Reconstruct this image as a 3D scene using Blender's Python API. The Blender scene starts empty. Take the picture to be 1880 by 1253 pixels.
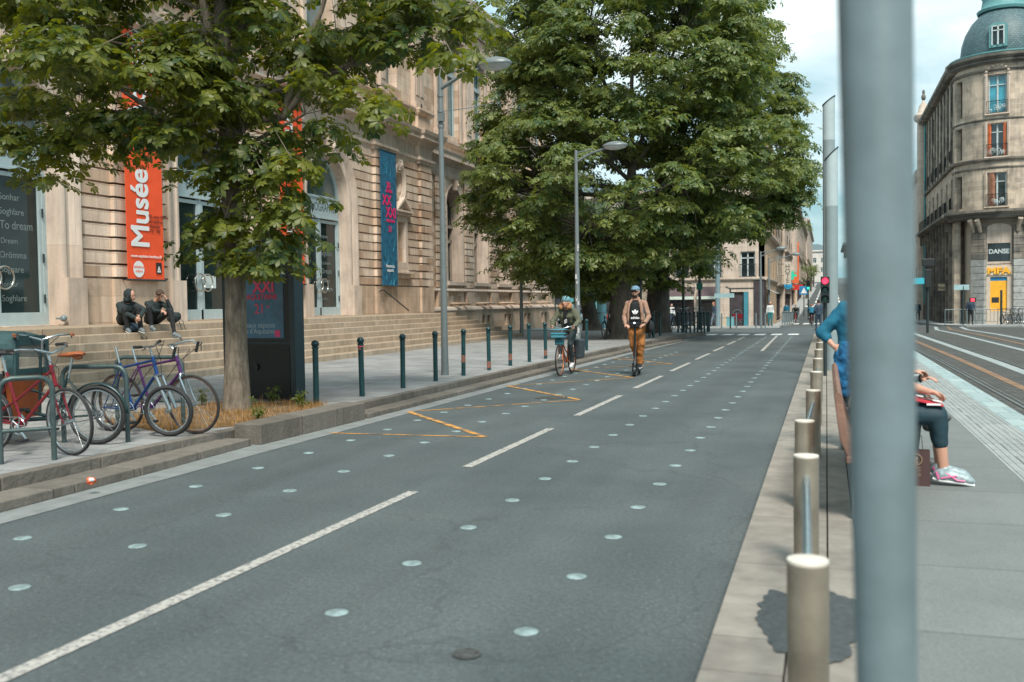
import bpy, bmesh, math, random
from math import radians as R, sin, cos, pi, sqrt
from mathutils import Vector as V, Matrix, noise
from mathutils.geometry import tessellate_polygon
random.seed(7)
S = bpy.context.scene
C = S.collection
D = bpy.data
EYE = 1.57
FPX = 1800.0

# ---------- tags ----------
def tag(o, label=None, cat=None, group=None, kind=None):
    if label: o['label'] = label
    if cat: o['category'] = cat
    if group: o['group'] = group
    if kind: o['kind'] = kind
    return o
def empty(name, label, cat, loc=(0, 0, 0), rz=0, group=None):
    o = D.objects.new(name, None); C.objects.link(o)
    o.location = loc; o.rotation_euler = (0, 0, rz); o.empty_display_size = .2
    return tag(o, label, cat, group)
def origin(o):
    v = V((0, 0, 0))
    while o is not None:
        v += o.location; o = o.parent
    return v
def copy_tree(o, parent=None):
    c = o.copy(); C.objects.link(c); c.parent = parent
    for ch in list(o.children): copy_tree(ch, c)
    return c
def dup(root, loc, rz=None, label=None, group=None, cat=None):
    c = copy_tree(root); c.location = loc
    if rz is not None: c.rotation_euler[2] = rz
    return tag(c, label, cat, group)

# ---------- mesh builder ----------
class M:
    def __init__(s): s.v = []; s.f = []
    def add(s, vs, fs):
        n = len(s.v); s.v += [tuple(p) for p in vs]; s.f += [tuple(i + n for i in f) for f in fs]; return s
    def bb(s, x0, x1, y0, y1, z0, z1):
        return s.add([(x0,y0,z0),(x1,y0,z0),(x1,y1,z0),(x0,y1,z0),(x0,y0,z1),(x1,y0,z1),(x1,y1,z1),(x0,y1,z1)],
                     [(0,3,2,1),(4,5,6,7),(0,1,5,4),(1,2,6,5),(2,3,7,6),(3,0,4,7)])
    def box(s, c, size, m=None):
        a, b, d = [t/2 for t in size]; c = V(c)
        vs = [V(p) for p in [(-a,-b,-d),(a,-b,-d),(a,b,-d),(-a,b,-d),(-a,-b,d),(a,-b,d),(a,b,d),(-a,b,d)]]
        if m is not None: vs = [m @ p for p in vs]
        return s.add([c + p for p in vs], [(0,3,2,1),(4,5,6,7),(0,1,5,4),(1,2,6,5),(2,3,7,6),(3,0,4,7)])
    def frame(s, d):
        d = d.normalized(); up = V((0,0,1)) if abs(d.z) < .95 else V((1,0,0))
        a = d.cross(up).normalized(); return a, d.cross(a).normalized()
    def tube(s, pts, r, n=8, cap=True, flat=None, side=None):
        # tapered tube through points; r number or list; flat = second radius list/number
        pts = [V(p) for p in pts]; k = len(pts)
        rs = r if isinstance(r, (list, tuple)) else [r]*k
        fl = rs if flat is None else (flat if isinstance(flat, (list, tuple)) else [flat]*k)
        vs = []; fs = []; pa = None
        for i, p in enumerate(pts):
            d = (pts[min(i+1, k-1)] - pts[max(i-1, 0)])
            if d.length < 1e-9: d = V((0,0,1))
            d.normalize()
            if side is not None: a = (V(side) - d*V(side).dot(d)).normalized()
            elif pa is None: a, _ = s.frame(d)
            else:
                a = pa - d*pa.dot(d)
                a = a.normalized() if a.length > 1e-6 else s.frame(d)[0]
            pa = a; b = d.cross(a)
            for j in range(n):
                t = 2*pi*j/n
                vs.append(p + a*(cos(t)*rs[i]) + b*(sin(t)*fl[i]))
        for i in range(k-1):
            for j in range(n):
                j2 = (j+1) % n
                fs.append((i*n+j, i*n+j2, (i+1)*n+j2, (i+1)*n+j))
        if cap: fs.append(tuple(range(n))[::-1]); fs.append(tuple((k-1)*n+j for j in range(n)))
        return s.add(vs, fs)
    def ring(s, c, nrm, R0, r, n=40, m=6, r2=None):
        # torus about c with axis nrm
        c = V(c); nrm = V(nrm).normalized(); a, b = s.frame(nrm); r2 = r2 or r
        vs = []; fs = []
        for i in range(n):
            t = 2*pi*i/n; e = a*cos(t) + b*sin(t)
            for j in range(m):
                u = 2*pi*j/m; vs.append(c + e*(R0 + r*cos(u)) + nrm*(r2*sin(u)))
        for i in range(n):
            for j in range(m):
                fs.append((i*m+j, ((i+1)%n)*m+j, ((i+1)%n)*m+(j+1)%m, i*m+(j+1)%m))
        return s.add(vs, fs)
    def lathe(s, prof, c=(0,0,0), n=16, a0=0, a1=2*pi):
        c = V(c); full = abs(a1-a0-2*pi) < 1e-6; N = n if full else n+1
        vs = []; fs = []
        for i in range(N):
            t = a0 + (a1-a0)*i/n
            for r, z in prof: vs.append(c + V((r*cos(t), r*sin(t), z)))
        k = len(prof)
        for i in range(n):
            i2 = (i+1) % N
            for j in range(k-1): fs.append((i*k+j, i2*k+j, i2*k+j+1, i*k+j+1))
        if full:
            if prof[0][0] > 1e-6: fs.append(tuple(i*k for i in range(N))[::-1])
            if prof[-1][0] > 1e-6: fs.append(tuple(i*k+k-1 for i in range(N)))
        return s.add(vs, fs)
    def ell(s, c, rad, m=None, n=12, k=8):
        c = V(c); vs = []; fs = []
        if not isinstance(rad, (tuple, list)): rad = (rad,)*3
        for i in range(1, k):
            p = pi*i/k
            for j in range(n):
                t = 2*pi*j/n; q = V((rad[0]*sin(p)*cos(t), rad[1]*sin(p)*sin(t), rad[2]*cos(p)))
                vs.append(c + (m @ q if m is not None else q))
        tq = V((0,0,rad[2])); bq = V((0,0,-rad[2]))
        vs.append(c + (m @ tq if m is not None else tq)); vs.append(c + (m @ bq if m is not None else bq))
        T = len(vs)-2
        for i in range(k-2):
            for j in range(n):
                j2 = (j+1)%n; fs.append((i*n+j, (i+1)*n+j, (i+1)*n+j2, i*n+j2))
        for j in range(n):
            j2 = (j+1)%n; fs.append((T, j, j2)); fs.append((T+1, (k-2)*n+j2, (k-2)*n+j))
        return s.add(vs, fs)
    def cap(s, a, b, ra, rb, n=12):
        # capsule limb segment
        a = V(a); b = V(b); d = b-a
        if d.length < 1e-6: return s.ell(a, ra, n=n)
        d.normalize(); pts = []; rs = []
        for t in (1, .8, .45): pts.append(a - d*ra*t); rs.append(ra*sqrt(max(0, 1-t*t))+1e-4)
        pts += [a, b]; rs += [ra, rb]
        for t in (.45, .8, 1): pts.append(b + d*rb*t); rs.append(rb*sqrt(max(0, 1-t*t))+1e-4)
        return s.tube(pts, rs, n)
    def panel(s, outer, holes, O, U, W, t):
        # flat slab with holes; (u,v) polygons, front face on the plane, thickness t behind
        O = V(O); U = V(U); W = V(W); N = U.cross(W)
        polys = [outer] + holes
        flat = [p for q in polys for p in q]
        tris = tessellate_polygon([[V((p[0], p[1], 0)) for p in q] for q in polys])
        n = len(flat)
        vs = [O + U*p[0] + W*p[1] for p in flat] + [O + U*p[0] + W*p[1] - N*t for p in flat]
        fs = []
        for a, b, c in tris:
            A, B, Cc = flat[a], flat[b], flat[c]
            if (B[0]-A[0])*(Cc[1]-A[1]) - (B[1]-A[1])*(Cc[0]-A[0]) < 0: b, c = c, b
            fs.append((a, b, c)); fs.append((a+n, c+n, b+n))
        k = 0
        for q in polys:
            L = len(q)
            for i in range(L): fs.append((k+i, k+n+i, k+n+(i+1)%L, k+(i+1)%L))
            k += L
        return s.add(vs, fs)
    def sweep(s, path, prof, closed=False):
        # prof list of (out, up) swept along horizontal path of (x,y,z)
        path = [V(p) for p in path]; n = len(path); k = len(prof); vs = []; fs = []
        for i, p in enumerate(path):
            a = path[i-1] if (i > 0 or closed) else None; b = path[(i+1)%n] if (i < n-1 or closed) else None
            d1 = (p-a).normalized() if a is not None else (b-p).normalized()
            d2 = (b-p).normalized() if b is not None else d1
            n1 = V((d1.y, -d1.x, 0)); n2 = V((d2.y, -d2.x, 0)); m = (n1+n2)
            m = m.normalized(); m = m / max(.3, m.dot(n1))
            for o, u in prof: vs.append(p + m*o + V((0,0,u)))
        for i in range(n if closed else n-1):
            i2 = (i+1)%n
            for j in range(k): fs.append((i*k+j, i2*k+j, i2*k+(j+1)%k, i*k+(j+1)%k))
        if not closed: fs.append(tuple(range(k))[::-1]); fs.append(tuple((n-1)*k+j for j in range(k)))
        return s.add(vs, fs)
    def xf(s, m):
        s.v = [tuple(m @ V(p)) for p in s.v]; return s
    def mesh(s, name, recalc=True):
        me = D.meshes.new(name); me.from_pydata(s.v, [], s.f)
        if recalc:
            bm = bmesh.new(); bm.from_mesh(me); bmesh.ops.recalc_face_normals(bm, faces=bm.faces); bm.to_mesh(me); bm.free()
        return me
    def build(s, name, mat, parent=None, smooth=False, bevel=0, local=False):
        if parent is not None and not local:
            o = origin(parent); s.v = [(p[0]-o.x, p[1]-o.y, p[2]-o.z) for p in s.v]
        me = s.mesh(name)
        if mat: me.materials.append(mat)
        if smooth:
            me.polygons.foreach_set('use_smooth', [True]*len(me.polygons))
            try: me.set_sharp_from_angle(angle=R(45))
            except Exception: pass
        ob = D.objects.new(name, me); C.objects.link(ob); ob.parent = parent
        if bevel:
            b = ob.modifiers.new('b', 'BEVEL'); b.width = bevel; b.segments = 2; b.limit_method = 'ANGLE'; b.angle_limit = R(40)
        return ob
    def top(s, name, mat, label, cat, group=None, smooth=False, bevel=0, loc=None):
        # a thing that is one mesh, its origin at its base
        if loc is None:
            xs = [p[0] for p in s.v]; ys = [p[1] for p in s.v]
            loc = ((min(xs)+max(xs))/2, (min(ys)+max(ys))/2, min(p[2] for p in s.v))
        s.v = [(p[0]-loc[0], p[1]-loc[1], p[2]-loc[2]) for p in s.v]
        o = s.build(name, mat, None, smooth, bevel); o.location = loc
        return tag(o, label, cat, group)
def struct(m, name, mat, smooth=False, bevel=0):
    o = m.build(name, mat, None, smooth, bevel); o['kind'] = 'structure'; return o

# ---------- materials ----------
MATS = {}
def newmat(name):
    m = D.materials.new(name); m.use_nodes = True
    nt = m.node_tree; b = nt.nodes['Principled BSDF']; return m, nt, b
def node(nt, t, **k):
    n = nt.nodes.new(t)
    for a, v in k.items():
        if a in n.inputs.keys() if hasattr(n.inputs, 'keys') else False: n.inputs[a].default_value = v
        else: setattr(n, a, v)
    return n
def ramp(nt, a, b, ca, cb):
    r = nt.nodes.new('ShaderNodeValToRGB'); r.color_ramp.elements[0].position = a; r.color_ramp.elements[1].position = b
    r.color_ramp.elements[0].color = (*ca, 1); r.color_ramp.elements[1].color = (*cb, 1); return r
def pm(name, col, rough=.6, metal=0, var=.12, scale=6, bump=0, bscale=60, spec=None, alpha=None, trans=0, coat=0):
    """plain procedural paint/metal/cloth with soft uneven tone"""
    if name in MATS: return MATS[name]
    m, nt, b = newmat(name); L = nt.links.new
    tc = nt.nodes.new('ShaderNodeTexCoord')
    nz = nt.nodes.new('ShaderNodeTexNoise'); nz.inputs['Scale'].default_value = scale; nz.inputs['Detail'].default_value = 5
    L(tc.outputs['Object'], nz.inputs['Vector'])
    lo = tuple(c*(1-var) for c in col); hi = tuple(min(1, c*(1+var)) for c in col)
    r = ramp(nt, .3, .7, lo, hi); L(nz.outputs['Fac'], r.inputs['Fac']); L(r.outputs['Color'], b.inputs['Base Color'])
    b.inputs['Roughness'].default_value = rough; b.inputs['Metallic'].default_value = metal
    if spec is not None: b.inputs['Specular IOR Level'].default_value = spec
    if coat: b.inputs['Coat Weight'].default_value = coat
    if trans: b.inputs['Transmission Weight'].default_value = trans
    if alpha is not None: b.inputs['Alpha'].default_value = alpha
    if bump:
        n2 = nt.nodes.new('ShaderNodeTexNoise'); n2.inputs['Scale'].default_value = bscale; n2.inputs['Detail'].default_value = 4
        L(tc.outputs['Object'], n2.inputs['Vector'])
        bp = nt.nodes.new('ShaderNodeBump'); bp.inputs['Strength'].default_value = bump; bp.inputs['Distance'].default_value = .02
        L(n2.outputs['Fac'], bp.inputs['Height']); L(bp.outputs['Normal'], b.inputs['Normal'])
    MATS[name] = m; return m
def em(name, col, st=1.0):
    if name in MATS: return MATS[name]
    m, nt, b = newmat(name); b.inputs['Base Color'].default_value = (*col, 1)
    b.inputs['Emission Color'].default_value = (*col, 1); b.inputs['Emission Strength'].default_value = st
    MATS[name] = m; return m
def stone(name, c1, c2, dark, ax='y', bw=.9, bh=.32, mortar=.004, stain=.5, bump=.3, mcol=None, soot=0):
    """ashlar stone: block tones + blotches + rain stains, laid in world metres"""
    if name in MATS: return MATS[name]
    m, nt, b = newmat(name); L = nt.links.new
    g = nt.nodes.new('ShaderNodeNewGeometry'); sp = nt.nodes.new('ShaderNodeSeparateXYZ'); L(g.outputs['Position'], sp.inputs[0])
    cb = nt.nodes.new('ShaderNodeCombineXYZ')
    if ax == 'xy':
        ad = nt.nodes.new('ShaderNodeMath'); ad.operation = 'ADD'; L(sp.outputs['X'], ad.inputs[0]); L(sp.outputs['Y'], ad.inputs[1]); L(ad.outputs[0], cb.inputs['X'])
    else: L(sp.outputs[ax.upper()], cb.inputs['X'])
    if ax == 'flat': pass
    L(sp.outputs['Z'], cb.inputs['Y'])
    bt = nt.nodes.new('ShaderNodeTexBrick'); L(cb.outputs[0], bt.inputs['Vector'])
    bt.inputs['Scale'].default_value = 1; bt.inputs['Brick Width'].default_value = bw; bt.inputs['Row Height'].default_value = bh
    bt.inputs['Mortar Size'].default_value = mortar; bt.inputs['Mortar Smooth'].default_value = .2; bt.inputs['Bias'].default_value = 0
    bt.inputs['Color1'].default_value = (*c1, 1); bt.inputs['Color2'].default_value = (*c2, 1)
    bt.inputs['Mortar'].default_value = (*(mcol or tuple(c*.55 for c in c1)), 1)
    nz = nt.nodes.new('ShaderNodeTexNoise'); nz.inputs['Scale'].default_value = .9; nz.inputs['Detail'].default_value = 8; nz.inputs['Roughness'].default_value = .62
    L(g.outputs['Position'], nz.inputs['Vector'])
    r = ramp(nt, .48, .74, (0,0,0), (stain,)*3); L(nz.outputs['Fac'], r.inputs['Fac'])
    mx = nt.nodes.new('ShaderNodeMix'); mx.data_type = 'RGBA'; L(r.outputs['Color'], mx.inputs['Factor'])
    L(bt.outputs['Color'], mx.inputs['A']); mx.inputs['B'].default_value = (*dark, 1)
    # fine streaks
    mp = nt.nodes.new('ShaderNodeMapping'); mp.inputs['Scale'].default_value = (5, 5, .6); L(g.outputs['Position'], mp.inputs['Vector'])
    n3 = nt.nodes.new('ShaderNodeTexNoise'); n3.inputs['Scale'].default_value = 1.2; n3.inputs['Detail'].default_value = 6; L(mp.outputs[0], n3.inputs['Vector'])
    r3 = ramp(nt, .35, .75, (1.12,)*3, (.72,)*3); L(n3.outputs['Fac'], r3.inputs['Fac'])
    m2 = nt.nodes.new('ShaderNodeMix'); m2.data_type = 'RGBA'; m2.blend_type = 'MULTIPLY'; m2.inputs['Factor'].default_value = .8
    L(mx.outputs['Result'], m2.inputs['A']); L(r3.outputs['Color'], m2.inputs['B'])
    L(m2.outputs['Result'], b.inputs['Base Color']); b.inputs['Roughness'].default_value = .9; b.inputs['Specular IOR Level'].default_value = .2
    n4 = nt.nodes.new('ShaderNodeTexNoise'); n4.inputs['Scale'].default_value = 22; n4.inputs['Detail'].default_value = 5; L(g.outputs['Position'], n4.inputs['Vector'])
    bp = nt.nodes.new('ShaderNodeBump'); bp.inputs['Strength'].default_value = bump; bp.inputs['Distance'].default_value = .02
    L(n4.outputs['Fac'], bp.inputs['Height']); L(bp.outputs['Normal'], b.inputs['Normal'])
    MATS[name] = m; return m
def paving(name, c1, c2, dark, bw, bh, mortar=.006, rot=0, rough=.75, stain=.45, gr=70, mcol=None, off=.5):
    """slabs or setts on a horizontal surface"""
    if name in MATS: return MATS[name]
    m, nt, b = newmat(name); L = nt.links.new
    g = nt.nodes.new('ShaderNodeNewGeometry')
    mp = nt.nodes.new('ShaderNodeMapping'); mp.inputs['Rotation'].default_value = (0, 0, rot); L(g.outputs['Position'], mp.inputs['Vector'])
    bt = nt.nodes.new('ShaderNodeTexBrick'); L(mp.outputs[0], bt.inputs['Vector']); bt.offset = off
    bt.inputs['Scale'].default_value = 1; bt.inputs['Brick Width'].default_value = bw; bt.inputs['Row Height'].default_value = bh
    bt.inputs['Mortar Size'].default_value = mortar; bt.inputs['Mortar Smooth'].default_value = .3; bt.inputs['Bias'].default_value = 0
    bt.inputs['Color1'].default_value = (*c1, 1); bt.inputs['Color2'].default_value = (*c2, 1)
    bt.inputs['Mortar'].default_value = (*(mcol or tuple(c*.45 for c in c1)), 1)
    nz = nt.nodes.new('ShaderNodeTexNoise'); nz.inputs['Scale'].default_value = 1.1; nz.inputs['Detail'].default_value = 9; nz.inputs['Roughness'].default_value = .65
    L(g.outputs['Position'], nz.inputs['Vector'])
    r = ramp(nt, .42, .72, (0,0,0), (stain,)*3); L(nz.outputs['Fac'], r.inputs['Fac'])
    mx = nt.nodes.new('ShaderNodeMix'); mx.data_type = 'RGBA'; L(r.outputs['Color'], mx.inputs['Factor'])
    L(bt.outputs['Color'], mx.inputs['A']); mx.inputs['B'].default_value = (*dark, 1)
    n3 = nt.nodes.new('ShaderNodeTexNoise'); n3.inputs['Scale'].default_value = gr; n3.inputs['Detail'].default_value = 3; L(g.outputs['Position'], n3.inputs['Vector'])
    r3 = ramp(nt, .3, .7, (.84,)*3, (1.16,)*3); L(n3.outputs['Fac'], r3.inputs['Fac'])
    m2 = nt.nodes.new('ShaderNodeMix'); m2.data_type = 'RGBA'; m2.blend_type = 'MULTIPLY'; m2.inputs['Factor'].default_value = 1
    L(mx.outputs['Result'], m2.inputs['A']); L(r3.outputs['Color'], m2.inputs['B']); L(m2.outputs['Result'], b.inputs['Base Color'])
    b.inputs['Roughness'].default_value = rough; b.inputs['Specular IOR Level'].default_value = .3
    bp = nt.nodes.new('ShaderNodeBump'); bp.inputs['Strength'].default_value = .35; bp.inputs['Distance'].default_value = .01
    ad = nt.nodes.new('ShaderNodeMath'); ad.operation = 'SUBTRACT'; L(n3.outputs['Fac'], ad.inputs[0]); L(bt.outputs['Fac'], ad.inputs[1])
    L(ad.outputs[0], bp.inputs['Height']); L(bp.outputs['Normal'], b.inputs['Normal'])
    MATS[name] = m; return m
def paint_mat(name, col, under, wear=.5, scale=9):
    """worn road paint: paint colour broken by the asphalt tone"""
    if name in MATS: return MATS[name]
    m, nt, b = newmat(name); L = nt.links.new
    g = nt.nodes.new('ShaderNodeNewGeometry')
    n1 = nt.nodes.new('ShaderNodeTexNoise'); n1.inputs['Scale'].default_value = scale; n1.inputs['Detail'].default_value = 10; n1.inputs['Roughness'].default_value = .75
    L(g.outputs['Position'], n1.inputs['Vector'])
    r = ramp(nt, wear-.06, wear+.06, (0,0,0), (1,1,1)); L(n1.outputs['Fac'], r.inputs['Fac'])
    mx = nt.nodes.new('ShaderNodeMix'); mx.data_type = 'RGBA'; L(r.outputs['Color'], mx.inputs['Factor'])
    mx.inputs['A'].default_value = (*under, 1); mx.inputs['B'].default_value = (*col, 1)
    L(mx.outputs['Result'], b.inputs['Base Color']); b.inputs['Roughness'].default_value = .7
    MATS[name] = m; return m
def glass_mat(name, col=(.02,.03,.035), rough=.06):
    """window glass seen from outside: dark room behind, sharp reflections"""
    if name in MATS: return MATS[name]
    m, nt, b = newmat(name); L = nt.links.new
    b.inputs['Roughness'].default_value = rough; b.inputs['IOR'].default_value = 1.6
    b.inputs['Specular IOR Level'].default_value = .9
    g = nt.nodes.new('ShaderNodeNewGeometry'); n1 = nt.nodes.new('ShaderNodeTexNoise'); n1.inputs['Scale'].default_value = .7
    L(g.outputs['Position'], n1.inputs['Vector'])
    r = ramp(nt, .35, .65, tuple(c*.6 for c in col), tuple(c*1.6 for c in col)); L(n1.outputs['Fac'], r.inputs['Fac']); L(r.outputs['Color'], b.inputs['Base Color'])
    MATS[name] = m; return m
def text(body, mat, size, O, U, W, parent=None, name='lettering', ext=.004, align='CENTER', bold=0, sx=1, tags=None, spacing=1):
    cu = D.curves.new('txt', 'FONT'); cu.body = body; cu.size = 1; cu.align_x = align; cu.extrude = .002; cu.space_character = spacing
    cu.space_line = .95
    o = D.objects.new('txt', cu); C.objects.link(o)
    dg = bpy.context.evaluated_depsgraph_get(); dg.update()
    me = D.meshes.new_from_object(o.evaluated_get(dg)); D.objects.remove(o)
    O = V(O); U = V(U).normalized(); W = V(W).normalized(); N = U.cross(W)
    org = origin(parent) if parent is not None else V((0,0,0))
    src = [v.co.copy() for v in me.vertices]; fsrc = [tuple(p.vertices) for p in me.polygons]; vs = []; fs = []
    sh = [(0,0)] if not bold else [(0,0),(-1,-1),(1,-1),(1,1),(-1,1),(0,1.2),(0,-1.2),(1.2,0),(-1.2,0)]
    for i, (a, b) in enumerate(sh):      # bold strokes: the letter repeated a hair apart
        k = len(vs); vs += [O + U*((c.x+a*bold)*size*sx) + W*((c.y+b*bold)*size) + N*((ext if c.z > 0 else 0)+i*.0004) - org for c in src]; fs += [tuple(j+k for j in f) for f in fsrc]
    D.meshes.remove(me); me = D.meshes.new(name); me.from_pydata(vs, [], fs)
    me.materials.append(mat)
    ob = D.objects.new(name, me); C.objects.link(ob); ob.parent = parent
    if tags: tag(ob, *tags)
    return ob

# ---------- camera (calibrated: street runs along +Y, horizon and vanishing point measured) ----------
def camdirs(yaw, pitch, roll):
    f = V((-sin(yaw)*cos(pitch), cos(yaw)*cos(pitch), -sin(pitch)))
    r = V((cos(yaw), sin(yaw), 0)); u = r.cross(f); c, s = cos(roll), sin(roll)
    return r*c - u*s, r*s + u*c, f
CR, CU, CF = camdirs(R(17.790793), R(2.240910), R(.8))
cam = D.cameras.new('camera'); co = D.objects.new('camera', cam); C.objects.link(co); S.camera = co
mw = Matrix((CR, CU, -CF)).transposed().to_4x4(); mw.translation = V((0, 0, EYE)); co.matrix_world = mw
cam.sensor_width = 36; cam.lens = FPX/1880*36; cam.clip_start = .05; cam.clip_end = 3000
cam.dof.use_dof = True; cam.dof.focus_distance = 18.5; cam.dof.aperture_fstop = 2.3
def ray(x, y): return CF + CR*((x-940)/FPX) - CU*((y-626.5)/FPX)
def G(x, y, z=0.):
    d = ray(x, y); t = (z-EYE)/d.z; return V((d.x*t, d.y*t, z))
def PX(x, y, X):
    d = ray(x, y); t = X/d.x; return V((X, d.y*t, EYE+d.z*t))
def PY(x, y, Y):
    d = ray(x, y); t = Y/d.y; return V((d.x*t, Y, EYE+d.z*t))
def gz(Y):
    if Y < 44: return 0.
    if Y < 84: return -.6*(Y-44)/40
    if Y < 98: return -.6
    return -.6 + .032*(Y-98)
def GX(x, Y, dz=0.):
    p = PY(x, 600, Y); return V((p.x, Y, gz(Y)+dz))
def GS(x, y):
    z = 0.
    for i in range(30): p = G(x, y, z) if y > 552 else PY(x, y, 120); z = z*.5 + gz(min(p.y, 400))*.5
    p = G(x, y, z); return V((p.x, p.y, z))
# ---------- world and light ----------
w = D.worlds.new('World'); S.world = w; w.use_nodes = True
nt = w.node_tree; L = nt.links.new; bg = nt.nodes['Background']
sky = nt.nodes.new('ShaderNodeTexSky'); sky.sky_type = 'NISHITA'; sky.sun_disc = False
SUN_EL, SUN_AZ = R(52), R(155)      # azimuth measured clockwise from +Y
sky.sun_elevation = SUN_EL; sky.sun_rotation = SUN_AZ; sky.air_density = 1.2; sky.dust_density = 2.5; sky.ozone_density = 2
tc = nt.nodes.new('ShaderNodeTexCoord')
mp = nt.nodes.new('ShaderNodeMapping'); mp.inputs['Scale'].default_value = (1, 1, 2.6); L(tc.outputs['Generated'], mp.inputs['Vector'])
n1 = nt.nodes.new('ShaderNodeTexNoise'); n1.inputs['Scale'].default_value = 2.3; n1.inputs['Detail'].default_value = 9; n1.inputs['Roughness'].default_value = .55
n1.inputs['Distortion'].default_value = .35
L(mp.outputs[0], n1.inputs['Vector'])
cr = ramp(nt, .37, .56, (0, 0, 0), (1, 1, 1)); L(n1.outputs['Fac'], cr.inputs['Fac'])
n2 = nt.nodes.new('ShaderNodeTexNoise'); n2.inputs['Scale'].default_value = 4.5; n2.inputs['Detail'].default_value = 8; L(mp.outputs[0], n2.inputs['Vector'])
cc = ramp(nt, .35, .68, (7.2, 9.6, 10.2), (11.0, 12.3, 12.4)); L(n2.outputs['Fac'], cc.inputs['Fac'])
tint = nt.nodes.new('ShaderNodeMix'); tint.data_type = 'RGBA'; tint.inputs['Factor'].default_value = .5
L(sky.outputs['Color'], tint.inputs['A']); tint.inputs['B'].default_value = (3.2, 7.6, 8.8, 1)
mx = nt.nodes.new('ShaderNodeMix'); mx.data_type = 'RGBA'
L(cr.outputs['Color'], mx.inputs['Factor']); L(tint.outputs['Result'], mx.inputs['A']); L(cc.outputs['Color'], mx.inputs['B'])
L(mx.outputs['Result'], bg.inputs['Color']); bg.inputs['Strength'].default_value = .074
sl = D.lights.new('sun', 'SUN'); so = D.objects.new('sun', sl); C.objects.link(so)
sl.energy = 3.4; sl.angle = R(16); sl.color = (1, .93, .83)
sd = V((sin(SUN_AZ)*cos(SUN_EL), cos(SUN_AZ)*cos(SUN_EL), sin(SUN_EL)))
so.rotation_euler = sd.to_track_quat('Z', 'Y').to_euler()
S.view_settings.view_transform = 'Standard'; S.view_settings.look = 'None'; S.view_settings.gamma = 1; S.view_settings.exposure = .5

# ---------- shared materials ----------
ASPH = (.074, .090, .093)
def asphalt(name, base, stain=.25):
    m, nt, b = newmat(name); L = nt.links.new
    g = nt.nodes.new('ShaderNodeNewGeometry')
    a = nt.nodes.new('ShaderNodeTexNoise'); a.inputs['Scale'].default_value = 34; a.inputs['Detail'].default_value = 5; a.inputs['Roughness'].default_value = .9; L(g.outputs['Position'], a.inputs['Vector'])
    vo = nt.nodes.new('ShaderNodeTexVoronoi'); vo.inputs['Scale'].default_value = 26; L(g.outputs['Position'], vo.inputs['Vector'])
    rv = ramp(nt, .06, .13, (1, 1, 1), (0, 0, 0)); L(vo.outputs['Distance'], rv.inputs['Fac'])
    c = nt.nodes.new('ShaderNodeTexNoise'); c.inputs['Scale'].default_value = .55; c.inputs['Detail'].default_value = 7; c.inputs['Roughness'].default_value = .6
    L(g.outputs['Position'], c.inputs['Vector'])
    ra = ramp(nt, .25, .75, tuple(x*.42 for x in base), tuple(x*1.65 for x in base)); L(a.outputs['Fac'], ra.inputs['Fac'])
    rc = ramp(nt, .3, .7, (.78, .80, .82), (1.2, 1.18, 1.15)); L(c.outputs['Fac'], rc.inputs['Fac'])
    m1 = nt.nodes.new('ShaderNodeMix'); m1.data_type = 'RGBA'; m1.blend_type = 'MULTIPLY'; m1.inputs['Factor'].default_value = 1
    L(ra.outputs['Color'], m1.inputs['A']); L(rc.outputs['Color'], m1.inputs['B'])
    m2 = nt.nodes.new('ShaderNodeMix'); m2.data_type = 'RGBA'; L(rv.outputs['Color'], m2.inputs['Factor'])
    L(m1.outputs['Result'], m2.inputs['A']); m2.inputs['B'].default_value = (.2, .21, .2, 1)
    vc = nt.nodes.new('ShaderNodeTexVoronoi'); vc.feature = 'DISTANCE_TO_EDGE'; vc.inputs['Scale'].default_value = .35
    wn = nt.nodes.new('ShaderNodeTexNoise'); wn.inputs['Scale'].default_value = 2.2; wn.inputs['Detail'].default_value = 6; L(g.outputs['Position'], wn.inputs['Vector'])
    wv = nt.nodes.new('ShaderNodeVectorMath'); wv.operation = 'MULTIPLY_ADD'; L(wn.outputs['Color'], wv.inputs[0]); wv.inputs[1].default_value = (.9,.9,0); L(g.outputs['Position'], wv.inputs[2]); L(wv.outputs[0], vc.inputs['Vector'])
    rk = ramp(nt, .001, .006, (.62,.62,.62), (1,1,1)); L(vc.outputs['Distance'], rk.inputs['Fac'])
    mk = nt.nodes.new('ShaderNodeMix'); mk.data_type = 'RGBA'; mk.blend_type = 'MULTIPLY'; L(c.outputs['Fac'], mk.inputs['Factor']); L(m2.outputs['Result'], mk.inputs['A']); L(rk.outputs['Color'], mk.inputs['B']); m2 = mk
    # tyre tracks along the street (wear, a real stain)
    mp = nt.nodes.new('ShaderNodeMapping'); mp.inputs['Scale'].default_value = (1.1, .03, 1); L(g.outputs['Position'], mp.inputs['Vector'])
    d = nt.nodes.new('ShaderNodeTexNoise'); d.inputs['Scale'].default_value = 1.3; d.inputs['Detail'].default_value = 4; L(mp.outputs[0], d.inputs['Vector'])
    rd = ramp(nt, .35, .65, (.88, .88, .88), (1.12, 1.12, 1.12)); L(d.outputs['Fac'], rd.inputs['Fac'])
    m3 = nt.nodes.new('ShaderNodeMix'); m3.data_type = 'RGBA'; m3.blend_type = 'MULTIPLY'; m3.inputs['Factor'].default_value = 1
    L(m2.outputs['Result'], m3.inputs['A']); L(rd.outputs['Color'], m3.inputs['B']); L(m3.outputs['Result'], b.inputs['Base Color'])
    b.inputs['Roughness'].default_value = .72; b.inputs['Specular IOR Level'].default_value = .35
    bp = nt.nodes.new('ShaderNodeBump'); bp.inputs['Strength'].default_value = .5; bp.inputs['Distance'].default_value = .006
    L(a.outputs['Fac'], bp.inputs['Height']); L(bp.outputs['Normal'], b.inputs['Normal'])
    return m
m_asph = asphalt('asphalt', ASPH)
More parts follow.
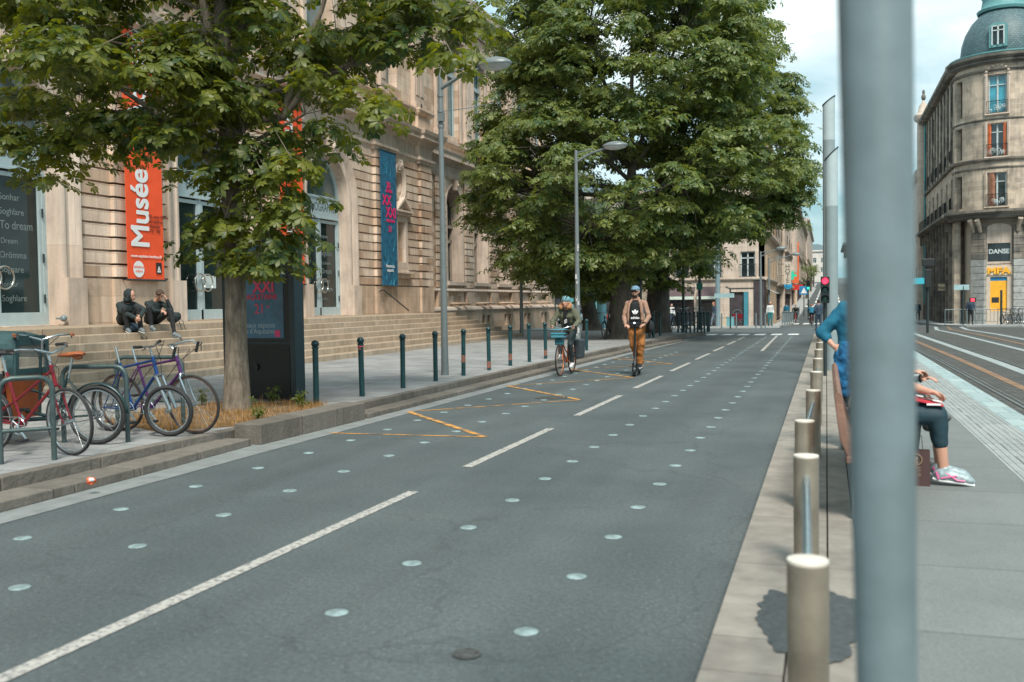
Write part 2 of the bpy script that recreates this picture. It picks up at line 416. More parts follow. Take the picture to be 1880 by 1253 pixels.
m_kerb = stone('kerb_stone', (.135,.120,.102), (.19,.172,.15), (.07,.065,.06), 'y', 1.0, 3, .006, .5, .5)
m_pave = paving('paving', (.25,.26,.265), (.33,.335,.33), (.13,.13,.125), .6, .4, .008, 0, .7, .6)
m_plat = paving('platform_slabs', (.155,.172,.168), (.185,.20,.195), (.10,.115,.112), 2.2, 1.12, .006, 0, .75, .5, off=0)
m_white = paint_mat('road_white', (.42,.405,.375), (.13,.135,.135), .46, 24)
m_yellow = paint_mat('road_yellow', (.60,.28,.05), (.13,.11,.085), .485, 5)
m_steel = pm('brushed_steel', (.40,.34,.27), .42, .8, .28, 5, .08, 70)
m_steeltop = pm('bollard_top', (.72,.66,.58), .5, .3, .05)
m_greypost = pm('grey_paint', (.15,.20,.215), .42, .1, .16, 7, .04, 40)
m_dark = pm('dark_metal', (.035,.05,.052), .45, .4)
m_green = pm('bollard_green', (.012,.055,.062), .35, .2, .2, 10)
m_glass = glass_mat('window_glass')
m_white_p = pm('white_paint', (.62,.66,.66), .5)
m_black = pm('black_rubber', (.018,.019,.02), .7)
m_iron = pm('wrought_iron', (.03,.035,.035), .6, .3)

# ---------- ground ----------
g = M()
ys = [-60, 0, 20, 44, 60, 72, 84, 98, 130, 200, 300, 420]
for i in range(len(ys)-1):
    a, b = ys[i], ys[i+1]
    g.add([(-400,a,gz(a)),(400,a,gz(a)),(400,b,gz(b)),(-400,b,gz(b))], [(0,1,2,3)])
g.add([(-2500,420,gz(420)),(2500,420,gz(420)),(2500,2600,gz(420)+20),(-2500,2600,gz(420)+20)], [(0,1,2,3)])
g.add([(-400,-60,0),(400,-60,0),(400,-400,0),(-400,-400,0)], [(0,1,2,3)])
struct(g, 'ground', m_asph)
# left kerb line: measured bend of the footway edge
KL = [(-6.95,-8), (-6.62,6.5), (-6.45,9.9), (-6.33,14), (-6.30,20), (-6.15,28), (-5.85,35), (-5.45,42), (-5.1,44.2), (-5.6,45.2), (-9,46.5), (-40,47)]
PZ = .16
def kx(Y):
    for (x0,y0),(x1,y1) in zip(KL, KL[1:9]):
        if y0 <= Y <= y1: return x0+(x1-x0)*(Y-y0)/(y1-y0)
    return KL[0][0]
pv = M(); pts = [(x-.14, y) for x, y in KL]
poly = [(p[0], p[1]) for p in pts] + [(-40, -8)]
pv.panel(poly, [], (0,0,PZ), (1,0,0), (0,1,0), .15)
struct(pv, 'pavement', m_pave)
# kerb stones, individually jointed
def kerbrun(m, pl, w, z0, z1, step=1.0, gap=.012):
    for (x0,y0),(x1,y1) in zip(pl, pl[1:]):
        d = V((x1-x0, y1-y0, 0)); n = max(1, round(d.length/step)); u = d/n; nn = V((u.y, -u.x, 0)).normalized()
        for i in range(n):
            a = V((x0,y0,0)) + u*i + u.normalized()*gap/2; b = V((x0,y0,0)) + u*(i+1) - u.normalized()*gap/2
            j = random.uniform(-.004, .004)
            q = [a - nn*w, b - nn*w, b + nn*j, a + nn*j]
            m.add([(p.x,p.y,z0) for p in q] + [(p.x,p.y,z1+j*.5) for p in q], [(3,2,1,0),(4,5,6,7),(0,1,5,4),(1,2,6,5),(2,3,7,6),(3,0,4,7)])
k = M()
pl = [(x,y) for x,y in KL]
kerbrun(k, pl[:11], .14, 0, PZ+.003)
struct(k, 'kerb', m_kerb, bevel=.008)
k = M()
low = [(-6.62+.55,-8), (-6.08,5.9), (-6.09,7.6), (-6.16,9.55)]
kerbrun(k, low, .36, 0, .085, 1.0)
low2 = [(-6.0,12.2), (-5.96,16), (-5.92,20), (-5.82,26), (-5.6,32), (-5.2,38)]
kerbrun(k, low2, .32, 0, .07, 1.0)
# planter kerb: raised stones round the tree pit
kerbrun(k, [(-6.08,9.62),(-6.0,12.1)], .36, 0, .235, .8)
struct(k, 'kerb_step', m_kerb, bevel=.01)
k = M()
gut = [(-5.78,-8), (-5.75,9), (-5.70,14), (-5.62,20), (-5.5,28), (-5.3,34), (-4.95,40)]
q = []
for (x,y) in gut: q.append((x-.6,y,.004)); q.append((x,y,.004))
k.add(q, [(2*i,2*i+1,2*i+3,2*i+2) for i in range(len(gut)-1)])
struct(k, 'gutter', pm('gutter_concrete', (.2,.215,.215), .8, 0, .18, 5, .3))
# right hand kerb + platform + tracks
PLZ = .14
k = M(); kerbrun(k, [(-.47,-3),(-.47,40.5)], .0001, 0, PLZ)
k = M()
for i in range(36):
    y = -1 + i*1.2; k.bb(-.47, -.16, y+.006, y+1.194, 0, PLZ)
for i in range(86):
    y = -1+i*.5
    k.bb(-.152, .0, y+.004, y+.496, 0, PLZ-.004); k.bb(.008, .16, y+.25, y+.742, 0, PLZ-.002)
struct(k, 'platform_kerb', stone('platform_kerb_stone', (.235,.215,.19), (.30,.275,.24), (.13,.125,.115), 'y', 1.2, 3, .004, .6, .4), bevel=.004)
k = M(); k.bb(.166, 1.44, -3, 42, 0, PLZ); struct(k, 'platform', m_plat)
k = M(); k.bb(1.94, 2.24, -3, 42, 0, PLZ)
struct(k, 'platform_edge', stone('platform_edge_stone', (.28,.25,.21), (.32,.29,.25), (.24,.22,.2), 'y', 1.0, 3, .004, .3, .3), bevel=.006)
tb = M(); tb.bb(1.446, 1.94, -3, 42, 0, PLZ-.003)
y = 5.0
while y < 40:
    st = .045 if y < 26 else .12
    for j in range(8 if y < 26 else 4):
        x = 1.47+j*(.062 if y < 26 else .124); tb.bb(x, x+.04, y, y+st*.62, PLZ-.004, PLZ+.004)
    y += st
struct(tb, 'tactile_strip', paving('tactile', (.30,.33,.325), (.36,.385,.38), (.2,.22,.22), .4, .4, .006))
k = M()
for i in range(60): k.bb(1.95, 2.235, 2+i*.66, 2.62+i*.66, PLZ-.002, PLZ+.003)
struct(k, 'platform_band', paving('white_band', (.28,.37,.38), (.34,.43,.43), (.2,.26,.26), .33, .66, .006))
# tram bed, setts, rails
k = M(); k.add([(2.27,-3,.004),(13,-3,.004),(13,60,-.25),(2.27,60,-.25)][:0] or [(2.27,-3,.004),(14,-3,.004),(14,44,.004),(2.27,44,.004)], [(0,1,2,3)])
k.add([(2.27,44,.004),(14,44,.004),(20,70,gz(70)+.004),(2.6,70,gz(70)+.004)], [(0,1,2,3)])
struct(k, 'tram_bed', paving('setts', (.07,.075,.072), (.125,.125,.115), (.045,.045,.042), .2, .13, .02, 0, .8, .6, 40, (.03,.03,.028)))
def rail(m, pts, w, z, h=.008):
    for (x0,y0),(x1,y1) in zip(pts, pts[1:]):
        m.add([(x0-w/2,y0,z+gz(y0)),(x0+w/2,y0,z+gz(y0)),(x1+w/2,y1,z+gz(y1)),(x1-w/2,y1,z+gz(y1)),
               (x0-w/2,y0,z+h+gz(y0)),(x0+w/2,y0,z+h+gz(y0)),(x1+w/2,y1,z+h+gz(y1)),(x1-w/2,y1,z+h+gz(y1))],
              [(3,2,1,0),(4,5,6,7),(0,1,5,4),(1,2,6,5),(2,3,7,6),(3,0,4,7)])
def bend(x, a=0.): return [(x,-3),(x,16),(x-.02,26),(x-.12,34),(x-.25+a,44),(x+.1+a,56),(x+1.2+a,68)]
ra = M()
for x in (2.62, 4.05, 5.6, 7.04): rail(ra, bend(x), .055, .005, .012); rail(ra, bend(x+.09), .03, .005, .008)
struct(ra, 'tram_rails', pm('rail_steel', (.22,.24,.24), .35, .8, .15, 2))
k = M()
rail(k, bend(3.85), .24, .005, .004); rail(k, bend(6.9), .22, .005, .004); rail(k, bend(5.45), .2, .005, .004)
struct(k, 'track_concrete', pm('track_concrete', (.27,.31,.31), .8, 0, .15, 3))
k = M(); rail(k, bend(3.17), .17, .006, .005); rail(k, bend(6.15), .15, .006, .005)
struct(k, 'power_rail', pm('rusty_strip', (.22,.13,.075), .7, .2, .35, 3))
# painted markings
def quad(m, a, b, w, z=.0045):
    a = V((a[0],a[1],0)); b = V((b[0],b[1],0)); n = V((-(b-a).y, (b-a).x, 0)).normalized()*w/2
    m.add([(p.x,p.y,z+gz(p.y)) for p in (a-n, b-n, b+n, a+n)], [(0,1,2,3)])
k = M(); quad(k, (-3.36,1.5), (-3.29,7.5), .095)
y = 8.75
while y < 42: quad(k, (-3.28,y), (-3.26,y+2.95), .1); y += 4.33
quad(k, (-1.86,30.5), (-2.0,43.2), .1); 
struct(k, 'lane_dashes', m_white)
k = M()
zz = [(-5.83,10.72),(-3.81,10.78),(-5.81,13.1),(-3.75,15.2),(-5.75,17.55),(-3.75,19.8),(-5.7,22.1),(-3.62,24.2),(-5.6,26.5),(-3.7,28.8)]
for a, b in zip(zz, zz[1:]): quad(k, a, b, .055 if zz.index(a) % 2 == 0 else .085, .0045+.0015*(zz.index(a)%2))
struct(k, 'yellow_zigzag', m_yellow)
k = M()
for i in range(6): x = -5.0+i*.72; quad(k, (x,44.3), (x,46.8), .45)
for i in range(6): x = -4.2+i*.85; quad(k, (x,86.5), (x,90), .5)
struct(k, 'crossing_stripes', pm('crossing_white', (.72,.73,.72), .6))
k = M()
for sx in (-2.9, -1.6, -.2, 1.6): 
    for i in range(10): quad(k, (sx+i*.05, 104+i*14), (sx+.05+i*.05, 104+i*14+9), .22, .012)
for i in range(7): quad(k, (-3.4+i*.9,132), (-3.4+i*.9,136), .5, .012)
struct(k, 'hill_lane_lines', pm('crossing_white', (.72,.73,.72), .6))
# tar patch on the platform kerb
k = M(); cpt = G(1478, 1140, PLZ); pts = []
for i in range(120):
    t = 2*pi*i/120; r = 1+.30*noise.noise(V((cos(t)*1.7, sin(t)*1.7, 3)))+.16*noise.noise(V((cos(t)*6, sin(t)*6, 3)))
    pts.append((cpt.x+.02+cos(t)*.235*r, cpt.y+.05+sin(t)*.5*r, PLZ+.005))
k.add(pts, [tuple(range(120))]); struct(k, 'tar_patch', pm('tar', (.055,.065,.068), .75, 0, .25, 30, .5, 90))
# road studs: shallow aluminium domes
m_stud = pm('stud_metal', (.60,.66,.65), .5, .1, .2, 14)
st = M().lathe([(.060,0),(.058,.003),(.044,.006),(.025,.008),(0,.009)], n=18)
s0 = st.build('road_stud', m_stud, smooth=True); md = s0.data.copy(); md.materials[0] = pm('stud_metal_dull', (.23,.31,.315), .5, .15, .4, 12)
rows = [(-5.25,5.32,'row by the left gutter'),(-4.33,4.36,'second row from the left gutter'),(-2.38,4.43,'row right of the dashed line'),(-1.36,4.41,'row nearest the steel bollards')]
first = True
for x, y0, nm in rows:
    i = 0
    while y0+i*.975 < (30 if x < -3 else 43):
        yy = y0+i*.975; i += 1
        near = 'nearest stud of the ' if i == 1 else ''
        o = s0 if first else s0.copy()
        if not first: C.objects.link(o)
        first = False; o.location = (x+random.uniform(-.01,.01), yy, .002); o.rotation_euler[2] = random.uniform(0,6)
        lab = 'round pale metal road stud, ' + (('nearest to us of the ' if i == 1 else 'one of the ')+nm)
        tag(o, lab, 'road stud', 'round metal road studs')
        if x < -4: o.data = md
# manhole covers
def manhole(p, r, label):
    e = empty('manhole_cover', label, 'manhole cover', p)
    a = M().lathe([(r,0),(r,.006),(r*.86,.006),(r*.86,.002),(0,.002)], (p.x,p.y,p.z), 28).build('rim', pm('cast_iron', (.075,.08,.078), .7, .2, .4, 20), e)
    b = M()
    for i in range(-3,4): b.bb(p.x-r*.6, p.x+r*.6, p.y+i*r*.2-.01*r/.1, p.y+i*r*.2+.004, p.z+.002, p.z+.006)
    b.build('cover_ribs', MATS['cast_iron'], e)
manhole(G(857,1203)+V((0,0,.004)), .064, 'small round iron cover in the asphalt at the bottom of the picture')
manhole(G(1012,731)+V((0,0,.003)), .27, 'large round iron cover inside the yellow zigzag')
# ---------- museum ----------
FX = -16.3; WX = -16.9; TOPZ = 1.2
SC1, SC2, SD = (.45,.31,.215), (.70,.565,.455), (.27,.20,.15)
m_st = stone('museum_stone', SC1, SC2, SD, 'y', .95, .32, .004, .55)
m_plinth = stone('museum_plinth', (.46,.335,.24), (.56,.43,.33), (.17,.135,.105), 'y', 1.15, .62, .004, .8)
m_trim = stone('museum_trim', (.52,.41,.33), (.60,.50,.42), (.24,.2,.17), 'y', 1.4, 3, .003, .55)
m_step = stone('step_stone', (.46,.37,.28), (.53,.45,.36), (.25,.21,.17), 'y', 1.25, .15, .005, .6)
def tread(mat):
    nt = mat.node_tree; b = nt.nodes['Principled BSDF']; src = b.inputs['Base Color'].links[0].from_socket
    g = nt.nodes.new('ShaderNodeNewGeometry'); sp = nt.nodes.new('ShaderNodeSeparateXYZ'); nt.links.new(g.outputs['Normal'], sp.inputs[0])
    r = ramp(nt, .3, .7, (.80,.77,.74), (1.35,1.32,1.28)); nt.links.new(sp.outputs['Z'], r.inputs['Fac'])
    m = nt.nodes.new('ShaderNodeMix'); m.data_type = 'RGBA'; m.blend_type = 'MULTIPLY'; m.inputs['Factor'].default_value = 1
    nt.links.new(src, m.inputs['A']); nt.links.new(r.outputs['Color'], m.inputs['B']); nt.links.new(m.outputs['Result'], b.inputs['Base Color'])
tread(m_step)      # top light painted into the colour: upward faces paler, risers darker
m_frame = pm('door_frame_paint', (.36,.45,.47), .5, 0, .06)
m_dglass = glass_mat('door_glass', (.012,.022,.022)); m_dglass.node_tree.nodes['Principled BSDF'].inputs['Specular IOR Level'].default_value = .35
mus = empty('museum_building', 'long ochre stone museum with arched doors, grooved walls and a flight of steps', 'building', (FX, 30, 0))
DO = [9.4, 16.35, 23.5, 30.25]; DH = 1.48; SPR = 5.32
def arch(uc, h, zs, z0, n=14):
    return [(uc-h, z0), (uc+h, z0)] + [(uc+h*cos(pi*i/n), zs+h*sin(pi*i/n)) for i in range(0, n+1)]
def ell(uc, zc, a, b, n=20): return [(uc+a*cos(2*pi*i/n), zc+b*sin(2*pi*i/n)) for i in range(n)]
YU = (0,1,0); ZU = (0,0,1)
# pavilion wall with door arches, niche window and oculus
w = M(); holes = [arch(d, DH, SPR, TOPZ+.02) for d in DO]
holes.append([(35.75,3.25),(36.45,3.25),(36.45,4.85),(35.75,4.85)]); holes.append(ell(36.1, 6.4, .33, .52))
w.panel([(2,TOPZ),(39.2,TOPZ),(39.2,7.45),(2,7.45)], holes, (FX,0,0), YU, ZU, .55)
w.bb(FX-6, FX-.55, 39.0, 39.2, 0, 7.4)
w.build('wall', m_st, mus)
# rusticated courses
def cut(u0, u1, zm, ops):
    seg = [(u0, u1)]
    for uc, h, zs, z0, ztop in ops:
        if zm < z0 or zm > ztop: continue
        hh = h if zm <= zs else (sqrt(max(0, h*h-(zm-zs)**2)))
        if hh <= 0: continue
        ns = []
        for a, b in seg:
            if b <= uc-hh or a >= uc+hh: ns.append((a, b)); continue
            if a < uc-hh: ns.append((a, uc-hh))
            if b > uc+hh: ns.append((uc+hh, b))
        seg = ns
    return [s for s in seg if s[1]-s[0] > .06]
def courses(m, X, u0, u1, z0, n, ops, d=.09, p=.32, gap=.05):
    for i in range(n):
        a = z0+i*p+gap; b = z0+(i+1)*p
        for s0, s1 in cut(u0, u1, (a+b)/2, ops):
            # split into blocks with slight relief
            y = s0; first = True
            while y < s1-.001:
                l = random.uniform(.75,1.25)*(.5 if (first and i % 2) else 1); y2 = min(s1, y+l); first = False
                if s1-y2 < .3: y2 = s1
                m.bb(X+.001, X+d+random.uniform(-.009,.009), y+(.004 if y > s0 else 0), y2-(.004 if y2 < s1 else 0), a, b); y = y2
ops = [(d, DH+.52, SPR, 0, SPR+DH+.52) for d in DO] + [(36.1, .78, 5.5, 2.75, 5.5), (36.1,.5,6.4,5.5,7.0)]
cz = 2.27; m = M()
segs = [(2,39.2)]
courses(m, FX, 2, 39.19, cz, 16, ops)
m.build('stone_courses', m_st, mus)
m = M()      # projecting piers carrying the banners
piers = [(12.35,13.65),(19.4,20.95),(26.35,28.05),(33.7,35.4),(38.0,39.2)]
for a, b in piers: m = M(); courses(m, FX+.05, a, b, cz, 16, ops if b < 39 else [], .16); m.build('pier_courses', m_st, mus)
# plinth
m = M(); pops = [(d, DH+.05, 9, 0, 9) for d in DO]
for s0, s1 in cut(2, 39.28, 1.5, [(d, DH, 9, 0, 9) for d in DO]):
    m = M(); m.bb(FX+.001, FX+.10, s0, s1, TOPZ+.001, 2.27)
    for a, b in piers:
        if b > 39.1: b = 39.31
        if s0 < a < s1: m.bb(FX+.10, FX+.2, a-.04, b+.001, TOPZ+.002, 2.262)
    m.build('plinth', m_plinth, mus)
# door surrounds: moulded archivolts + jambs
def archivolt(m, X, uc, h, zs, z0, prof):
    pth = [(uc-h, z0)] + [(uc-h, z0+(zs-z0)*t) for t in (.5,)] + [(uc-h*cos(pi*i/24), zs+h*sin(pi*i/24)) for i in range(25)] + [(uc+h, z0)]
    n = len(pth); k = len(prof); vs = []; fs = []
    for i, (u, z) in enumerate(pth):
        if z <= zs: nu, nz = (-1 if u < uc else 1), 0
        else: nu, nz = (u-uc)/h, (z-zs)/h
        for r, o in prof: vs.append((X+o, u+nu*r, z+nz*r))
    for i in range(n-1):
        for j in range(k-1): fs.append((i*k+j, (i+1)*k+j, (i+1)*k+j+1, i*k+j+1))
    m.add(vs, fs)
prof = [(-.03,-.5),(-.03,.06),(.04,.10),(.1,.10),(.13,.06),(.24,.06),(.27,.10),(.40,.13),(.46,.17),(.52,.17),(.54,.0)]
for d in DO:
    m = M(); archivolt(m, FX, d, DH+.0, SPR, 2.27, prof)
    for sg in (-1, 1):
        a, b = sorted((d+sg*(DH-.03), d+sg*(DH+.56))); m.bb(FX+.102, FX+.24, a, b, TOPZ+.001, 2.268)
        m.bb(FX-.5, FX+.1, *sorted((d+sg*(DH-.03), d+sg*(DH+.03))), TOPZ+.001, 2.27)
    m.build('door_surround', m_trim, mus, smooth=True)
def keystone(d, z, s=1., X=FX):
    k = M(); k.panel([(-.16*s,0),(.16*s,0),(.26*s,.75*s),(-.26*s,.75*s)], [], (X+.3*s, d, z), YU, ZU, .3*s)
    random.seed(int(d*10))
    for i in range(16): k.ell((X+.32*s, d+random.uniform(-.14,.14)*s, z+random.uniform(.1,.62)*s), (.07*s, .05*s, .08*s), n=8, k=5)
    k.ell((X+.36*s, d, z+.36*s), (.1*s,.11*s,.15*s)); k.build('carved_keystone', m_trim, mus, smooth=True, bevel=.0)
for d in DO: keystone(d, SPR+DH-.12, .85)
# doors
words = ['ANTHROPOLOGIE', 'ARCHEOLOGIE', 'HISTOIRE', 'ETHNOGRAPHIE']
m_dtext = pm('window_lettering', (.17,.22,.22), .6, 0, .02)
m_dletter = pm('slate_lettering', (.07,.11,.13), .6)
rw = ['rêve', 'Dream', 'unejar', 'To dream', 'Songe', 'Soghlare', '1', 'Sonhar', 'Träume', 'sognare', 'Sueño', 'Drömma']
DX = FX-.42
def door(d, word, sc):
    e = M()
    for u0, u1, z0, z1 in [(d-DH+.02,d-DH+.14,TOPZ,SPR-.7),(d+DH-.14,d+DH-.02,TOPZ,SPR-.7),(d-.05,d+.05,TOPZ+.0,4.6),(d-DH+.14,d+DH-.14,TOPZ+.001,TOPZ+.3)]:
        e.bb(DX, DX+.1, u0, u1, z0, z1)
    for u0, u1 in [(d-DH+.14,d-.05),(d+.05,d+DH-.14)]:
        e.bb(DX+.01, DX+.085, u0, u0+.09, TOPZ+.3, 4.52); e.bb(DX+.01, DX+.085, u1-.09, u1, TOPZ+.3, 4.52); e.bb(DX+.011, DX+.084, u0+.09, u1-.09, 4.42, 4.52)
    e.bb(DX, DX+.12, d-DH+.14, d+DH-.14, 4.6, 5.32)
    e.bb(DX+.12, DX+.16, d-DH+.02, d+DH-.02, 5.26, 5.34); e.bb(DX+.12, DX+.15, d-DH+.14, d+DH-.14, 4.56, 4.62)
    fr = e.build('door_frame', m_frame, mus, bevel=.006)
    a = M(); archivolt(a, DX, d, DH-.16, SPR, SPR, [(0,0),(0,.1),(.16,.1),(.16,0)]); a.build('arch_frame', m_frame, fr, local=False, smooth=False)
    gl = M(); gl.panel(arch(d, DH-.1, SPR, SPR), [], (DX+.03, 0, 0), YU, ZU, .02); gl.build('fanlight', glass_mat('fan_glass', (.055,.085,.085), .15), fr)
    for u0, u1 in [(d-DH+.22,d-.12),(d+.12,d+DH-.22)]:
        gl = M().bb(DX+.02, DX+.035, u0, u1, TOPZ+.3, 4.43); gl.build('door_pane', m_dglass, fr)
    text(word, m_dletter, .42, (DX+.124, d, 4.82), YU, ZU, fr, 'lettering', .003, sx=.72)
    hd = M()
    for sg in (-.17, .17): hd.ring((DX+.17, d+sg, 2.25), (1,.0,0), .24, .022, 28, 8)
    hd.bb(DX+.09, DX+.17, d-.42, d-.36, 2.24, 2.27)
    hd.build('ring_handle', pm('polished_steel', (.5,.5,.46), .25, .9), fr, smooth=True)
    hh = M()
    for z in (1.7, 2.6, 3.6): hh.tube([(DX+.12,d+DH-.15,z),(DX+.12,d+DH-.15,z+.2)], .02, 8)
    hh.build('hinge', m_dark, fr)
    if sc: 
        random.seed(int(d*7)); z = TOPZ+.55; i = int(d)
        while z < 4.2:
            for side in (0, 1):
                wd = rw[i % len(rw)]; i += 1
                sz = random.choice([.17,.2,.26])
                u0 = (d-DH+.27) if side == 0 else d+.17
                fit = min(1., .95/(len(wd)*.52*sz))
                text(wd, m_dtext, sz, (DX+.037, u0+random.uniform(0,.05), z), YU, ZU, fr, 'window_words', .002, 'LEFT', sx=fit)
            z += .31
    else:
        text('Entrée', m_dtext, .17, (DX+.037, d-.62, 2.95), YU, ZU, fr, 'window_words', .002, 'LEFT', .01)
        text('Poussez', m_dtext, .12, (DX+.037, d-.62, 2.8), YU, ZU, fr, 'window_words', .002, 'LEFT')
        M().bb(DX+.037, DX+.04, d+.2, d+.75, 2.1, 2.45).build('notice', pm('paper', (.5,.58,.58), .8), fr)
for d, wd, s in zip(DO, words, (1, 2, 0, 1)): door(d, wd, s)
# interior seen through nothing: closed dark room behind doors keeps light out
M().bb(FX-6, FX-5.9, 2, 39.2, 0, 7.4).build('room_back', pm('room_dark', (.05,.05,.05), .9), mus)
# niche window + oculus
m = M()
for q in [(35.5,35.75,3.0,5.1),(36.45,36.7,3.0,5.1),(35.75,36.45,4.85,5.1),(35.4,36.8,2.86,3.0),(35.75,36.45,3.0,3.25)]: m.bb(FX+.0, FX+.16, *q)
m.bb(FX, FX+.3, 35.25, 36.95, 2.78, 2.86); m.bb(FX, FX+.2, 35.4, 36.8, 2.6, 2.78); m.bb(FX, FX+.26, 35.3, 36.9, 5.1, 5.22)
m.panel([(-.9,0),(.9,0),(0,.62)], [[(-.62,.08),(.62,.08),(0,.48)]], (FX+.34,36.1,5.22), YU, ZU, .34)
m.bb(FX+.12, FX+.24, 35.0+.35, 35.45, 3.0, 5.2)
m.build('niche_window_surround', m_trim, mus, bevel=.012)
m = M(); random.seed(3)
for i in range(14): m.ell((FX+.12, 36.1+random.uniform(-.3,.3)*(1-i/20), 5.3+i*.022), (.08,.06,.07), n=8, k=5)
m.build('pediment_carving', m_trim, mus, smooth=True)
m = M(); 
for i in range(3): m.ring((FX+.05+.03*i, 36.1, 6.4), (1,0,0), .42+.05*i, .06, 32, 6)
m.v = [(a, b, 6.4+(c-6.4)*1.45) for a, b, c in m.v]; m.build('oculus_frame', m_trim, mus, smooth=True)
M().bb(FX-.3, FX-.28, 35.7, 36.5, 5.8, 7.0).build('oculus_pane', m_glass, mus)
M().bb(FX-.32, FX-.3, 35.7, 36.5, 3.2, 4.9).build('niche_shutter', pm('old_wood', (.2,.15,.1), .8), mus)
keystone(36.1, 6.9, .6)
# entablature sweeping round the pavilion
def cornice(m, path, prof): m.sweep(path, prof)
def pavpath(off, z):
    p = [(FX, 2, z)]
    for a, b in piers:
        x = FX+.16
        if b < 39.1: p += [(FX, a-.06, z), (x, a-.06, z), (x, b+.06, z), (FX, b+.06, z)]
        else: p += [(FX, a-.06, z), (x, a-.06, z), (x, 39.26, z), (FX-.9, 39.26, z)]
    return p
m = M(); m.sweep(pavpath(0,0), [(-.3,7.4),(.07,7.4),(.1,7.5),(.16,7.55),(.16,7.66),(.05,7.7),(.05,8.12),(.12,8.18),(.2,8.3),(.46,8.36),(.46,8.5),(.52,8.56),(.56,8.7),(-.3,8.78)])
m.build('cornice', m_trim, mus)
m = M(); m.sweep(pavpath(0,0), [(-.3,8.75),(.0,8.75),(.0,9.45),(.1,9.5),(.16,9.62),(.16,9.7),(-.3,9.74)])
m.build('attic_parapet', m_st, mus)
# upper floor of pavilion: tall windows between pilasters
m = M(); hs = []
for d in DO: hs.append([(d-.95,10.3),(d+.95,10.3),(d+.95,13.9),(d-.95,13.9)])
hs.append([(35.6,10.3),(36.7,10.3),(36.7,13.2),(35.6,13.2)])
m.panel([(2,9.6),(39.2,9.6),(39.2,17.5),(2,17.5)], hs, (FX-.2,0,0), YU, ZU, .5)
m.bb(FX-6, FX-.7, 39.0, 39.2, 7.4, 17.5); m.build('upper_wall', m_st, mus)
for a, b in piers+[(5,6.3)]:
    m = M()
    for q in ((a+.1, a+.62), (b-.62, b-.1)):
        m.bb(FX-.2, FX-.02, q[0], q[1], 10.0, 15.0); m.bb(FX-.2, FX+.05, q[0]-.06, q[1]+.06, 9.74, 10.0)
        m.bb(FX-.2, FX+.06, q[0]-.07, q[1]+.07, 14.6, 15.0); m.bb(FX-.02, FX+.01, q[0]+.1, q[1]-.1, 10.3, 14.2)
    m.build('pilaster', m_trim, mus, bevel=.015)
for d in DO:
    m = M()
    for sg in (-1,1): m.bb(FX-.2, FX-.08, *sorted((d+sg*.95, d+sg*1.2)), 10.1, 14.1)
    m.bb(FX-.2, FX+.12, d-1.4, d+1.4, 14.1, 14.35); m.bb(FX-.2, FX+.1, d-1.3, d+1.3, 9.95, 10.2)
    m.build('upper_window_surround', m_trim, mus, bevel=.015)
for d in DO+[36.15]: M().bb(FX-.6, FX-.58, d-1, d+1, 10.2, 14).build('upper_window_glass', glass_mat('sky_glass', (.10,.16,.17), .12), mus)
m = M(); m.sweep([(FX-.2,2,0),(FX-.2,39.2,0),(FX-1.2,39.2,0)], [(-.3,15.0),(.1,15.0),(.1,15.5),(.3,15.7),(.6,15.85),(.65,16.2),(-.3,16.3)]); m.build('upper_cornice', m_trim, mus)
# ---- wing ----
WC = [43.9, 47.55, 51.15, 54.8, 58.4]; WE = 61.4
m = M(); hs = [arch(c, 1.0, 6.15, 2.6, 10) for c in WC]
m.panel([(39.2,0),(WE,0),(WE,7.45),(39.2,7.45)], hs, (WX,0,0), YU, ZU, .7)
m.bb(WX-12, WX-.7, WE-.2, WE, 0, 16.4)
m.build('wing_wall', m_st, mus)
m = M(); wops = [(c, 1.12, 6.15, 2.3, 7.4) for c in WC]
wp = [(41.4,42.6)]+[(c+1.25, d-1.25) for c, d in zip(WC, WC[1:])]+[(WC[-1]+1.25, WE-.05)]
for a, b in wp: m = M(); courses(m, WX+.04, a, b, 2.27, 16, wops, .07); m.build('wing_courses', m_st, mus)
for c in WC:
    m = M(); archivolt(m, WX, c, 1.0, 6.15, 2.6, [(-.02,-.6),(-.02,.02),(.1,.04),(.12,.0)])
    m.bb(WX-.5, WX+.16, c-1.15, c+1.15, 2.42, 2.6); m.bb(WX+.0, WX+.06, c-1.2, c-1.02, 2.3, 6.15); m.bb(WX+.0, WX+.06, c+1.02, c+1.2, 2.3, 6.15)
    m.build('wing_window_surround', m_trim, mus, bevel=.01)
for c in WC: keystone(c, 6.95, .62, WX)
for c in WC:
    f = M()
    for q in [(c-1,c-.9,2.6,6.2),(c+.9,c+1,2.6,6.2),(c-.04,c+.04,2.6,5.2),(c-1,c+1,4.5,4.66),(c-1,c+1,2.6,2.7)]: f.bb(WX-.62, WX-.54, *q)
    f.bb(WX-.62, WX-.45, c-1, c+1, 5.2, 5.34)
    fr = f.build('window_frame', pm('window_wood', (.3,.25,.2), .6), mus)
    M().bb(WX-.66, WX-.64, c-1, c+1, 2.6, 7.2).build('pane', glass_mat('wing_glass', (.06,.08,.08), .1), fr)
    gr = M(); 
    for i in range(-4, 5):
        gr.tube([(WX-.52, c+i*.22-.3, 5.36), (WX-.52, c+i*.22+.3, 6.3)], .012, 4); gr.tube([(WX-.52, c+i*.22+.3, 5.36), (WX-.52, c+i*.22-.3, 6.3)], .012, 4)
    gr.v = [(x, max(c-.98, min(c+.98, y)), z) for x, y, z in gr.v]
    gr.build('lattice_grille', m_iron, fr)
    if c < 52: M().bb(WX-.63, WX-.62, c-.8, c-.3, 2.75, 3.5).build('blue_notice', pm('notice_blue', (.06,.13,.2), .6), fr)
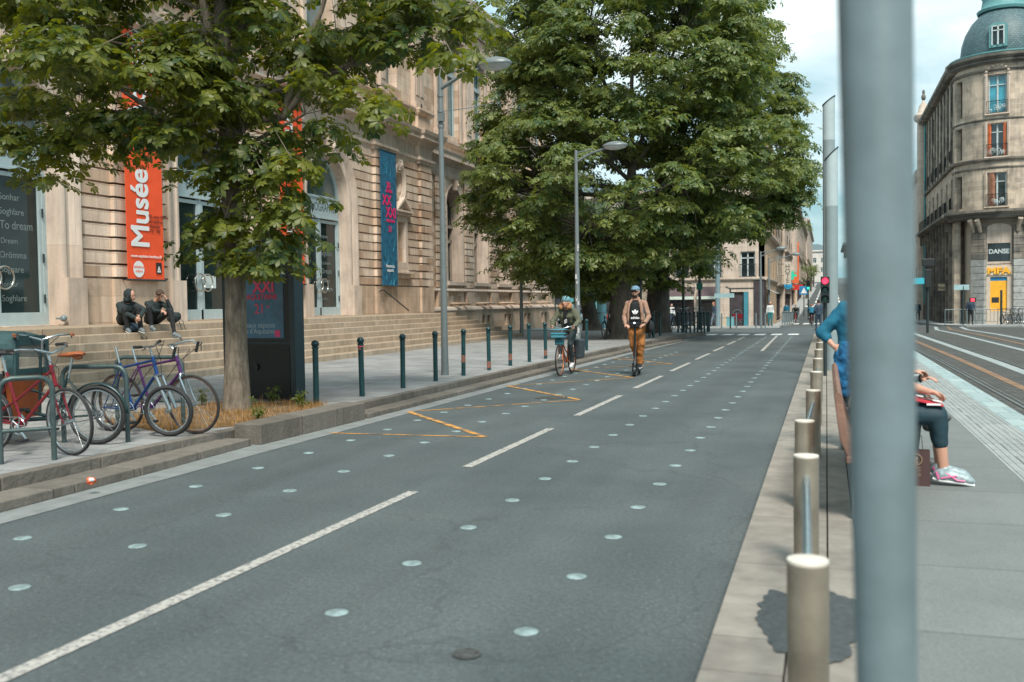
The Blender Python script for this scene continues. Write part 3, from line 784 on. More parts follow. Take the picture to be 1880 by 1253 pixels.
# wing base, string course, vents
m = M(); vh = []
for c in [42.6]+[x+.0 for x in WC]:
    for s in (-.55, .25): vh.append([(c+s,.35+(.3 if c < 45 else 0)),(c+s+.42,.35+(.3 if c < 45 else 0)),(c+s+.42,.95),(c+s,.95)])
m.panel([(39.3,0),(WE+.1,0),(WE+.1,1.2),(39.3,1.2)], vh, (WX+.26,0,0), YU, ZU, .26)
m.build('wing_base', m_plinth, mus)
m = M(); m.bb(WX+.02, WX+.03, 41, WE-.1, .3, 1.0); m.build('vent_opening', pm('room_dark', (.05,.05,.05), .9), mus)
m = M(); m.sweep([(WX,39.3,0),(WX,WE,0),(WX-12,WE,0)], [(-.1,1.2),(.3,1.2),(.34,1.26),(.3,1.36),(.16,1.42),(-.1,1.42)]); m.sweep([(WX,39.3,0),(WX,WE,0),(WX-12,WE,0)], [(-.1,2.12),(.14,2.12),(.18,2.17),(.14,2.27),(-.1,2.27)])
m.build('string_course', m_trim, mus)
for a, b in wp: M().bb(WX+.01, WX+.16, a-.02, b+.02, 1.42, 2.12).build('dado', m_plinth, mus)
for c in WC: M().lathe([(.7,0),(.8,.05),(.5,.12)], (WX, c, 1.5), 16, -pi/2, pi/2).build('sill_bracket', m_plinth, mus)
m = M(); pr = [(-.3,7.4),(.06,7.4),(.12,7.5),(.16,7.6),(.04,7.68),(.04,8.0),(.12,8.06),(.2,8.14),(.5,8.2),(.5,8.36),(.56,8.5),(-.3,8.6)]
wpth = [(WX,39.0,0),(WX,WE,0),(WX-12,WE,0)]
m.sweep(wpth, pr); m.sweep(wpth, [(-.3,8.95),(.12,8.95),(.22,9.05),(.22,9.15),(-.3,9.2)]); m.sweep(wpth, [(-.3,15.0),(.1,15.0),(.1,15.5),(.3,15.7),(.6,15.85),(.65,16.2),(-.3,16.3)])
m.build('wing_cornice', m_trim, mus)
m = M(); hs = [[(c-.85,9.5),(c+.85,9.5),(c+.85,13.9),(c-.85,13.9)] for c in WC]
m.panel([(39.2,8.55),(WE,8.55),(WE,15.1),(39.2,15.1)], hs, (WX-.02,0,0), YU, ZU, .5); m.build('wing_upper_wall', m_st, mus)
for a, b in wp:
    m = M(); m.bb(WX, WX+.16, a+.15, b-.15, 9.3, 14.8); m.bb(WX+.16, WX+.2, a+.3, b-.3, 9.8, 14.2); m.bb(WX, WX+.26, a+.05, b-.05, 9.2, 9.5); m.bb(WX, WX+.28, a+.05, b-.05, 14.4, 14.8); m.build('wing_pilaster', m_trim, mus, bevel=.012)
for c in WC: m = M(); m.bb(WX, WX+.1, c-1.08, c-.85, 9.3, 14.2); m.bb(WX, WX+.1, c+.85, c+1.08, 9.3, 14.2); m.bb(WX, WX+.28, c-1.2, c+1.2, 14.0, 14.25); m.build('wing_upper_surround', m_trim, mus, bevel=.012)
for c in WC:
    f = M()
    for q in [(c-.85,c-.75,9.5,13.9),(c+.75,c+.85,9.5,13.9),(c-.04,c+.04,9.5,13.9),(c-.85,c+.85,12.4,12.55)]: f.bb(WX-.32, WX-.25, *q)
    f.bb(WX-.36,WX-.2,c-.85,c+.85,12.38,12.57)
    fr = f.build('upper_window_frame', m_frame, mus); M().bb(WX-.36, WX-.34, c-.85, c+.85, 9.5, 13.9).build('pane', MATS['sky_glass'], fr)
m = M(); m.bb(WX-6, WX-.55, 39.2, WE-.2, 15, 15.2).build('wing_roof', pm('roof_slate', (.1,.12,.13), .7), mus); m = M(); m.bb(FX-6, FX-.3, 2, 39.2, 16.1, 16.3); m.build('roof', pm('roof_slate', (.1,.12,.13), .7), mus)
for i in range(2): m = M().bb(WX-10, WX-9.8, 39.2, WE-.2, 0, 15); 
m.build('inner_wall', MATS['room_dark'], mus)
# ---- steps ----
st = empty('stone_steps', 'wide flight of seven worn ochre stone steps up to the museum doors', 'steps', (-13, 20, 0))
m = M(); random.seed(11)
for k in range(7):
    x = -12.0-.36*k; z1 = .15*(k+1)+PZ-.01; ye = 39.0-.36*k
    z0 = PZ-.05
    # front run, jointed blocks, then the return towards the wall
    y = -2.0 - random.random()
    while y < ye-.36:
        l = random.uniform(1.1, 1.7); y2 = min(y+l, ye)
        if ye-y2 < .5: y2 = ye
        e = random.uniform(-.006,.006)
        m.bb(x-.5, x+e, y+.003, y2-.003, z0 if k == 0 else z1-.16, z1); y = y2
    m.bb(FX+.05 if k < 6 else FX-.5, x-.5, ye-.5, ye, z1-.16, z1)
m.bb(FX-.55, -14.6, -2, 36.4, 1.0, 7*.15+PZ-.012)
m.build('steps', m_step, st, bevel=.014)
# handrail on plinth
hr = M(); hr.tube([PX(700,533,FX+.35), PX(705,533,FX+.35), PX(729,571,FX+.35)+V((.5,0,0))], .025, 8)
hr.tube([PX(703,533,FX+.35), PX(703,538,FX+.35)+V((-.3,0,0))], .02, 6)
hr.top('handrail', m_dark, 'thin dark iron handrail slanting down the museum plinth', 'handrail', smooth=True)
# ---- banners ----
m_or = pm('orange_cloth', (.80,.085,.02), .7, 0, .1, 1.5, .9, 2.2)
m_bl = pm('blue_cloth', (.012,.11,.2), .7, 0, .5, 5, .15, 8)
m_wt = pm('print_white', (.7,.72,.72), .7, 0, .02); m_pk = pm('print_pink', (.75,.01,.13), .7, 0, .02); m_dk = pm('print_dark', (.14,.03,.02), .7, 0, .02)
def cloth(name, X, y0, y1, z0, z1, mat, label):
    e = empty(name, label, 'banner', (X, (y0+y1)/2, z0)); b = M(); n = 30; vs = []
    for s in (0, -.012):
        for i in range(n+1):
            z = z0+(z1-z0)*i/n; o = .001
            vs += [(X+o+s, y0, z), (X+o*.5+s, (y0+y1)/2, z), (X-o+s, y1, z)]
    k = (n+1)*3; fs = []
    for i in range(n):
        for j in range(2):
            a = i*3+j; fs.append((a, a+1, a+4, a+3)); fs.append((a+k, a+k+3, a+k+4, a+k+1))
    for i in range(n): fs += [(i*3, i*3+3, i*3+3+k, i*3+k), (i*3+2, i*3+2+k, i*3+5+k, i*3+5)]
    fs += [(0,1,1+k,k),(1,2,2+k,1+k),(n*3,n*3+k,n*3+k+1,n*3+1),(n*3+1,n*3+k+1,n*3+k+2,n*3+2)]
    b.add(vs, fs); b.build('cloth', mat, e, smooth=False)
    r = M(); 
    for z in (z0, z1): r.tube([(X, y0-.05, z), (X, y1+.05, z)], .025, 8)
    for z in (z0, z1):
        for y in (y0, y1): r.tube([(X-.3, y, z), (X, y, z)], .012, 6)
    r.build('rod', m_dark, e, smooth=True); return e
BX = FX+.36
def orange(y0, y1, lab):
    z0 = 2.25; e = cloth('orange_banner', BX, y0, y1, z0, 8.3, m_or, lab); X = BX+.014; c = (y0+y1)/2
    text('Musée', m_wt, .92, (X, y0+.78, z0+.78), ZU, (0,-1,0), e, 'lettering', .003, 'LEFT', .02, sx=.80)
    text("d'Aquitaine", m_wt, .92, (X, y0+.78, z0+3.3), ZU, (0,-1,0), e, 'lettering', .003, 'LEFT', .02, sx=.80)
    text('musee-aquitaine-bordeaux.fr', m_wt, .1, (X, c, z0+.55), YU, ZU, e, 'lettering', .003, 'CENTER', .004)
    for i, t in enumerate(['20, cours Pasteur', 'du mardi au', 'dimanche', '11h - 18h']): text(t, m_dk, .105, (X, y0+.82, z0+1.55-i*.12), YU, ZU, e, 'small_print', .003, 'LEFT', .004)
    l = M(); l.lathe([(.2,0),(.2,.004),(0,.004)], (0,0,0), 28); l.xf(Matrix.Translation((X, y0+.38, z0+.26)) @ Matrix.Rotation(pi/2, 4, 'Y')); l.build('round_logo', m_wt, e)
    text('BORDEAUX', m_or, .07, (X+.008, y0+.38, z0+.29), YU, ZU, e, 'logo_words', .002); text('culture', m_or, .09, (X+.008, y0+.38, z0+.19), YU, ZU, e, 'logo_words', .002)
    q = M().bb(X, X+.004, y1-.33, y1-.12, z0+.16, z0+.44); q.build('square_logo', m_black, e)
    q = M(); q.panel([(-.07,0),(.07,0),(0,.16)], [[(-.025,.03),(.025,.03),(0,.09)]], (X+.008, y1-.225, z0+.2), YU, ZU, .003); q.build('logo_mark', m_wt, e)
    return e
orange(19.62, 20.98, 'orange vertical museum banner hanging left of the HISTOIRE door, above the two seated men')
orange(26.62, 28.02, 'orange vertical museum banner partly hidden by the tree and the advertising panel')
e = cloth('blue_banner', BX, 33.78, 35.2, 2.28, 7.4, m_bl, 'narrow blue banner with pink lettering on the museum wall right of the doors')
X = BX+.014; c = 34.49
for t, s, z, yy in [('20',.34,6.0,-.05),('ANNÉES',.16,5.84,0),('XX',.55,5.35,-.2),('XXI',.55,4.9,.15),('AQUITAINE',.15,4.72,.1),('21',.3,4.35,.05)]: text(t, m_pk, s, (X, c+yy, z), YU, ZU, e, 'lettering', .003, 'CENTER', .02)
for t, z in [('Nouveaux',2.98),('espaces',2.82)]: text(t, m_wt, .19, (X, c, z), YU, ZU, e, 'lettering', .003, 'CENTER', .01)
m_blp = pm('print_pale_blue', (.03,.22,.32), .7, 0, .1)
m = M(); random.seed(5)
for i in range(26):
    y, z, r = c+random.uniform(-.5,.5), random.uniform(2.5,7.2), random.uniform(.05,.16)
    if 4.2 < z < 6.4: continue
    m.ring((X, y, z), (1,0,0), r, .012, 14, 3, .002)
    m.tube([(X, y, z-r), (X, y+random.uniform(-.15,.15), z-r-.2)], .01, 4)
m.build('line_drawings', m_blp, e)
# wall lamp ball left of the banner
pg = M(); p = PX(117,585,FX+.2); pg.ell((p.x,p.y,p.z), .075); pg.tube([p, p-V((.2,0,0))], .02); pg.top('wall_knob', m_greypost, 'small round metal knob low on the plinth beside the left glass door', 'knob', smooth=True)
# museum forecourt side: little pigeon on the steps
# ---------- trees ----------
import numpy as np
def leafmat(name, c1, c2, tr=.35, rough=.45):
    m, nt, b = newmat(name); L = nt.links.new
    g = nt.nodes.new('ShaderNodeNewGeometry'); n = nt.nodes.new('ShaderNodeTexNoise'); n.inputs['Scale'].default_value = 1.1; n.inputs['Detail'].default_value = 3
    L(g.outputs['Position'], n.inputs['Vector'])
    ad = nt.nodes.new('ShaderNodeMath'); ad.operation = 'MULTIPLY_ADD'; L(g.outputs['Random Per Island'], ad.inputs[0]); ad.inputs[1].default_value = .45; L(n.outputs['Fac'], ad.inputs[2])
    r = ramp(nt, .38, 1.0, c1, c2); L(ad.outputs[0], r.inputs['Fac']); L(r.outputs['Color'], b.inputs['Base Color'])
    b.inputs['Roughness'].default_value = rough; b.inputs['Specular IOR Level'].default_value = .5
    t = nt.nodes.new('ShaderNodeBsdfTranslucent'); mx = nt.nodes.new('ShaderNodeMixShader'); mx.inputs[0].default_value = tr
    hs = nt.nodes.new('ShaderNodeHueSaturation'); hs.inputs['Hue'].default_value = .475; hs.inputs['Saturation'].default_value = 1.2; hs.inputs['Value'].default_value = 2.0
    L(r.outputs['Color'], hs.inputs['Color']); L(hs.outputs['Color'], t.inputs['Color'])
    L(b.outputs[0], mx.inputs[1]); L(t.outputs[0], mx.inputs[2]); L(mx.outputs[0], nt.nodes['Material Output'].inputs['Surface'])
    MATS[name] = m; return m
def bark(name, c1, c2, sc=6):
    m, nt, b = newmat(name); L = nt.links.new
    g = nt.nodes.new('ShaderNodeNewGeometry'); mp = nt.nodes.new('ShaderNodeMapping'); mp.inputs['Scale'].default_value = (1, 1, .28); L(g.outputs['Position'], mp.inputs['Vector'])
    n = nt.nodes.new('ShaderNodeTexNoise'); n.inputs['Scale'].default_value = sc; n.inputs['Detail'].default_value = 10; n.inputs['Roughness'].default_value = .7; L(mp.outputs[0], n.inputs['Vector'])
    r = ramp(nt, .32, .68, c1, c2); L(n.outputs['Fac'], r.inputs['Fac']); L(r.outputs['Color'], b.inputs['Base Color']); b.inputs['Roughness'].default_value = .9
    bp = nt.nodes.new('ShaderNodeBump'); bp.inputs['Strength'].default_value = .8; bp.inputs['Distance'].default_value = .03; L(n.outputs['Fac'], bp.inputs['Height']); L(bp.outputs['Normal'], b.inputs['Normal'])
    return m
def palmate(rng, n, pos, nrm, size, nl=7, droop=.55):
    """n palmate leaves: pos (n,3), nrm (n,3) blade normal, leaflets fan from the stalk and droop"""
    up = nrm/np.linalg.norm(nrm, axis=1, keepdims=True)
    rv = rng.normal(size=(n,3)); a = np.cross(up, rv); a /= np.linalg.norm(a, axis=1, keepdims=True); b = np.cross(up, a)
    V_ = []; F_ = []
    sz = size*rng.uniform(.65, 1.25, n)
    base = 0
    for j in range(nl):
        t = (j-(nl-1)/2)*(2.0*pi/(nl+1.6)); ln = (1.0 - .38*abs(j-(nl-1)/2)/((nl-1)/2))
        d = a*cos(t) + b*sin(t); s = -a*sin(t)+b*cos(t)
        dr = droop*rng.uniform(.4, 1.3, (n,1)); L_ = (sz*ln)[:,None]; w = L_*.2
        p0 = pos + d*L_*.04
        p1 = pos + d*L_*.70 + s*w*1.15 - up*L_*dr*.32; p2 = pos + d*L_*.66 - up*L_*dr*.18; p3 = pos + d*L_*.70 - s*w*1.15 - up*L_*dr*.32
        p4 = pos + d*L_*.99 - up*L_*dr*.66
        V_.append(np.stack([p0,p1,p2,p3,p4], 1))
    v = np.concatenate(V_, 1)          # n, nl*5, 3
    nv = nl*5; f = []
    for j in range(nl):
        k = j*5; f += [(k,k+1,k+2),(k,k+2,k+3),(k+1,k+4,k+2),(k+2,k+4,k+3)]
    f = np.array(f)[None] + (np.arange(n)*nv)[:,None,None]
    return v.reshape(-1,3), f.reshape(-1,3)
def npmesh(name, v, f, mat, parent, org):
    me = D.meshes.new(name); v = v - np.array(org)
    me.vertices.add(len(v)); me.vertices.foreach_set('co', v.astype(np.float32).ravel())
    me.loops.add(len(f)*3); me.loops.foreach_set('vertex_index', f.astype(np.int32).ravel())
    me.polygons.add(len(f)); me.polygons.foreach_set('loop_start', np.arange(0, len(f)*3, 3, dtype=np.int32)); me.polygons.foreach_set('loop_total', np.full(len(f), 3, dtype=np.int32))
    me.update(calc_edges=True); me.validate(); me.materials.append(mat)
    o = D.objects.new(name, me); C.objects.link(o); o.parent = parent; return o
def tree(label, base, trunk, limbs, blobs, nclump, per, lsize, lm, bm, seed, clr=.55, cat='tree', group=None, nl=7, hole=0, shell=.55, extra=None, stems=(), flat=.5):
    """trunk: (pts, radii); blobs: [(centre, radii)] giving the crown's uneven envelope; clumps of leaves sit at twig ends"""
    rng = np.random.default_rng(seed); random.seed(seed)
    t = empty('chestnut_tree', label, cat, base, group=group)
    m = M(); m.tube(trunk[0], trunk[1], 14)
    wts = np.array([b[1][0]*b[1][1]*b[1][2] for b in blobs])**.75; wts /= wts.sum()
    cl = []
    for i in range(nclump):
        k = rng.choice(len(blobs), p=wts); c, r = np.array(blobs[k][0]), np.array(blobs[k][1])
        d = rng.normal(size=3); d /= np.linalg.norm(d); rr = rng.uniform(shell, 1.)**.6
        p = c + d*r*rr
        q = noise.noise(V(p)*.55+V((seed,0,0)))
        if q < -hole: continue
        cl.append(p)
    if extra: cl += [np.array(e) for e in extra]
    cl = np.array(cl)
    # limbs: from fork points toward the clumps
    forks = [V(p) for p in limbs]
    ends = []
    for f in forks:
        m.tube([V(trunk[0][-1])*.0+V(f[:]) if False else nearest(trunk[0], f), f], [trunk[1][-1]*.62, trunk[1][-1]*.34], 8)
    idx = rng.permutation(len(cl))[:min(len(cl), 420)]
    for i in idx:
        p = V(cl[i]); f = min(forks, key=lambda q: (q-p).length + (0 if q.z < p.z+.8 else 2))
        mid = (p+f)/2 + V((random.uniform(-.2,.2), random.uniform(-.2,.2), random.uniform(0,.35)))
        ll = (p-f).length; r0 = trunk[1][-1]*.13*min(1.5, .5+ll/4)
        m.tube([f, mid, p], [r0, r0*.55, .008], 5, cap=False)
    for pts_, rs_ in stems: m.tube(pts_, rs_, 9)
    m.build('trunk', bm, t, smooth=True)
    n = len(cl)*per
    ci = np.repeat(np.arange(len(cl)), per)
    off = rng.normal(size=(n,3)); off /= np.linalg.norm(off, axis=1, keepdims=True)
    crad = clr*rng.uniform(.6, 1.25, len(cl))[ci][:,None]
    rad = rng.uniform(.35, 1., (n,1))
    pos = cl[ci] + off*crad*rad*np.array([1.2,1.2,flat])
    pos[:,2] -= (crad*rad*rad*(1-off[:,2:3]**2))[:,0]*.42
    nr = off*np.array([.75,.75,.4]) + np.array([0,0,.8]) + rng.normal(size=(n,3))*.25
    v, f = palmate(rng, n, pos, nr, lsize, nl)
    npmesh('crown', v, f, lm, t, base)
    return t
def nearest(pts, f):
    best = None
    pts = [V(p) for p in pts]
    for a, b in zip(pts, pts[1:]):
        for i in range(11):
            p = a.lerp(b, i/10); s = (p-f).length + (max(0, p.z-f.z+.5))*3
            if best is None or s < best[0]: best = (s, p)
    return best[1]
bk_near = bark('bark_grey', (.06,.048,.035), (.26,.215,.165), 14)
bk_dark = bark('bark_dark', (.045,.04,.032), (.14,.12,.10), 5)
lf_near = leafmat('leaf_near', (.030,.070,.026), (.165,.185,.03), .45)
lf_mid = leafmat('leaf_mid', (.036,.088,.036), (.19,.225,.06), .38)
lf_dark = leafmat('leaf_dark', (.03,.065,.025), (.075,.11,.03), .3)
# near tree: positions surveyed at the trunk's own distance (13 m)
def at(x, y, Y): return tuple(PY(x, y, Y))
b1 = (-7.75, 11.6, PZ)
tp = [(-7.70,11.6,0), (-7.69,11.6,.3), (-7.68,11.6,1.0), (-7.67,11.6,1.9), at(426,360,11.6), at(420,250,11.65), at(412,120,11.7), at(405,0,11.7), at(400,-150,11.7), at(398,-330,11.7)]
tr_ = [.25,.185,.15,.14,.135,.125,.11,.095,.08,.05]
lb = [at(300,200,11.4), at(200,150,11.0), at(90,210,11.2), at(560,210,12.0), at(650,120,12.2), at(740,100,12.6), at(380,60,10.8), at(430,100,12.8), at(350,-80,11.2), at(560,-60,12.2), at(220,-50,11.0), at(450,250,11.2), at(120,60,11.3), at(480,-250,11.8)]
def blob(x, y, Y, a, b, c): return (at(x, y, Y), (a, b, c))
bl1 = [blob(120,210,11.2,1.35,1.1,.5), blob(230,120,10.6,1.2,1.2,.75), blob(60,100,11.3,1.3,1.1,.85), blob(330,200,10.9,.9,1.0,.6),
       blob(430,120,11.6,1.1,1.3,1.0), blob(560,170,12.0,1.1,1.2,.75), blob(690,110,12.4,1.0,1.0,.55), blob(780,55,12.7,.75,.8,.5),
       blob(560,0,12.1,1.5,1.4,.9), blob(300,-20,11.0,1.6,1.5,1.0), blob(80,-40,11.0,1.5,1.3,.9), blob(760,-60,12.8,1.2,1.2,.8),
       blob(420,-200,11.6,2.6,2.2,1.2), blob(330,270,11.2,.45,.5,.3), blob(60,290,11.2,.75,.6,.2), blob(230,240,10.9,.8,.6,.22), blob(480,290,11.5,.5,.5,.35), blob(500,370,11.4,.3,.4,.5), blob(440,440,11.3,.45,.3,.4), blob(640,190,12.2,.7,.6,.2)]
ex = [at(x, y, 11.3+random.uniform(-.3,.3)) for x, y in [(400,330),(470,360),(510,330),(540,300),(400,400),(440,470),(490,430),(505,470),(380,430),(460,400),(530,350),(420,300),(480,480),(375,455),(520,390),(500,300),(350,290),(690,200),(830,100),(600,225),(660,170)]]
tree('grey-barked chestnut tree in the grass pit, nearest to us, its leaves over the museum front', b1, (tp, tr_), lb, bl1, 300, 34, .155, lf_near, bk_near, 4, .52, nl=7, hole=.13, extra=ex, stems=[
    ([at(424,345,11.6), at(395,300,11.5), at(350,262,11.4), at(300,215,11.3), at(215,160,11.1)], [.085,.07,.058,.045,.025]),
    ([at(421,262,11.65), at(455,225,11.7), at(520,215,11.9), at(572,150,12.1), at(640,120,12.3), at(760,85,12.6)], [.07,.062,.055,.05,.04,.02]),
    ([at(520,215,11.9), at(545,120,11.9), at(590,20,12), at(620,-80,12)], [.045,.04,.032,.02]),
    ([at(412,150,11.7), at(440,80,11.9), at(455,0,12), at(470,-120,12.1)], [.08,.07,.06,.04]),
    ([at(412,140,11.7), at(385,70,11.5), at(372,0,11.4), at(350,-120,11.2)], [.07,.06,.05,.03]),
    ([at(300,215,11.3), at(200,205,11.2), at(90,200,11.2)], [.035,.028,.014])])
# root flare + trunk sprouts handled by trunk radii
b2 = (-7.3, 36.6, PZ)
def at2(x, y, Y=37): return tuple(PY(x, y, Y))
t2 = ([(-7.35,36.6,-.05),(-7.33,36.6,.4),(-7.3,36.6,1.2),(-7.15,36.6,2.6),(-7.0,36.6,3.8),(-6.95,36.6,5.2),(-7.0,36.9,6.6)], [.80,.66,.56,.50,.40,.28,.16])
lb2 = [at2(1080,420,35), at2(1000,330), at2(1120,300,35), at2(1250,330,36), at2(1160,200), at2(1040,200,38), at2(1270,180,37), at2(1160,60), at2(940,350,38), at2(1340,280,38), at2(1080,60,39), at2(1250,60,38)]
bl2 = [(at2(1130,330,36.5),(5.6,4.6,3.6)), (at2(960,330,38),(2.4,2.4,2.3)), (at2(1010,200,38.5),(2.6,2.8,2.2)), (at2(1000,90,39),(2.2,2.4,1.8)), (at2(1170,120,37),(4.6,4.4,3.6)),
       (at2(1100,-10,38),(3.6,3.6,2.8)), (at2(1280,50,38),(2.6,2.8,2.2)), (at2(905,420,38),(.9,1.0,.7)), (at2(1000,450,36.5),(1.9,2,1.1)), (at2(1100,470,35.5),(2.4,2,1.0)), (at2(1090,380,34.5),(2.6,1.4,1.8)), (at2(1010,500,37),(1.2,1.4,.7)), (at2(1090,525,37.5),(1.6,1.4,.5)), (at2(1330,240,38),(2.8,2.8,3.0)), (at2(900,255,38),(.8,.9,.6)), (at2(880,330,38),(.7,.8,.6)),(at2(1180,-90,38),(3.2,3.2,2))]
tree('big spreading chestnut tree behind the scooter rider, with the thickest trunk', b2, t2, lb2, bl2, 1000, 44, .25, lf_mid, bk_dark, 8, .88, nl=5, hole=.36, shell=.72, flat=.30)
b3 = (-7.05, 43.2, PZ)
t3 = ([(-7.1,43.2,-.05),(-7.1,43.2,.5),(-7.05,43.2,2),(-7.0,43.2,4),(-6.9,43.2,6),(-6.8,43.2,9.5)], [.72,.58,.48,.42,.3,.12])
lb3 = [at2(1260,430,42), at2(1330,400,43), at2(1390,300,43), at2(1200,440,43), at2(1300,250,43), at2(1350,160,43)]
bl3 = [(at2(1330,345,42.5),(3.2,3,2.1)), (at2(1400,290,43),(1.9,2,2.4)), (at2(1240,430,42),(2.5,2.4,1.6)), (at2(1380,150,43.5),(1.7,2,2.3)), (at2(1445,380,43),(.75,.8,.7)), (at2(1245,500,42.5),(1.2,1.2,.5)), (at2(1330,60,43.5),(2,2,1.6)), (at2(1440,200,43.5),(.5,.7,1.0))]
tree('dark-trunked chestnut tree just behind the biggest one, its crown reaching over the street', b3, t3, lb3, bl3, 400, 42, .25, lf_mid, bk_dark, 12, .85, nl=5, hole=.3, shell=.68, flat=.32)
b4 = tuple(GS(1090, 603)[:2])+(PZ,); b4 = (-16.5, 52.5, 0)
p4 = PY(1088, 600, 52); b4 = (p4.x, 52, 0.0)
t4 = ([(b4[0],52,-.1),(b4[0]-.1,52,.6),(b4[0]-.35,52,2.2),(b4[0]-.5,52,4)], [.62,.42,.36,.3])
bl4 = [(at2(1070,500,52),(1.9,2,1.1)), (at2(1120,490,51),(1.7,1.5,1.1)), (at2(1045,480,51),(1.5,1.5,1.0)), (at2(1090,430,52),(3.5,3,2))]
tree('slimmer dark tree between the lamp post and the blue-grey column', b4, t4, [at2(1060,480,52), at2(1110,470,52)], bl4, 200, 15, .4, lf_dark, bk_dark, 15, .6, nl=5, hole=.2)
# dry grass and weeds round the near tree
rng = np.random.default_rng(3); n = 9000
u = rng.uniform(0,1,n); yy = 9.3+u*3.2; x0 = np.interp(yy, [9.3,10,11,12,12.5], [-7.2,-8.6,-8.9,-8.5,-7.5]); x1 = np.interp(yy, [9.3,10.0,11.5,12.5], [-6.95,-6.6,-6.5,-6.75])
xx = x0+(x1-x0)*rng.uniform(0,1,n)
keep = rng.uniform(0,1,n) < .5+.5*np.sin(xx*5)*np.cos(yy*4); xx = xx[keep]; yy = yy[keep]; n = len(xx)
h = rng.uniform(.03,.10,n)*(1+.8*(rng.uniform(0,1,n) > .96)); a = rng.uniform(0,2*pi,n); ln = rng.uniform(.01,.08,n)
p = np.stack([xx,yy,np.full(n,PZ)],1); w = .004; dx = np.stack([np.cos(a),np.sin(a),np.zeros(n)],1); sx = np.stack([-np.sin(a),np.cos(a),np.zeros(n)],1)
vv = np.stack([p-sx*w, p+sx*w, p+dx*ln[:,None]+np.array([0,0,1])*h[:,None]],1).reshape(-1,3); ff = np.arange(n*3).reshape(-1,3)
grass_m = leafmat('dry_grass', (.26,.14,.05), (.50,.30,.12), .3, .8)
for e in MATS['dry_grass'].node_tree.nodes:
    if e.type == 'HUE_SAT': e.inputs['Value'].default_value = 1.1; e.inputs['Hue'].default_value = .5
go = npmesh('dry_grass', vv, ff, grass_m, None, (0,0,0)); tag(go, 'straw-coloured dry grass in the pit round the near tree', 'grass', kind='stuff')
pit = M(); pit.panel([(-7.3,9.4),(-6.62,9.9),(-6.5,11.5),(-6.8,12.4),(-8.6,12.5),(-8.9,11),(-8.6,10)], [], (0,0,PZ+.006), (1,0,0), (0,1,0), .004)
struct(pit, 'soil', pm('soil', (.16,.105,.055), .95, 0, .35, 9, .6, 60))
def weed(p, label, s=1., yellow=False, n=40, h=.3):
    e = empty('weed', label, 'weed', p); rng = np.random.default_rng(int(abs(p[0]*100))); m = M()
    random.seed(int(p[1]*50)); tips = []
    for i in range(5):
        q = V(p)+V((random.uniform(-.1,.1), random.uniform(-.1,.1), h*random.uniform(.5,1)))*s; m.tube([p, (V(p)+q)/2+V((.01,0,0)), q], [.005,.004,.002], 4); tips.append(q)
    m.build('stem', lf_near, e)
    q = np.array([tips[i % 5].lerp(V(p), random.uniform(0,.7))+V((random.uniform(-.05,.05),random.uniform(-.05,.05),0)) for i in range(n)])
    v, f = palmate(rng, n, q, rng.normal(size=(n,3))*.5+np.array([0,0,.8]), .07*s, 3); npmesh('foliage', v, f, lf_near, e, p)
for x, y, s, lab in [(472,772,1.,'low green weed at the front edge of the tree pit'),(555,750,1.1,'bushy green weed beside the last dark green bollard'),(497,742,.9,'small green weed in front of the advertising panel'),(518,735,1.3,'tall yellowish weed against the advertising panel'),(370,745,.9,'green weed behind the road bike wheel')]:
    g_ = G(x, y, PZ); weed(tuple(g_), lab, s)
# ---------- bollards ----------
m_rustp = pm('chipped_paint', (.28,.11,.07), .8, 0, .3, 20)
def green_bollard(label):
    e = empty('bollard', label, 'bollard', (0,0,0), group='dark green ball-topped bollards along the kerb')
    M().tube([(0,0,-.02),(0,0,.80)], .042, 16).build('post', m_green, e, smooth=True)
    M().ell((0,0,.86), .056, n=16, k=10).tube([(0,0,.79),(0,0,.815)], .05, 14).build('ball', pm('ball_green', (.012,.045,.052), .2, .2), e, smooth=True)
    return e
gb = green_bollard('dark green ball-topped bollard at the end of the grass pit, first of its row'); gb['category'] = 'bollard'
gb.location = (*G(581,742,PZ)[:2], PZ)
pos = [(665,728),(740,713),(800,700),(851,690),(898,680),(937,672),(972,665),(1002,659),(1055,650),(1077,644)]
labs = ['dark green bollard with a red-white tape round its neck, second from the grass pit','dark green bollard in front of the blue banner steps, third from the grass pit','dark green bollard just left of the nearest lamp post',
 'dark green bollard just right of the nearest lamp post, its paint chipped halfway','dark green bollard, second to the right of the nearest lamp post','dark green bollard, third to the right of the nearest lamp post','dark green bollard, fourth to the right of the nearest lamp post',
 'dark green bollard just left of the cyclist','dark green bollard hidden behind the cyclist and the second lamp post','dark green bollard just right of the second lamp post']
allb = [gb]
for (x, y), lb_ in zip(pos, labs):
    g_ = G(x, y, PZ); allb.append(dup(gb, (g_.x, g_.y, PZ), 0, lb_))
random.seed(5)
for o in allb: o.rotation_euler = (random.uniform(-.012,.012), random.uniform(-.016,-.0), random.uniform(0,6))
for i, z in [(4,.33),(5,.12),(6,.2),(8,.15),(9,.12)]:
    q = M(); c = allb[i]
    q.tube([(0,0,z-.07),(0,0,z+.07)], .0428, 12); o = q.build('chipped_patch', m_rustp, c, local=True, smooth=True)
q = M().ring((0,0,.77), (0,0,1), .046, .009, 16, 5); q.box((.06,-.04,.74), (.05,.01,.03)); o = q.build('tape', pm('tape_red', (.6,.1,.1), .5), allb[1], local=True)
fb = [(1200,620),(1212,617),(1245,611),(1252.5,611),(1260,612),(1267.5,612),(1275,611),(1281,610.5),(1288,610),(1293.5,610.5),(1299,609.5),(1302,609)]
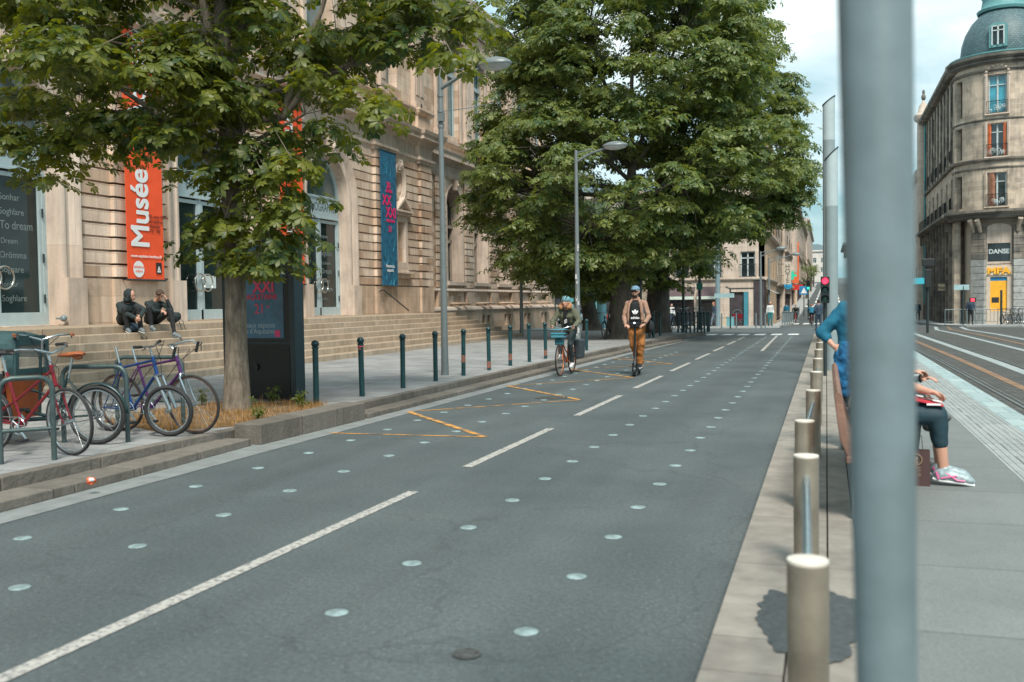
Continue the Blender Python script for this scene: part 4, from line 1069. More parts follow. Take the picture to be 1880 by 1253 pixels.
for i, (x, y) in enumerate(fb):
    g_ = G(x, y, PZ); dup(gb, (g_.x, g_.y, PZ), 0, ['dark green bollard between the two big trees, nearer one','dark green bollard between the two big trees, farther one','leftmost bollard of the close-set row at the street corner'][i] if i < 3 else 'one of the close-set dark green bollards at the street corner, right of its leftmost one', 'close-set bollards at the street corner')
# steel bollards with tubular rails on the platform edge
def steel_bollard(label, px, py, wpx, rail_to=None):
    z = FPX*.13/wpx
    x, y = px, py
    p = V((0,0,EYE)) + ray(x, y)*z
    return p
sb = [(1483,1027,75),(1480,835,45),(1477,763.5,35),(1493,714.6,26.3),(1498.5,682,21),(1501.5,660,17.2),(1503,644.5,14.6),(1504.5,634,12.6),(1506,625.5,11.2),(1507,618.5,10),(1508,613.5,9)]
PT = [V((0,0,EYE)) + ray(x, y)*(FPX*.13/wd) for x, y, wd in sb]
proto = None
nm_ = ['nearest one, filling the bottom of the picture','second nearest, with a rail running toward us','third nearest, leaning tightly behind the second','fourth nearest','fifth nearest','sixth nearest','seventh nearest','eighth nearest','ninth nearest','tenth nearest','farthest one we can see']
for i, p in enumerate(PT):
    lab = 'brushed steel bollard on the platform edge, '+nm_[i]
    if proto is None:
        e = empty('steel_bollard', lab, 'bollard', (p.x, p.y, PLZ), group='steel bollards in a row on the platform edge')
        h = p.z-PLZ
        M().tube([(0,0,0),(0,0,h-.012)], .065, 32).build('post', m_steel, e, smooth=True, local=True)
        M().lathe([(.0,h-.012),(.064,h-.012),(.066,h-.006),(.064,h),(0,h+.004)], n=32).build('cap', m_steeltop, e, smooth=True, local=True); proto = e
    else: dup(proto, (p.x, p.y, PLZ), 0, lab)
def railing(a, b, lab):
    m = M(); pa = V((a.x, a.y, a.z-.12)); pb = V((b.x, b.y, b.z-.12)); m.tube([pa, pb], .019, 12)
    m.top('guard_rail', pm('galvanised_tube', (.36,.46,.5), .25, .8), lab, 'guard rail', 'guard rails between the steel bollards', smooth=True)
for i, lab in [(0,'steel rail joining the nearest steel bollard to the second'),(2,'steel rail joining the third and fourth steel bollards'),(4,'steel rail joining the fifth and sixth steel bollards'),(6,'steel rail joining the seventh and eighth steel bollards')]:
    railing(PT[i], PT[i+1], lab)
# ---------- the thick grey post right in front of us ----------
def lathe_post(name, pts, rs, mat, label, cat, n=40):
    m = M(); m.tube(pts, rs, n); return m
dz = 1.72
pA = V((0,0,EYE)) + ray(1606.5, 0)*dz; pB = V((0,0,EYE)) + ray(1628, 1253)*dz
dr = (pA-pB).normalized(); bot = pB - dr*((pB.z-PLZ)/dr.z); topp = pA + dr*1.6
r_at = lambda z: .0505+(z-pB.z)/(pA.z-pB.z)*.0125
e = empty('shelter_post', 'thick grey tapering metal post right in front of us, out of focus', 'post', tuple(bot))
M().tube([bot, pB, pA, topp], [r_at(bot.z), r_at(pB.z), r_at(pA.z), r_at(topp.z)], 48).build('post', m_greypost, e, smooth=True)
M().tube([bot, bot+dr*.02], [.12,.12], 32).build('base_plate', m_greypost, e)
# ---------- street lamps ----------
m_lamp = pm('lamp_grey', (.17,.20,.205), .45, .3, .08); m_lens = pm('lamp_lens', (.5,.52,.5), .3)
def lamp(label, p, h, arms, r=.09, hr=.33, name='street_lamp'):
    e = empty(name, label, 'street lamp', p, group='curved-head grey street lamps'); x, y, z = p
    M().tube([(x,y,z),(x,y,z+h*.12),(x,y,z+h)], [r*1.15,r,r*.62], 18).build('pole', m_lamp, e, smooth=True)
    for dx, dy, al, dzz in arms:
        d = V((dx, dy, 0)).normalized(); c = V((x,y,z+h-.1)); t = c + d*al + V((0,0,dzz))
        a = M(); a.tube([c+V((0,0,-.25)), c+d*al*.5+V((0,0,dzz*.35-.06)), t-V((0,0,.02))], [.04,.035,.03], 10); a.tube([c+V((0,0,.02)), c+d*al*.55+V((0,0,dzz*.5+.04))], .022, 8)
        arm = a.build('arm', m_lamp, e, smooth=True)
        hd = M(); hc = t + d*hr*.75
        prof = [(hr,0),(hr*1.02,.03),(hr*.9,.07),(hr*.6,.12),(hr*.25,.15),(0,.155)]
        hd.lathe(prof, (0,0,0), 24); sc = Matrix.Translation(hc) @ Matrix.Rotation(math.atan2(d.y,d.x), 4, 'Z') @ Matrix.Scale(1.15,4,(1,0,0)) @ Matrix.Scale(.7,4,(0,1,0)); hd.xf(sc)
        h_ = hd.build('lamp_head', m_lamp, e, smooth=True)
        ln = M().lathe([(hr*.92,-.0),(hr*.8,-.05),(hr*.4,-.09),(0,-.1)], (0,0,0), 20).xf(sc); ln.build('lens', m_lens, h_, smooth=True)
    return e
g_ = G(817,689,PZ)
l1 = lamp('tall grey street lamp nearest to us, its head reaching over the kerb past the leaves', tuple(g_), 5.95, [(1,-.1,.95,.08)], .068, .3)
m = M(); 
for z in (5.0,5.3,5.6): m.tube([(g_.x,g_.y,z),(g_.x,g_.y,z+.05)], .06, 16)
m.box((g_.x+.03,g_.y-.05,5.2), (.12,.08,.16)); m.build('collar', m_lamp, l1)
cb = M(); cb.tube([(g_.x,g_.y,5.32),(g_.x+.6,g_.y-.02,5.34),(g_.x+1.1,g_.y,5.4)], .007, 5); cb.build('cable_stay', m_lamp, l1)
g_ = G(1061.5,642,PZ); l2 = lamp('grey street lamp behind the cyclist, single head to the right', tuple(g_), 5.85, [(1,-.1,.95,.12)], .075, .33)
st_ = M(); random.seed(2)
for i in range(9):
    z = random.uniform(.5,3.2); st_.box((g_.x+random.uniform(-.05,.05), g_.y-.068, z), (.05,.02,random.uniform(.05,.2)))
st_.build('stickers', pm('sticker', (.45,.46,.45), .8, 0, .3, 20), l2)
g_ = G(958,618,PZ); l3 = lamp('slender double-headed street lamp in front of the museum wing', tuple(g_), 3.95, [(-1,0,.75,.12),(1,0,.75,.2)], .08, .28)
# small bits
pgn = empty('pigeon', 'grey pigeon standing on the museum steps behind the bollards', 'pigeon', tuple(PX(702,627,-12.9)))
x, y, z = pgn.location; b = M(); b.ell((x,y,z+.0), (.05,.12,.065), Matrix.Rotation(R(-20),3,'X')); b.ell((x,y+.1,z+.08), (.03,.035,.035)); b.cap((x,y+.07,z+.02),(x,y+.1,z+.07),.035,.028); b.tube([(x,y-.08,z-.01),(x,y-.22,z-.03)],[.035,.02],8,flat=[.015,.006]); b.tube([(x,y+.13,z+.08),(x,y+.16,z+.072)],[.008,.002],6)
for s in (-.02,.02): b.tube([(x+s,y,z-.05),(x+s,y,z-.11)],.006,5)
b.build('body', pm('feather_grey', (.10,.13,.15), .6, 0, .3, 20), pgn, smooth=True)
g_ = G(168,891,.085)+V((0,0,.004)); lt = M(); random.seed(9)
lt.ell(g_+V((0,0,.03)), (.05,.035,.03), n=9, k=6); lt.v = [(a+random.uniform(-.012,.012), b_+random.uniform(-.012,.012), c+random.uniform(-.004,.014)) for a,b_,c in lt.v]
lo = lt.top('litter', pm('litter_orange', (.75,.12,.03), .4, 0, .3, 30), 'crumpled orange and white wrapper lying in the gutter', 'litter')
M().ell((.02,-.015,.045), (.03,.02,.018), n=7, k=5).build('white_patch', m_white_p, lo, local=True)
# ---------- advertising panel ----------
a0 = G(449,729,PZ); a1 = G(557,736,PZ)
ad = empty('advertising_panel', 'dark free-standing advertising panel with a blue exhibition poster behind the tree', 'advertising panel', (-8.25, 13.0, PZ))
L0 = V((-8.70,13.02,PZ)); R0 = V((-7.50,12.80,PZ)); U_ = (R0-L0).normalized(); N_ = V((U_.y,-U_.x,0)); Wd = (R0-L0).length
def lb3_(m, u0, u1, n0, n1, z0, z1):
    q = [L0+U_*u+N_*n for u, n in ((u0,n1),(u1,n1),(u1,n0),(u0,n0))]
    m.add([(p.x,p.y,z0) for p in q]+[(p.x,p.y,z1) for p in q], [(3,2,1,0),(4,5,6,7),(0,1,5,4),(1,2,6,5),(2,3,7,6),(3,0,4,7)])
AH = 2.43
m_adk = pm('panel_dark', (.018,.028,.032), .35, .4, .1); m_adf = pm('panel_frame', (.03,.052,.062), .35, .5, .08)
m = M(); lb3_(m, 0, Wd, -.12, .05, .02+PZ, AH+PZ-.05); m.build('body', m_adk, ad)
m = M(); lb3_(m, -.1, .0, -.13, .08, PZ, AH+PZ); lb3_(m, Wd, Wd+.1, -.13, .08, PZ, AH+PZ); lb3_(m, .0, Wd, -.13, .08, AH+PZ-.05, AH+PZ); lb3_(m, .0, Wd, .05, .066, PZ+.84, PZ+.88); m.build('frame', m_adf, ad, bevel=.006)
m = M()
for i in range(26): lb3_(m, .02, Wd-.02, .05, .066, PZ+.05+i*.0295, PZ+.067+i*.0295)
m.build('louvres', m_adk, ad)
m = M(); m.tube([L0+U_*.55+N_*.05+V((0,0,.5)), L0+U_*.55+N_*.09+V((0,0,.5))], .05, 14); m.build('lock', m_adk, ad)
m = M(); lb3_(m, .07, Wd-.13, .05, .056, PZ+.93, PZ+AH-.1); po = m.build('poster', pm('poster_blue', (.025,.12,.2), .35, 0, .55, 2.2, coat=.3), ad)
def adt(t, u, z, s, mt, **k): 
    o_ = L0+U_*u+N_*.058; text(t, mt, s, (o_.x,o_.y,PZ+z), U_, (0,0,1), ad, 'lettering', .003, **k)
m_pk2 = pm('poster_red', (.62,.06,.12), .5, 0, .05); m_gw = pm('poster_text', (.36,.44,.47), .5, 0, .05)
adt('XX', .62, 1.83, .3, m_pk2, bold=.03); adt('XXI', .72, 1.62, .25, m_pk2, bold=.03); adt('AQUITAINE', .68, 1.51, .115, m_pk2, bold=.01); adt('21', .63, 1.3, .21, m_pk2); adt('e', .80, 1.38, .1, m_pk2)
adt('Nouveaux espaces', .52, 1.09, .108, m_gw, align='CENTER'); adt("musée d'Aquitaine", .52, 1.0, .108, m_gw, align='CENTER')
m = M(); random.seed(21)
for i in range(22):
    c = L0+U_*random.uniform(.2,1.1)+N_*.0565+V((0,0,random.uniform(1.15,2.2)))
    if i % 2: m.ring(c, N_, random.uniform(.03,.1), .004, 16, 3, .001)
    else: m.tube([c, c+U_*random.uniform(-.1,.1)+V((0,0,.12)), c+U_*random.uniform(-.15,.15)+V((0,0,.05))], .0035, 4)
m.build('line_drawings', pm('poster_lines', (.06,.17,.23), .5), ad)
m = M(); lb3_(m, Wd-.3, Wd-.2, .058, .06, PZ+.95, PZ+1.05); m.build('pink_square', pm('poster_pink', (.7,.05,.18), .5), ad)
# ---------- bench, bag, two white light columns, shelter roof beyond ----------
m_wood = pm('bench_wood', (.22,.12,.085), .55, 0, .25, 5, .2, 30)
bn = empty('bench', 'brown wooden bench with a high back on grey metal feet on the platform', 'bench', (.3, 7.7, PLZ))
m = M(); m.panel([(6.3,.45),(8.9,.45),(8.9,.54),(6.3,.54)], [], (.06,0,0), (0,1,0), (0,0,1), .0001) if False else None
B_ = M(); prof = [(.0,.43),(.05,.43),(-.005,.60),(-.035,.84),(-.06,.86),(-.085,.83),(-.05,.55)]
def ext(m, prof, y0, y1, x0, z0):
    n = len(prof); m.add([(x0+a, y0, z0+b) for a, b in prof]+[(x0+a, y1, z0+b) for a, b in prof], [tuple(range(n))]+[tuple(range(n,2*n))[::-1]]+[(i,(i+1)%n,(i+1)%n+n,i+n) for i in range(n)])
ext(B_, prof, 6.55, 9.5, .13, PLZ-.02); B_.build('backrest', m_wood, bn, bevel=.008)
B_ = M(); ext(B_, [(.0,.40),(.36,.40),(.36,.445),(.0,.445)], 6.53, 9.52, .12, PLZ-.02); B_.build('seat', m_wood, bn, bevel=.008)
for y in (6.7, 9.2): 
    q = M(); q.bb(.155, .42, y-.035, y+.035, PLZ, PLZ+.38); q.build('leg', m_greypost, bn, bevel=.005)
bg_ = empty('paper_bag', 'dark brown paper shopping bag standing on the platform by the trainers', 'bag', (.63, 8.0, PLZ)); c = V((.645,8.0,PLZ))
q = M(); q.add([(c.x-.10,c.y-.05,PLZ),(c.x+.10,c.y-.05,PLZ),(c.x+.10,c.y+.06,PLZ),(c.x-.10,c.y+.06,PLZ),(c.x-.11,c.y-.02,PLZ+.27),(c.x+.10,c.y-.02,PLZ+.27),(c.x+.10,c.y+.03,PLZ+.27),(c.x-.11,c.y+.03,PLZ+.27)], [(0,1,5,4),(1,2,6,5),(2,3,7,6),(3,0,4,7),(3,2,1,0)])
q.build('bag', pm('brown_paper', (.05,.022,.02), .6, 0, .15), bg_)
gold = pm('print_gold', (.35,.24,.15), .5, 0, .05)
q = M(); q.ring((c.x, c.y-.04, PLZ+.2), (0,-1,.1), .042, .003, 28, 4); q.build('round_print', gold, bg_); text('g', gold, .075, (c.x, c.y-.043, PLZ+.185), (1,0,0), (0,.1,1), bg_, 'letter', .001)
for i, z in enumerate((.135,.115,.09,.075)): text('galerie des' if i else 'GALERIES', gold, .016, (c.x, c.y-.047, PLZ+z-.0), (1,0,0), (0,.1,1), bg_, 'small_print', .001)
q = M(); q.tube([(c.x-.06,c.y-.02,PLZ+.27),(c.x-.05,c.y-.02,PLZ+.38),(c.x+.04,c.y-.02,PLZ+.38),(c.x+.05,c.y-.02,PLZ+.27)], .003, 5); q.build('cord_handle', m_black, bg_)
m_col = pm('column_grey', (.24,.30,.31), .45, .1, .05); m_frost = pm('frosted_top', (.38,.46,.47), .35, 0, .06)
def lcol(label, x0, x1, ytl, ytr, yf, Y):
    a = PY(x0, ytl, Y); b = PY(x1, ytr, Y); r = (b-a).x/2*.98; cx = (a.x+b.x)/2; zf = PY((x0+x1)/2, yf, Y).z
    e = empty('light_column', label, 'light column', (cx, Y, PLZ), group='pale light columns with slanted tops')
    M().tube([(cx,Y,PLZ),(cx,Y,zf)], r, 28).build('column', m_col, e, smooth=True)
    n = 28; m = M(); lo = [(cx+r*cos(2*pi*i/n), Y+r*sin(2*pi*i/n), zf) for i in range(n)]; hi = [(p[0], p[1], (a.z+b.z)/2+(p[0]-cx)/r*(b.z-a.z)/2) for p in lo]
    m.add(lo+hi, [(i,(i+1)%n,(i+1)%n+n,i+n) for i in range(n)]+[tuple(range(n,2*n))]); m.build('frosted_head', m_frost, e, smooth=True)
    m = M(); k = [(cx+(r+.012)*cos(2*pi*i/n), Y+(r+.012)*sin(2*pi*i/n), p[2]-.015) for i, p in enumerate(hi)]; m.add(k+[(p[0],p[1],p[2]+.03) for p in k], [tuple(range(n))[::-1], tuple(range(n,2*n))]+[(i,(i+1)%n,(i+1)%n+n,i+n) for i in range(n)]); m.build('top_rim', m_dark, e)
lcol('farther pale light column with slanted top', 1510, 1533, 195, 176, 258, 24.5)
lcol('nearer pale light column with slanted top, just left of the grey post', 1514.5, 1538.5, 295, 270, 379, 20.5)
# station canopy piece behind the columns
q = M(); p = PY(1545,455,34); q.bb(p.x+.1, p.x+1.5, 31, 36, 2.95, 3.15); q.bb(p.x+.0, p.x+1.6, 30.9, 36.1, 3.15, 3.22)
cn = empty('tram_shelter', 'grey flat-roofed tram shelter beyond the light columns, mostly hidden by the post', 'shelter', (p.x+1.5, 33.5, PLZ)); q.build('roof', m_greypost, cn)
for y in (31.3,35.7):
    M().tube([(p.x+.5,y,PLZ),(p.x+.5,y,2.95)], .07, 12).build('post', m_greypost, cn, smooth=True)
M().bb(p.x+.35, p.x+.4, 31.5, 35.5, .5, 2.5).build('glass_panel', pm('pale_glass', (.3,.4,.4), .1, 0, .05, alpha=.6), cn)
# traffic light on a dark pole, facing us
m_lens_off = pm('lens_off', (.02,.06,.05), .3)
def signal(label, p, hz, s=1., lit='red', face=(0,-1,0), group='traffic lights', back=False):
    e = empty('traffic_light', label, 'traffic light', p, group=group); x, y, z = p
    M().tube([(x,y,z),(x,y,z+hz)], .05*s, 12).build('pole', m_dark, e, smooth=True)
    F_ = V(face).normalized(); U2 = V((-F_.y, F_.x, 0)); c = V((x,y,z+hz)) + F_*.1*s
    rot = Matrix((U2, -F_, V((0,0,1)))).transposed()
    b = M(); b.box(c+V((0,0,.33*s)), (.23*s,.16*s,.72*s), rot); 
    hb = b.build('housing', pm('signal_black', (.012,.016,.018), .5), e, bevel=.015*s)
    if back: return e
    for i, nm in enumerate(('red','amber','green')):
        lc = c + V((0,0,(.57-.24*i)*s)) + F_*.082*s; l = M()
        l.lathe([(.085*s,0),(.07*s,.012*s),(.04*s,.02*s),(0,.024*s)], (0,0,0), 20); l.xf(Matrix.Translation(lc) @ F_.to_track_quat('Z','Y').to_matrix().to_4x4())
        mt = m_lens_off if nm != lit else (em('lit_red', (1,.03,.07), 2.2) if lit == 'red' else em('lit_green', (.02,.9,.45), 2.0))
        l.build('lens', mt, hb, smooth=True)
        vs = M(); vs.lathe([(.1*s,0),(.1*s,.1*s)], (0,0,0), 18, -pi*.1, pi*1.1); vs.xf(Matrix.Translation(lc) @ rot.to_4x4() @ Matrix.Rotation(pi/2,4,'X')); vs.build('visor', m_dark, hb)
    return e
p = G(1513,690,PLZ); 
tl = signal('traffic light showing red on a dark pole just left of the pale columns', (p.x+.02,p.y,PLZ), 1.36, .68, 'red')
# far signals
p = GS(1484, 588); signal('small traffic light showing green far up the street', (p.x,p.y,p.z), 3.0, 1.25, 'green')
p = G(1703,612,0); signal('dark traffic signal on a pole between the tram tracks', (p.x,p.y,0), 2.0, 1.1, 'none', back=True)
q = M(); c = V((p.x, p.y, 0)); q.box(c+V((0,-.1,3.05)), (.5,.14,.32)); q.box(c+V((0,-.1,2.5)), (.24,.14,.3)); 
e_ = [o for o in C.objects if o.get('label','').startswith('dark traffic signal')][0]; q.build('upper_signal', MATS['signal_black'], e_, bevel=.02)
q = M(); q.bb(c.x-.1, c.x+.1, c.y-.19, c.y-.18, 2.53, 2.6); q.build('lit_bar', em('lit_pale', (.8,.95,.8), 1.2), e_)
# ---------- bicycles ----------
m_chrome = pm('chrome', (.45,.5,.52), .22, .9, .08, 10); m_tyre = pm('tyre', (.02,.021,.022), .75, 0, .25, 30); m_spoke = pm('spoke', (.30,.33,.34), .3, .8)
m_blackp = pm('black_plastic', (.016,.018,.02), .5); m_brown = pm('brown_leather', (.30,.085,.03), .42, 0, .2, 12)
def wheel(e, cx, cz, r, rimmat, tyremat, spokes=28, tw=.018, name='wheel', steer=0, fork=None):
    rot = Matrix.Translation((cx,0,cz)) @ Matrix.Rotation(steer, 4, 'Z') @ Matrix.Translation((-cx,0,-cz)) if steer else Matrix.Identity(4)
    w = M(); w.tube([(cx,-.045,cz),(cx,.045,cz)], .022, 10)
    for i in range(spokes):
        t = 2*pi*i/spokes; o = .35*(1 if i % 2 else -1); y = .03*(1 if (i//2) % 2 else -1)
        w.tube([(cx+.02*cos(t+o*2), y, cz+.02*sin(t+o*2)), (cx+(r-.03)*cos(t+o*.35), 0, cz+(r-.03)*sin(t+o*.35))], .0013, 3, cap=False)
    wh = w.xf(rot).build(name, m_spoke, e)
    M().ring((cx,0,cz), (0,1,0), r-tw, tw, 44, 8).xf(rot).build('tyre', tyremat, wh, smooth=True)
    M().ring((cx,0,cz), (0,1,0), r-tw*2.1, .010, 44, 6, .012).xf(rot).build('rim', rimmat, wh, smooth=True)
    return wh
def bike(label, colour, style='diamond', rim=None, r=.34, wb=1.04, bars='flat', saddle=m_blackp, steer=0, fender=None, rack=False, group=None, tw=.018, forkmat=None, grip=m_blackp, nospokes=False, nosaddle=False, suspension=False, basket=None, chainm=None):
    """bicycle heading +X, wheels on z=0, origin under the rear hub"""
    e = empty('bicycle', label, 'bicycle', (0,0,0), group=group); rim = rim or m_chrome; sp = 0 if nospokes else 28
    wheel(e, 0, r, r, rim, m_tyre, sp or 10, tw); wheel(e, wb, r, r, rim, m_tyre, sp or 10, tw, 'wheel', steer)
    bb_ = V((.44,0,.28)); sc = V((.30,0,.80 if style != 'step' else .74)); ht = V((wb-.17,0,.86)); hb = V((wb-.13,0,.70)); hub = V((0,0,r))
    fr = M()
    if style == 'step':
        fr.tube([hb+V((-.01,0,.03)), (bb_+hb)/2-V((.03,0,.07)), bb_], .017, 10); fr.tube([ht-V((.0,0,.03)), V((.62,0,.55)), V((.40,0,.45))], .014, 10)
    elif style == 'mixte':
        fr.tube([hb, bb_], .016, 10); fr.tube([ht-V((0,0,.04)), bb_.lerp(sc, .45)], .014, 10)
        for s in (-.03,.03): fr.tube([bb_.lerp(sc,.45)+V((0,s*.4,0)), hub+V((0,s,0))], .008, 6)
    else:
        fr.tube([hb, bb_], .018, 10); fr.tube([ht-V((-.01,0,.02)), sc-V((.0,0,.06))], .015, 10)
    fr.tube([bb_, sc], .015, 10); fr.tube([ht+V((0,0,.02)), hb-V((0,0,.02))], .02, 10); fr.tube([bb_-V((0,.035,0)), bb_+V((0,.035,0))], .022, 10)
    for s in (-.055, .055):
        fr.tube([bb_+V((0,s*.4,0)), hub+V((0,s,0))], .009, 6); fr.tube([sc+V((0,s*.3,-.07)), hub+V((0,s,0))], .007, 6)
    fr.build('frame', colour, e, smooth=True)
    rt = Matrix.Translation(ht) @ Matrix.Rotation(steer, 4, 'Z') @ Matrix.Translation(-ht); fk = M(); cr = hb-V((-.005,0,.03)); fh = V((wb,0,r))
    if suspension:
        for s in (-.065,.065): fk.tube([cr+V((.0,s,.0)), cr.lerp(fh,.55)+V((0,s,0)), fh+V((0,s,0))], [.019,.019,.014], 10); fk.tube([cr.lerp(fh,.4)+V((0,s,0)), fh+V((0,s,.01))], .024, 10)
        fk.tube([cr+V((0,-.08,0)), cr+V((0,.08,0))], .02, 8)
    else:
        for s in (-.05,.05): fk.tube([cr+V((0,s*.5,.01)), cr+V((.01,s,-.03)), V((wb-.05,s,r+.1)), fh+V((0,s,0))], [.014,.013,.010,.008], 8)
        fk.tube([cr+V((0,-.03,.01)), cr+V((0,.03,.01))], .016, 8)
    fk.xf(rt).build('fork', forkmat or colour, e, smooth=True)
    hd = M(); top = ht+V((-.03,0,.13)); hd.tube([ht, top], .013, 8)
    if bars == 'flat': pts = [(-.02,-.29,.03),(0,-.2,.02),(.05,0,0),(0,.2,.02),(-.02,.29,.03)]
    elif bars == 'city': pts = [(-.22,-.27,.05),(-.08,-.27,.06),(.05,-.16,.05),(.06,0,0),(.05,.16,.05),(-.08,.27,.06),(-.22,.27,.05)]
    else: pts = [(.14,-.21,-.10),(.17,-.21,-.02),(.12,-.2,.03),(.05,-.15,.03),(.04,0,.02),(.05,.15,.03),(.12,.2,.03),(.17,.21,-.02),(.14,.21,-.10)]
    P_ = [top+V(p) for p in pts]; hd.tube(P_, .0115, 8); hd.tube([top, P_[len(P_)//2]], .014, 8)
    hb_ = hd.xf(rt).build('handlebar', m_chrome, e, smooth=True)
    for a, b in ((P_[0],P_[1]),(P_[-1],P_[-2])):
        q = M(); q.tube([a, a+(b-a).normalized()*.12], .017, 10); q.xf(rt).build('grip', grip, hb_, smooth=True)
        q = M(); c = a+(b-a).normalized()*.14; q.tube([c, c+V((.03,0,-.02)), c-(b-a).normalized()*.09+V((.05,0,-.035))], .006, 5); q.xf(rt).build('brake_lever', m_dark, hb_)
    q = M(); q.tube([P_[1]+V((.03,0,0)), P_[1]+V((.14,.08,.0)), ht+V((.07,.03,-.02)), hb+V((.04,0,-.05))], .004, 5); q.tube([P_[-2]+V((.03,0,0)), P_[-2]+V((.13,-.1,.03)), ht+V((.05,-.03,-.04)), (bb_+ht)/2], .004, 5); q.xf(rt).build('cable', m_blackp, hb_)
    if not nosaddle:
        st_ = sc+V((-.045,0,.16)); q = M(); q.tube([sc-V((0,0,.05)), st_], .0125, 8); q.build('seat_post', m_chrome, e, smooth=True)
        s = M(); s.tube([st_+V((-.13,0,.04)), st_+V((-.08,0,.045)), st_+V((.02,0,.035)), st_+V((.14,0,.03)), st_+V((.16,0,.02))], [.03,.085,.06,.022,.01], 14, side=(0,1,0), flat=[.015,.028,.028,.018,.008]); s.ell(st_+V((-.06,0,.01)), (.05,.05,.03)); s.build('saddle', saddle, e, smooth=True)
    else: M().tube([sc-V((0,0,.05)), sc+V((-.05,0,.18))], .0125, 8).build('seat_post', m_chrome, e, smooth=True)
    c = M(); c.ring(bb_+V((0,-.05,0)), (0,1,0), .085, .006, 28, 4); c.ring(hub+V((0,-.05,0)), (0,1,0), .035, .008, 18, 4)
    for s in (-.06, .06):
        t = V((cos(-.9),0,sin(-.9)))*.165*(1 if s < 0 else -1); c.tube([bb_+V((0,s,0)), bb_+t+V((0,s,0))], [.013,.009], 6)
    c.tube([bb_+V((0,-.05,.085)), hub+V((0,-.05,.035))], .005, 4); c.tube([bb_+V((0,-.05,-.085)), hub+V((0,-.05,-.035))], .005, 4)
    for i in range(5): t = 2*pi*i/5; c.tube([bb_+V((0,-.05,0)), bb_+V((cos(t)*.08,-.05,sin(t)*.08))], .007, 4)
    ck = c.build('crankset', chainm or m_chrome, e, smooth=True)
    for s in (-.06, .06):
        t = V((cos(-.9),0,sin(-.9)))*.165*(1 if s < 0 else -1); M().box(bb_+t+V((0,s*1.9,0)), (.085,.09,.022)).build('pedal', m_blackp, ck)
    if fender:
        for cx, a0, a1, rr in ((0, .15, 3.1, rt if False else None), (wb, .5, 2.7, rt)):
            f = M(); n = 16; vs = []
            for i in range(n+1):
                t = a0+(a1-a0)*i/n
                for y, dr in ((-.028,-.008),(0,.006),(.028,-.008)): vs.append((cx+(r+.022+dr)*cos(t), y, r+(r+.022+dr)*sin(t)))
            f.add(vs, [(3*i+j,3*i+j+1,3*i+j+4,3*i+j+3) for i in range(n) for j in range(2)])
            if rr is not None: f.xf(rr)
            o = f.build('mudguard', fender, e, smooth=True); sm = o.modifiers.new('s','SOLIDIFY'); sm.thickness = .004
    if rack:
        q = M(); z = 2*r+.09
        for s in (-.06,0,.06): q.tube([(-.22,s,z),(.24,s,z)], .006, 5)
        for x in (-.22,-.05,.12,.24): q.tube([(x,-.06,z),(x,.06,z)], .005, 5)
        for s in (-.06,.06): q.tube([(-.15,s,z),(0,s,r)], .006, 5); q.tube([(.05,s,z),(0,s,r)], .006, 5)
        q.build('luggage_rack', m_dark if rack is True else rack, e)
    return e
def put(e, rear, front, z=0., lean=0., wb=None):
    if wb:      # anchored at the front wheel
        d = (V((rear[0],rear[1]))-V((front[0],front[1]))).normalized()*wb; rear = (front[0]+d.x, front[1]+d.y)
    e.location = (rear[0], rear[1], z); e.rotation_mode = 'XYZ'
    e.rotation_euler = (lean, 0, math.atan2(front[1]-rear[1], front[0]-rear[0])); return e
m_red = pm('bike_red', (.20,.012,.022), .3, .2, .15, 10); m_blue = pm('bike_blue', (.012,.055,.2), .3, .3, .2, 10); m_purple = pm('bike_purple', (.10,.03,.14), .3, .3, .2, 8)
m_dgrn = pm('bike_dark_green', (.012,.035,.038), .35, .3, .15, 8); m_rustrim = pm('rim_rusty', (.16,.09,.065), .55, .5, .3, 20); m_cop = pm('bike_copper', (.38,.10,.04), .35, .4, .1)
put(bike('dark red town bicycle with silver bars locked to the nearest rack', m_red, 'mixte', rim=m_chrome, bars='city', steer=-.12, saddle=m_blackp, tw=.016, r=.33), G(-26,768,.49)[:2], G(131,774,.49)[:2], PZ, R(4), 1.04)
put(bike('blue mountain bicycle with knobbly tyres leaning on the racks', m_blue, 'diamond', rim=m_chrome, r=.285, bars='flat', steer=.42, tw=.026, suspension=True, forkmat=m_chrome, nosaddle=True), G(181,745,.445)[:2], G(313,754,.445)[:2], PZ, R(5), 1.04)
put(bike('old purple racing bicycle with rust-brown rims behind the blue one', m_purple, 'diamond', rim=m_rustrim, r=.335, bars='drop', steer=.1, tw=.014, nosaddle=True, forkmat=m_chrome), G(213,738,.49)[:2], G(359,743,.49)[:2], PZ, R(6), 1.04)
# cargo bicycle: rear wheel to the right, box and hood to the left
cb = bike('dark green cargo bicycle with a brown leather saddle, orange box and hooded child seat', m_dgrn, 'step', rim=m_chrome, r=.31, wb=1.9, bars='city', saddle=m_brown, fender=m_dgrn, grip=m_brown, tw=.026, steer=-.95)
hb0 = G(178,762,.47); put(cb, hb0[:2], (hb0.x-1.9, hb0.y-.45), PZ, R(1))
for o in list(cb.children):       # the steering head sits behind the box on a cargo bicycle
    if o.name.startswith('handlebar'): o.location.x = -1.15; o.location.z = .10
    if o.name.startswith('wheel') and o.data.vertices and sum(v.co.x for v in o.data.vertices)/len(o.data.vertices) > 1: pass
q = M(); q.tube([(.62,0,.30),(.60,0,.86),(.58,0,1.05)], .016, 8); q.tube([(.44,0,.28),(1.0,0,.25),(1.75,0,.3)], .022, 8); q.build('long_tube', m_dgrn, cb, smooth=True, local=True)
m_box = pm('cargo_orange', (.38,.085,.02), .55, 0, .15, 5)
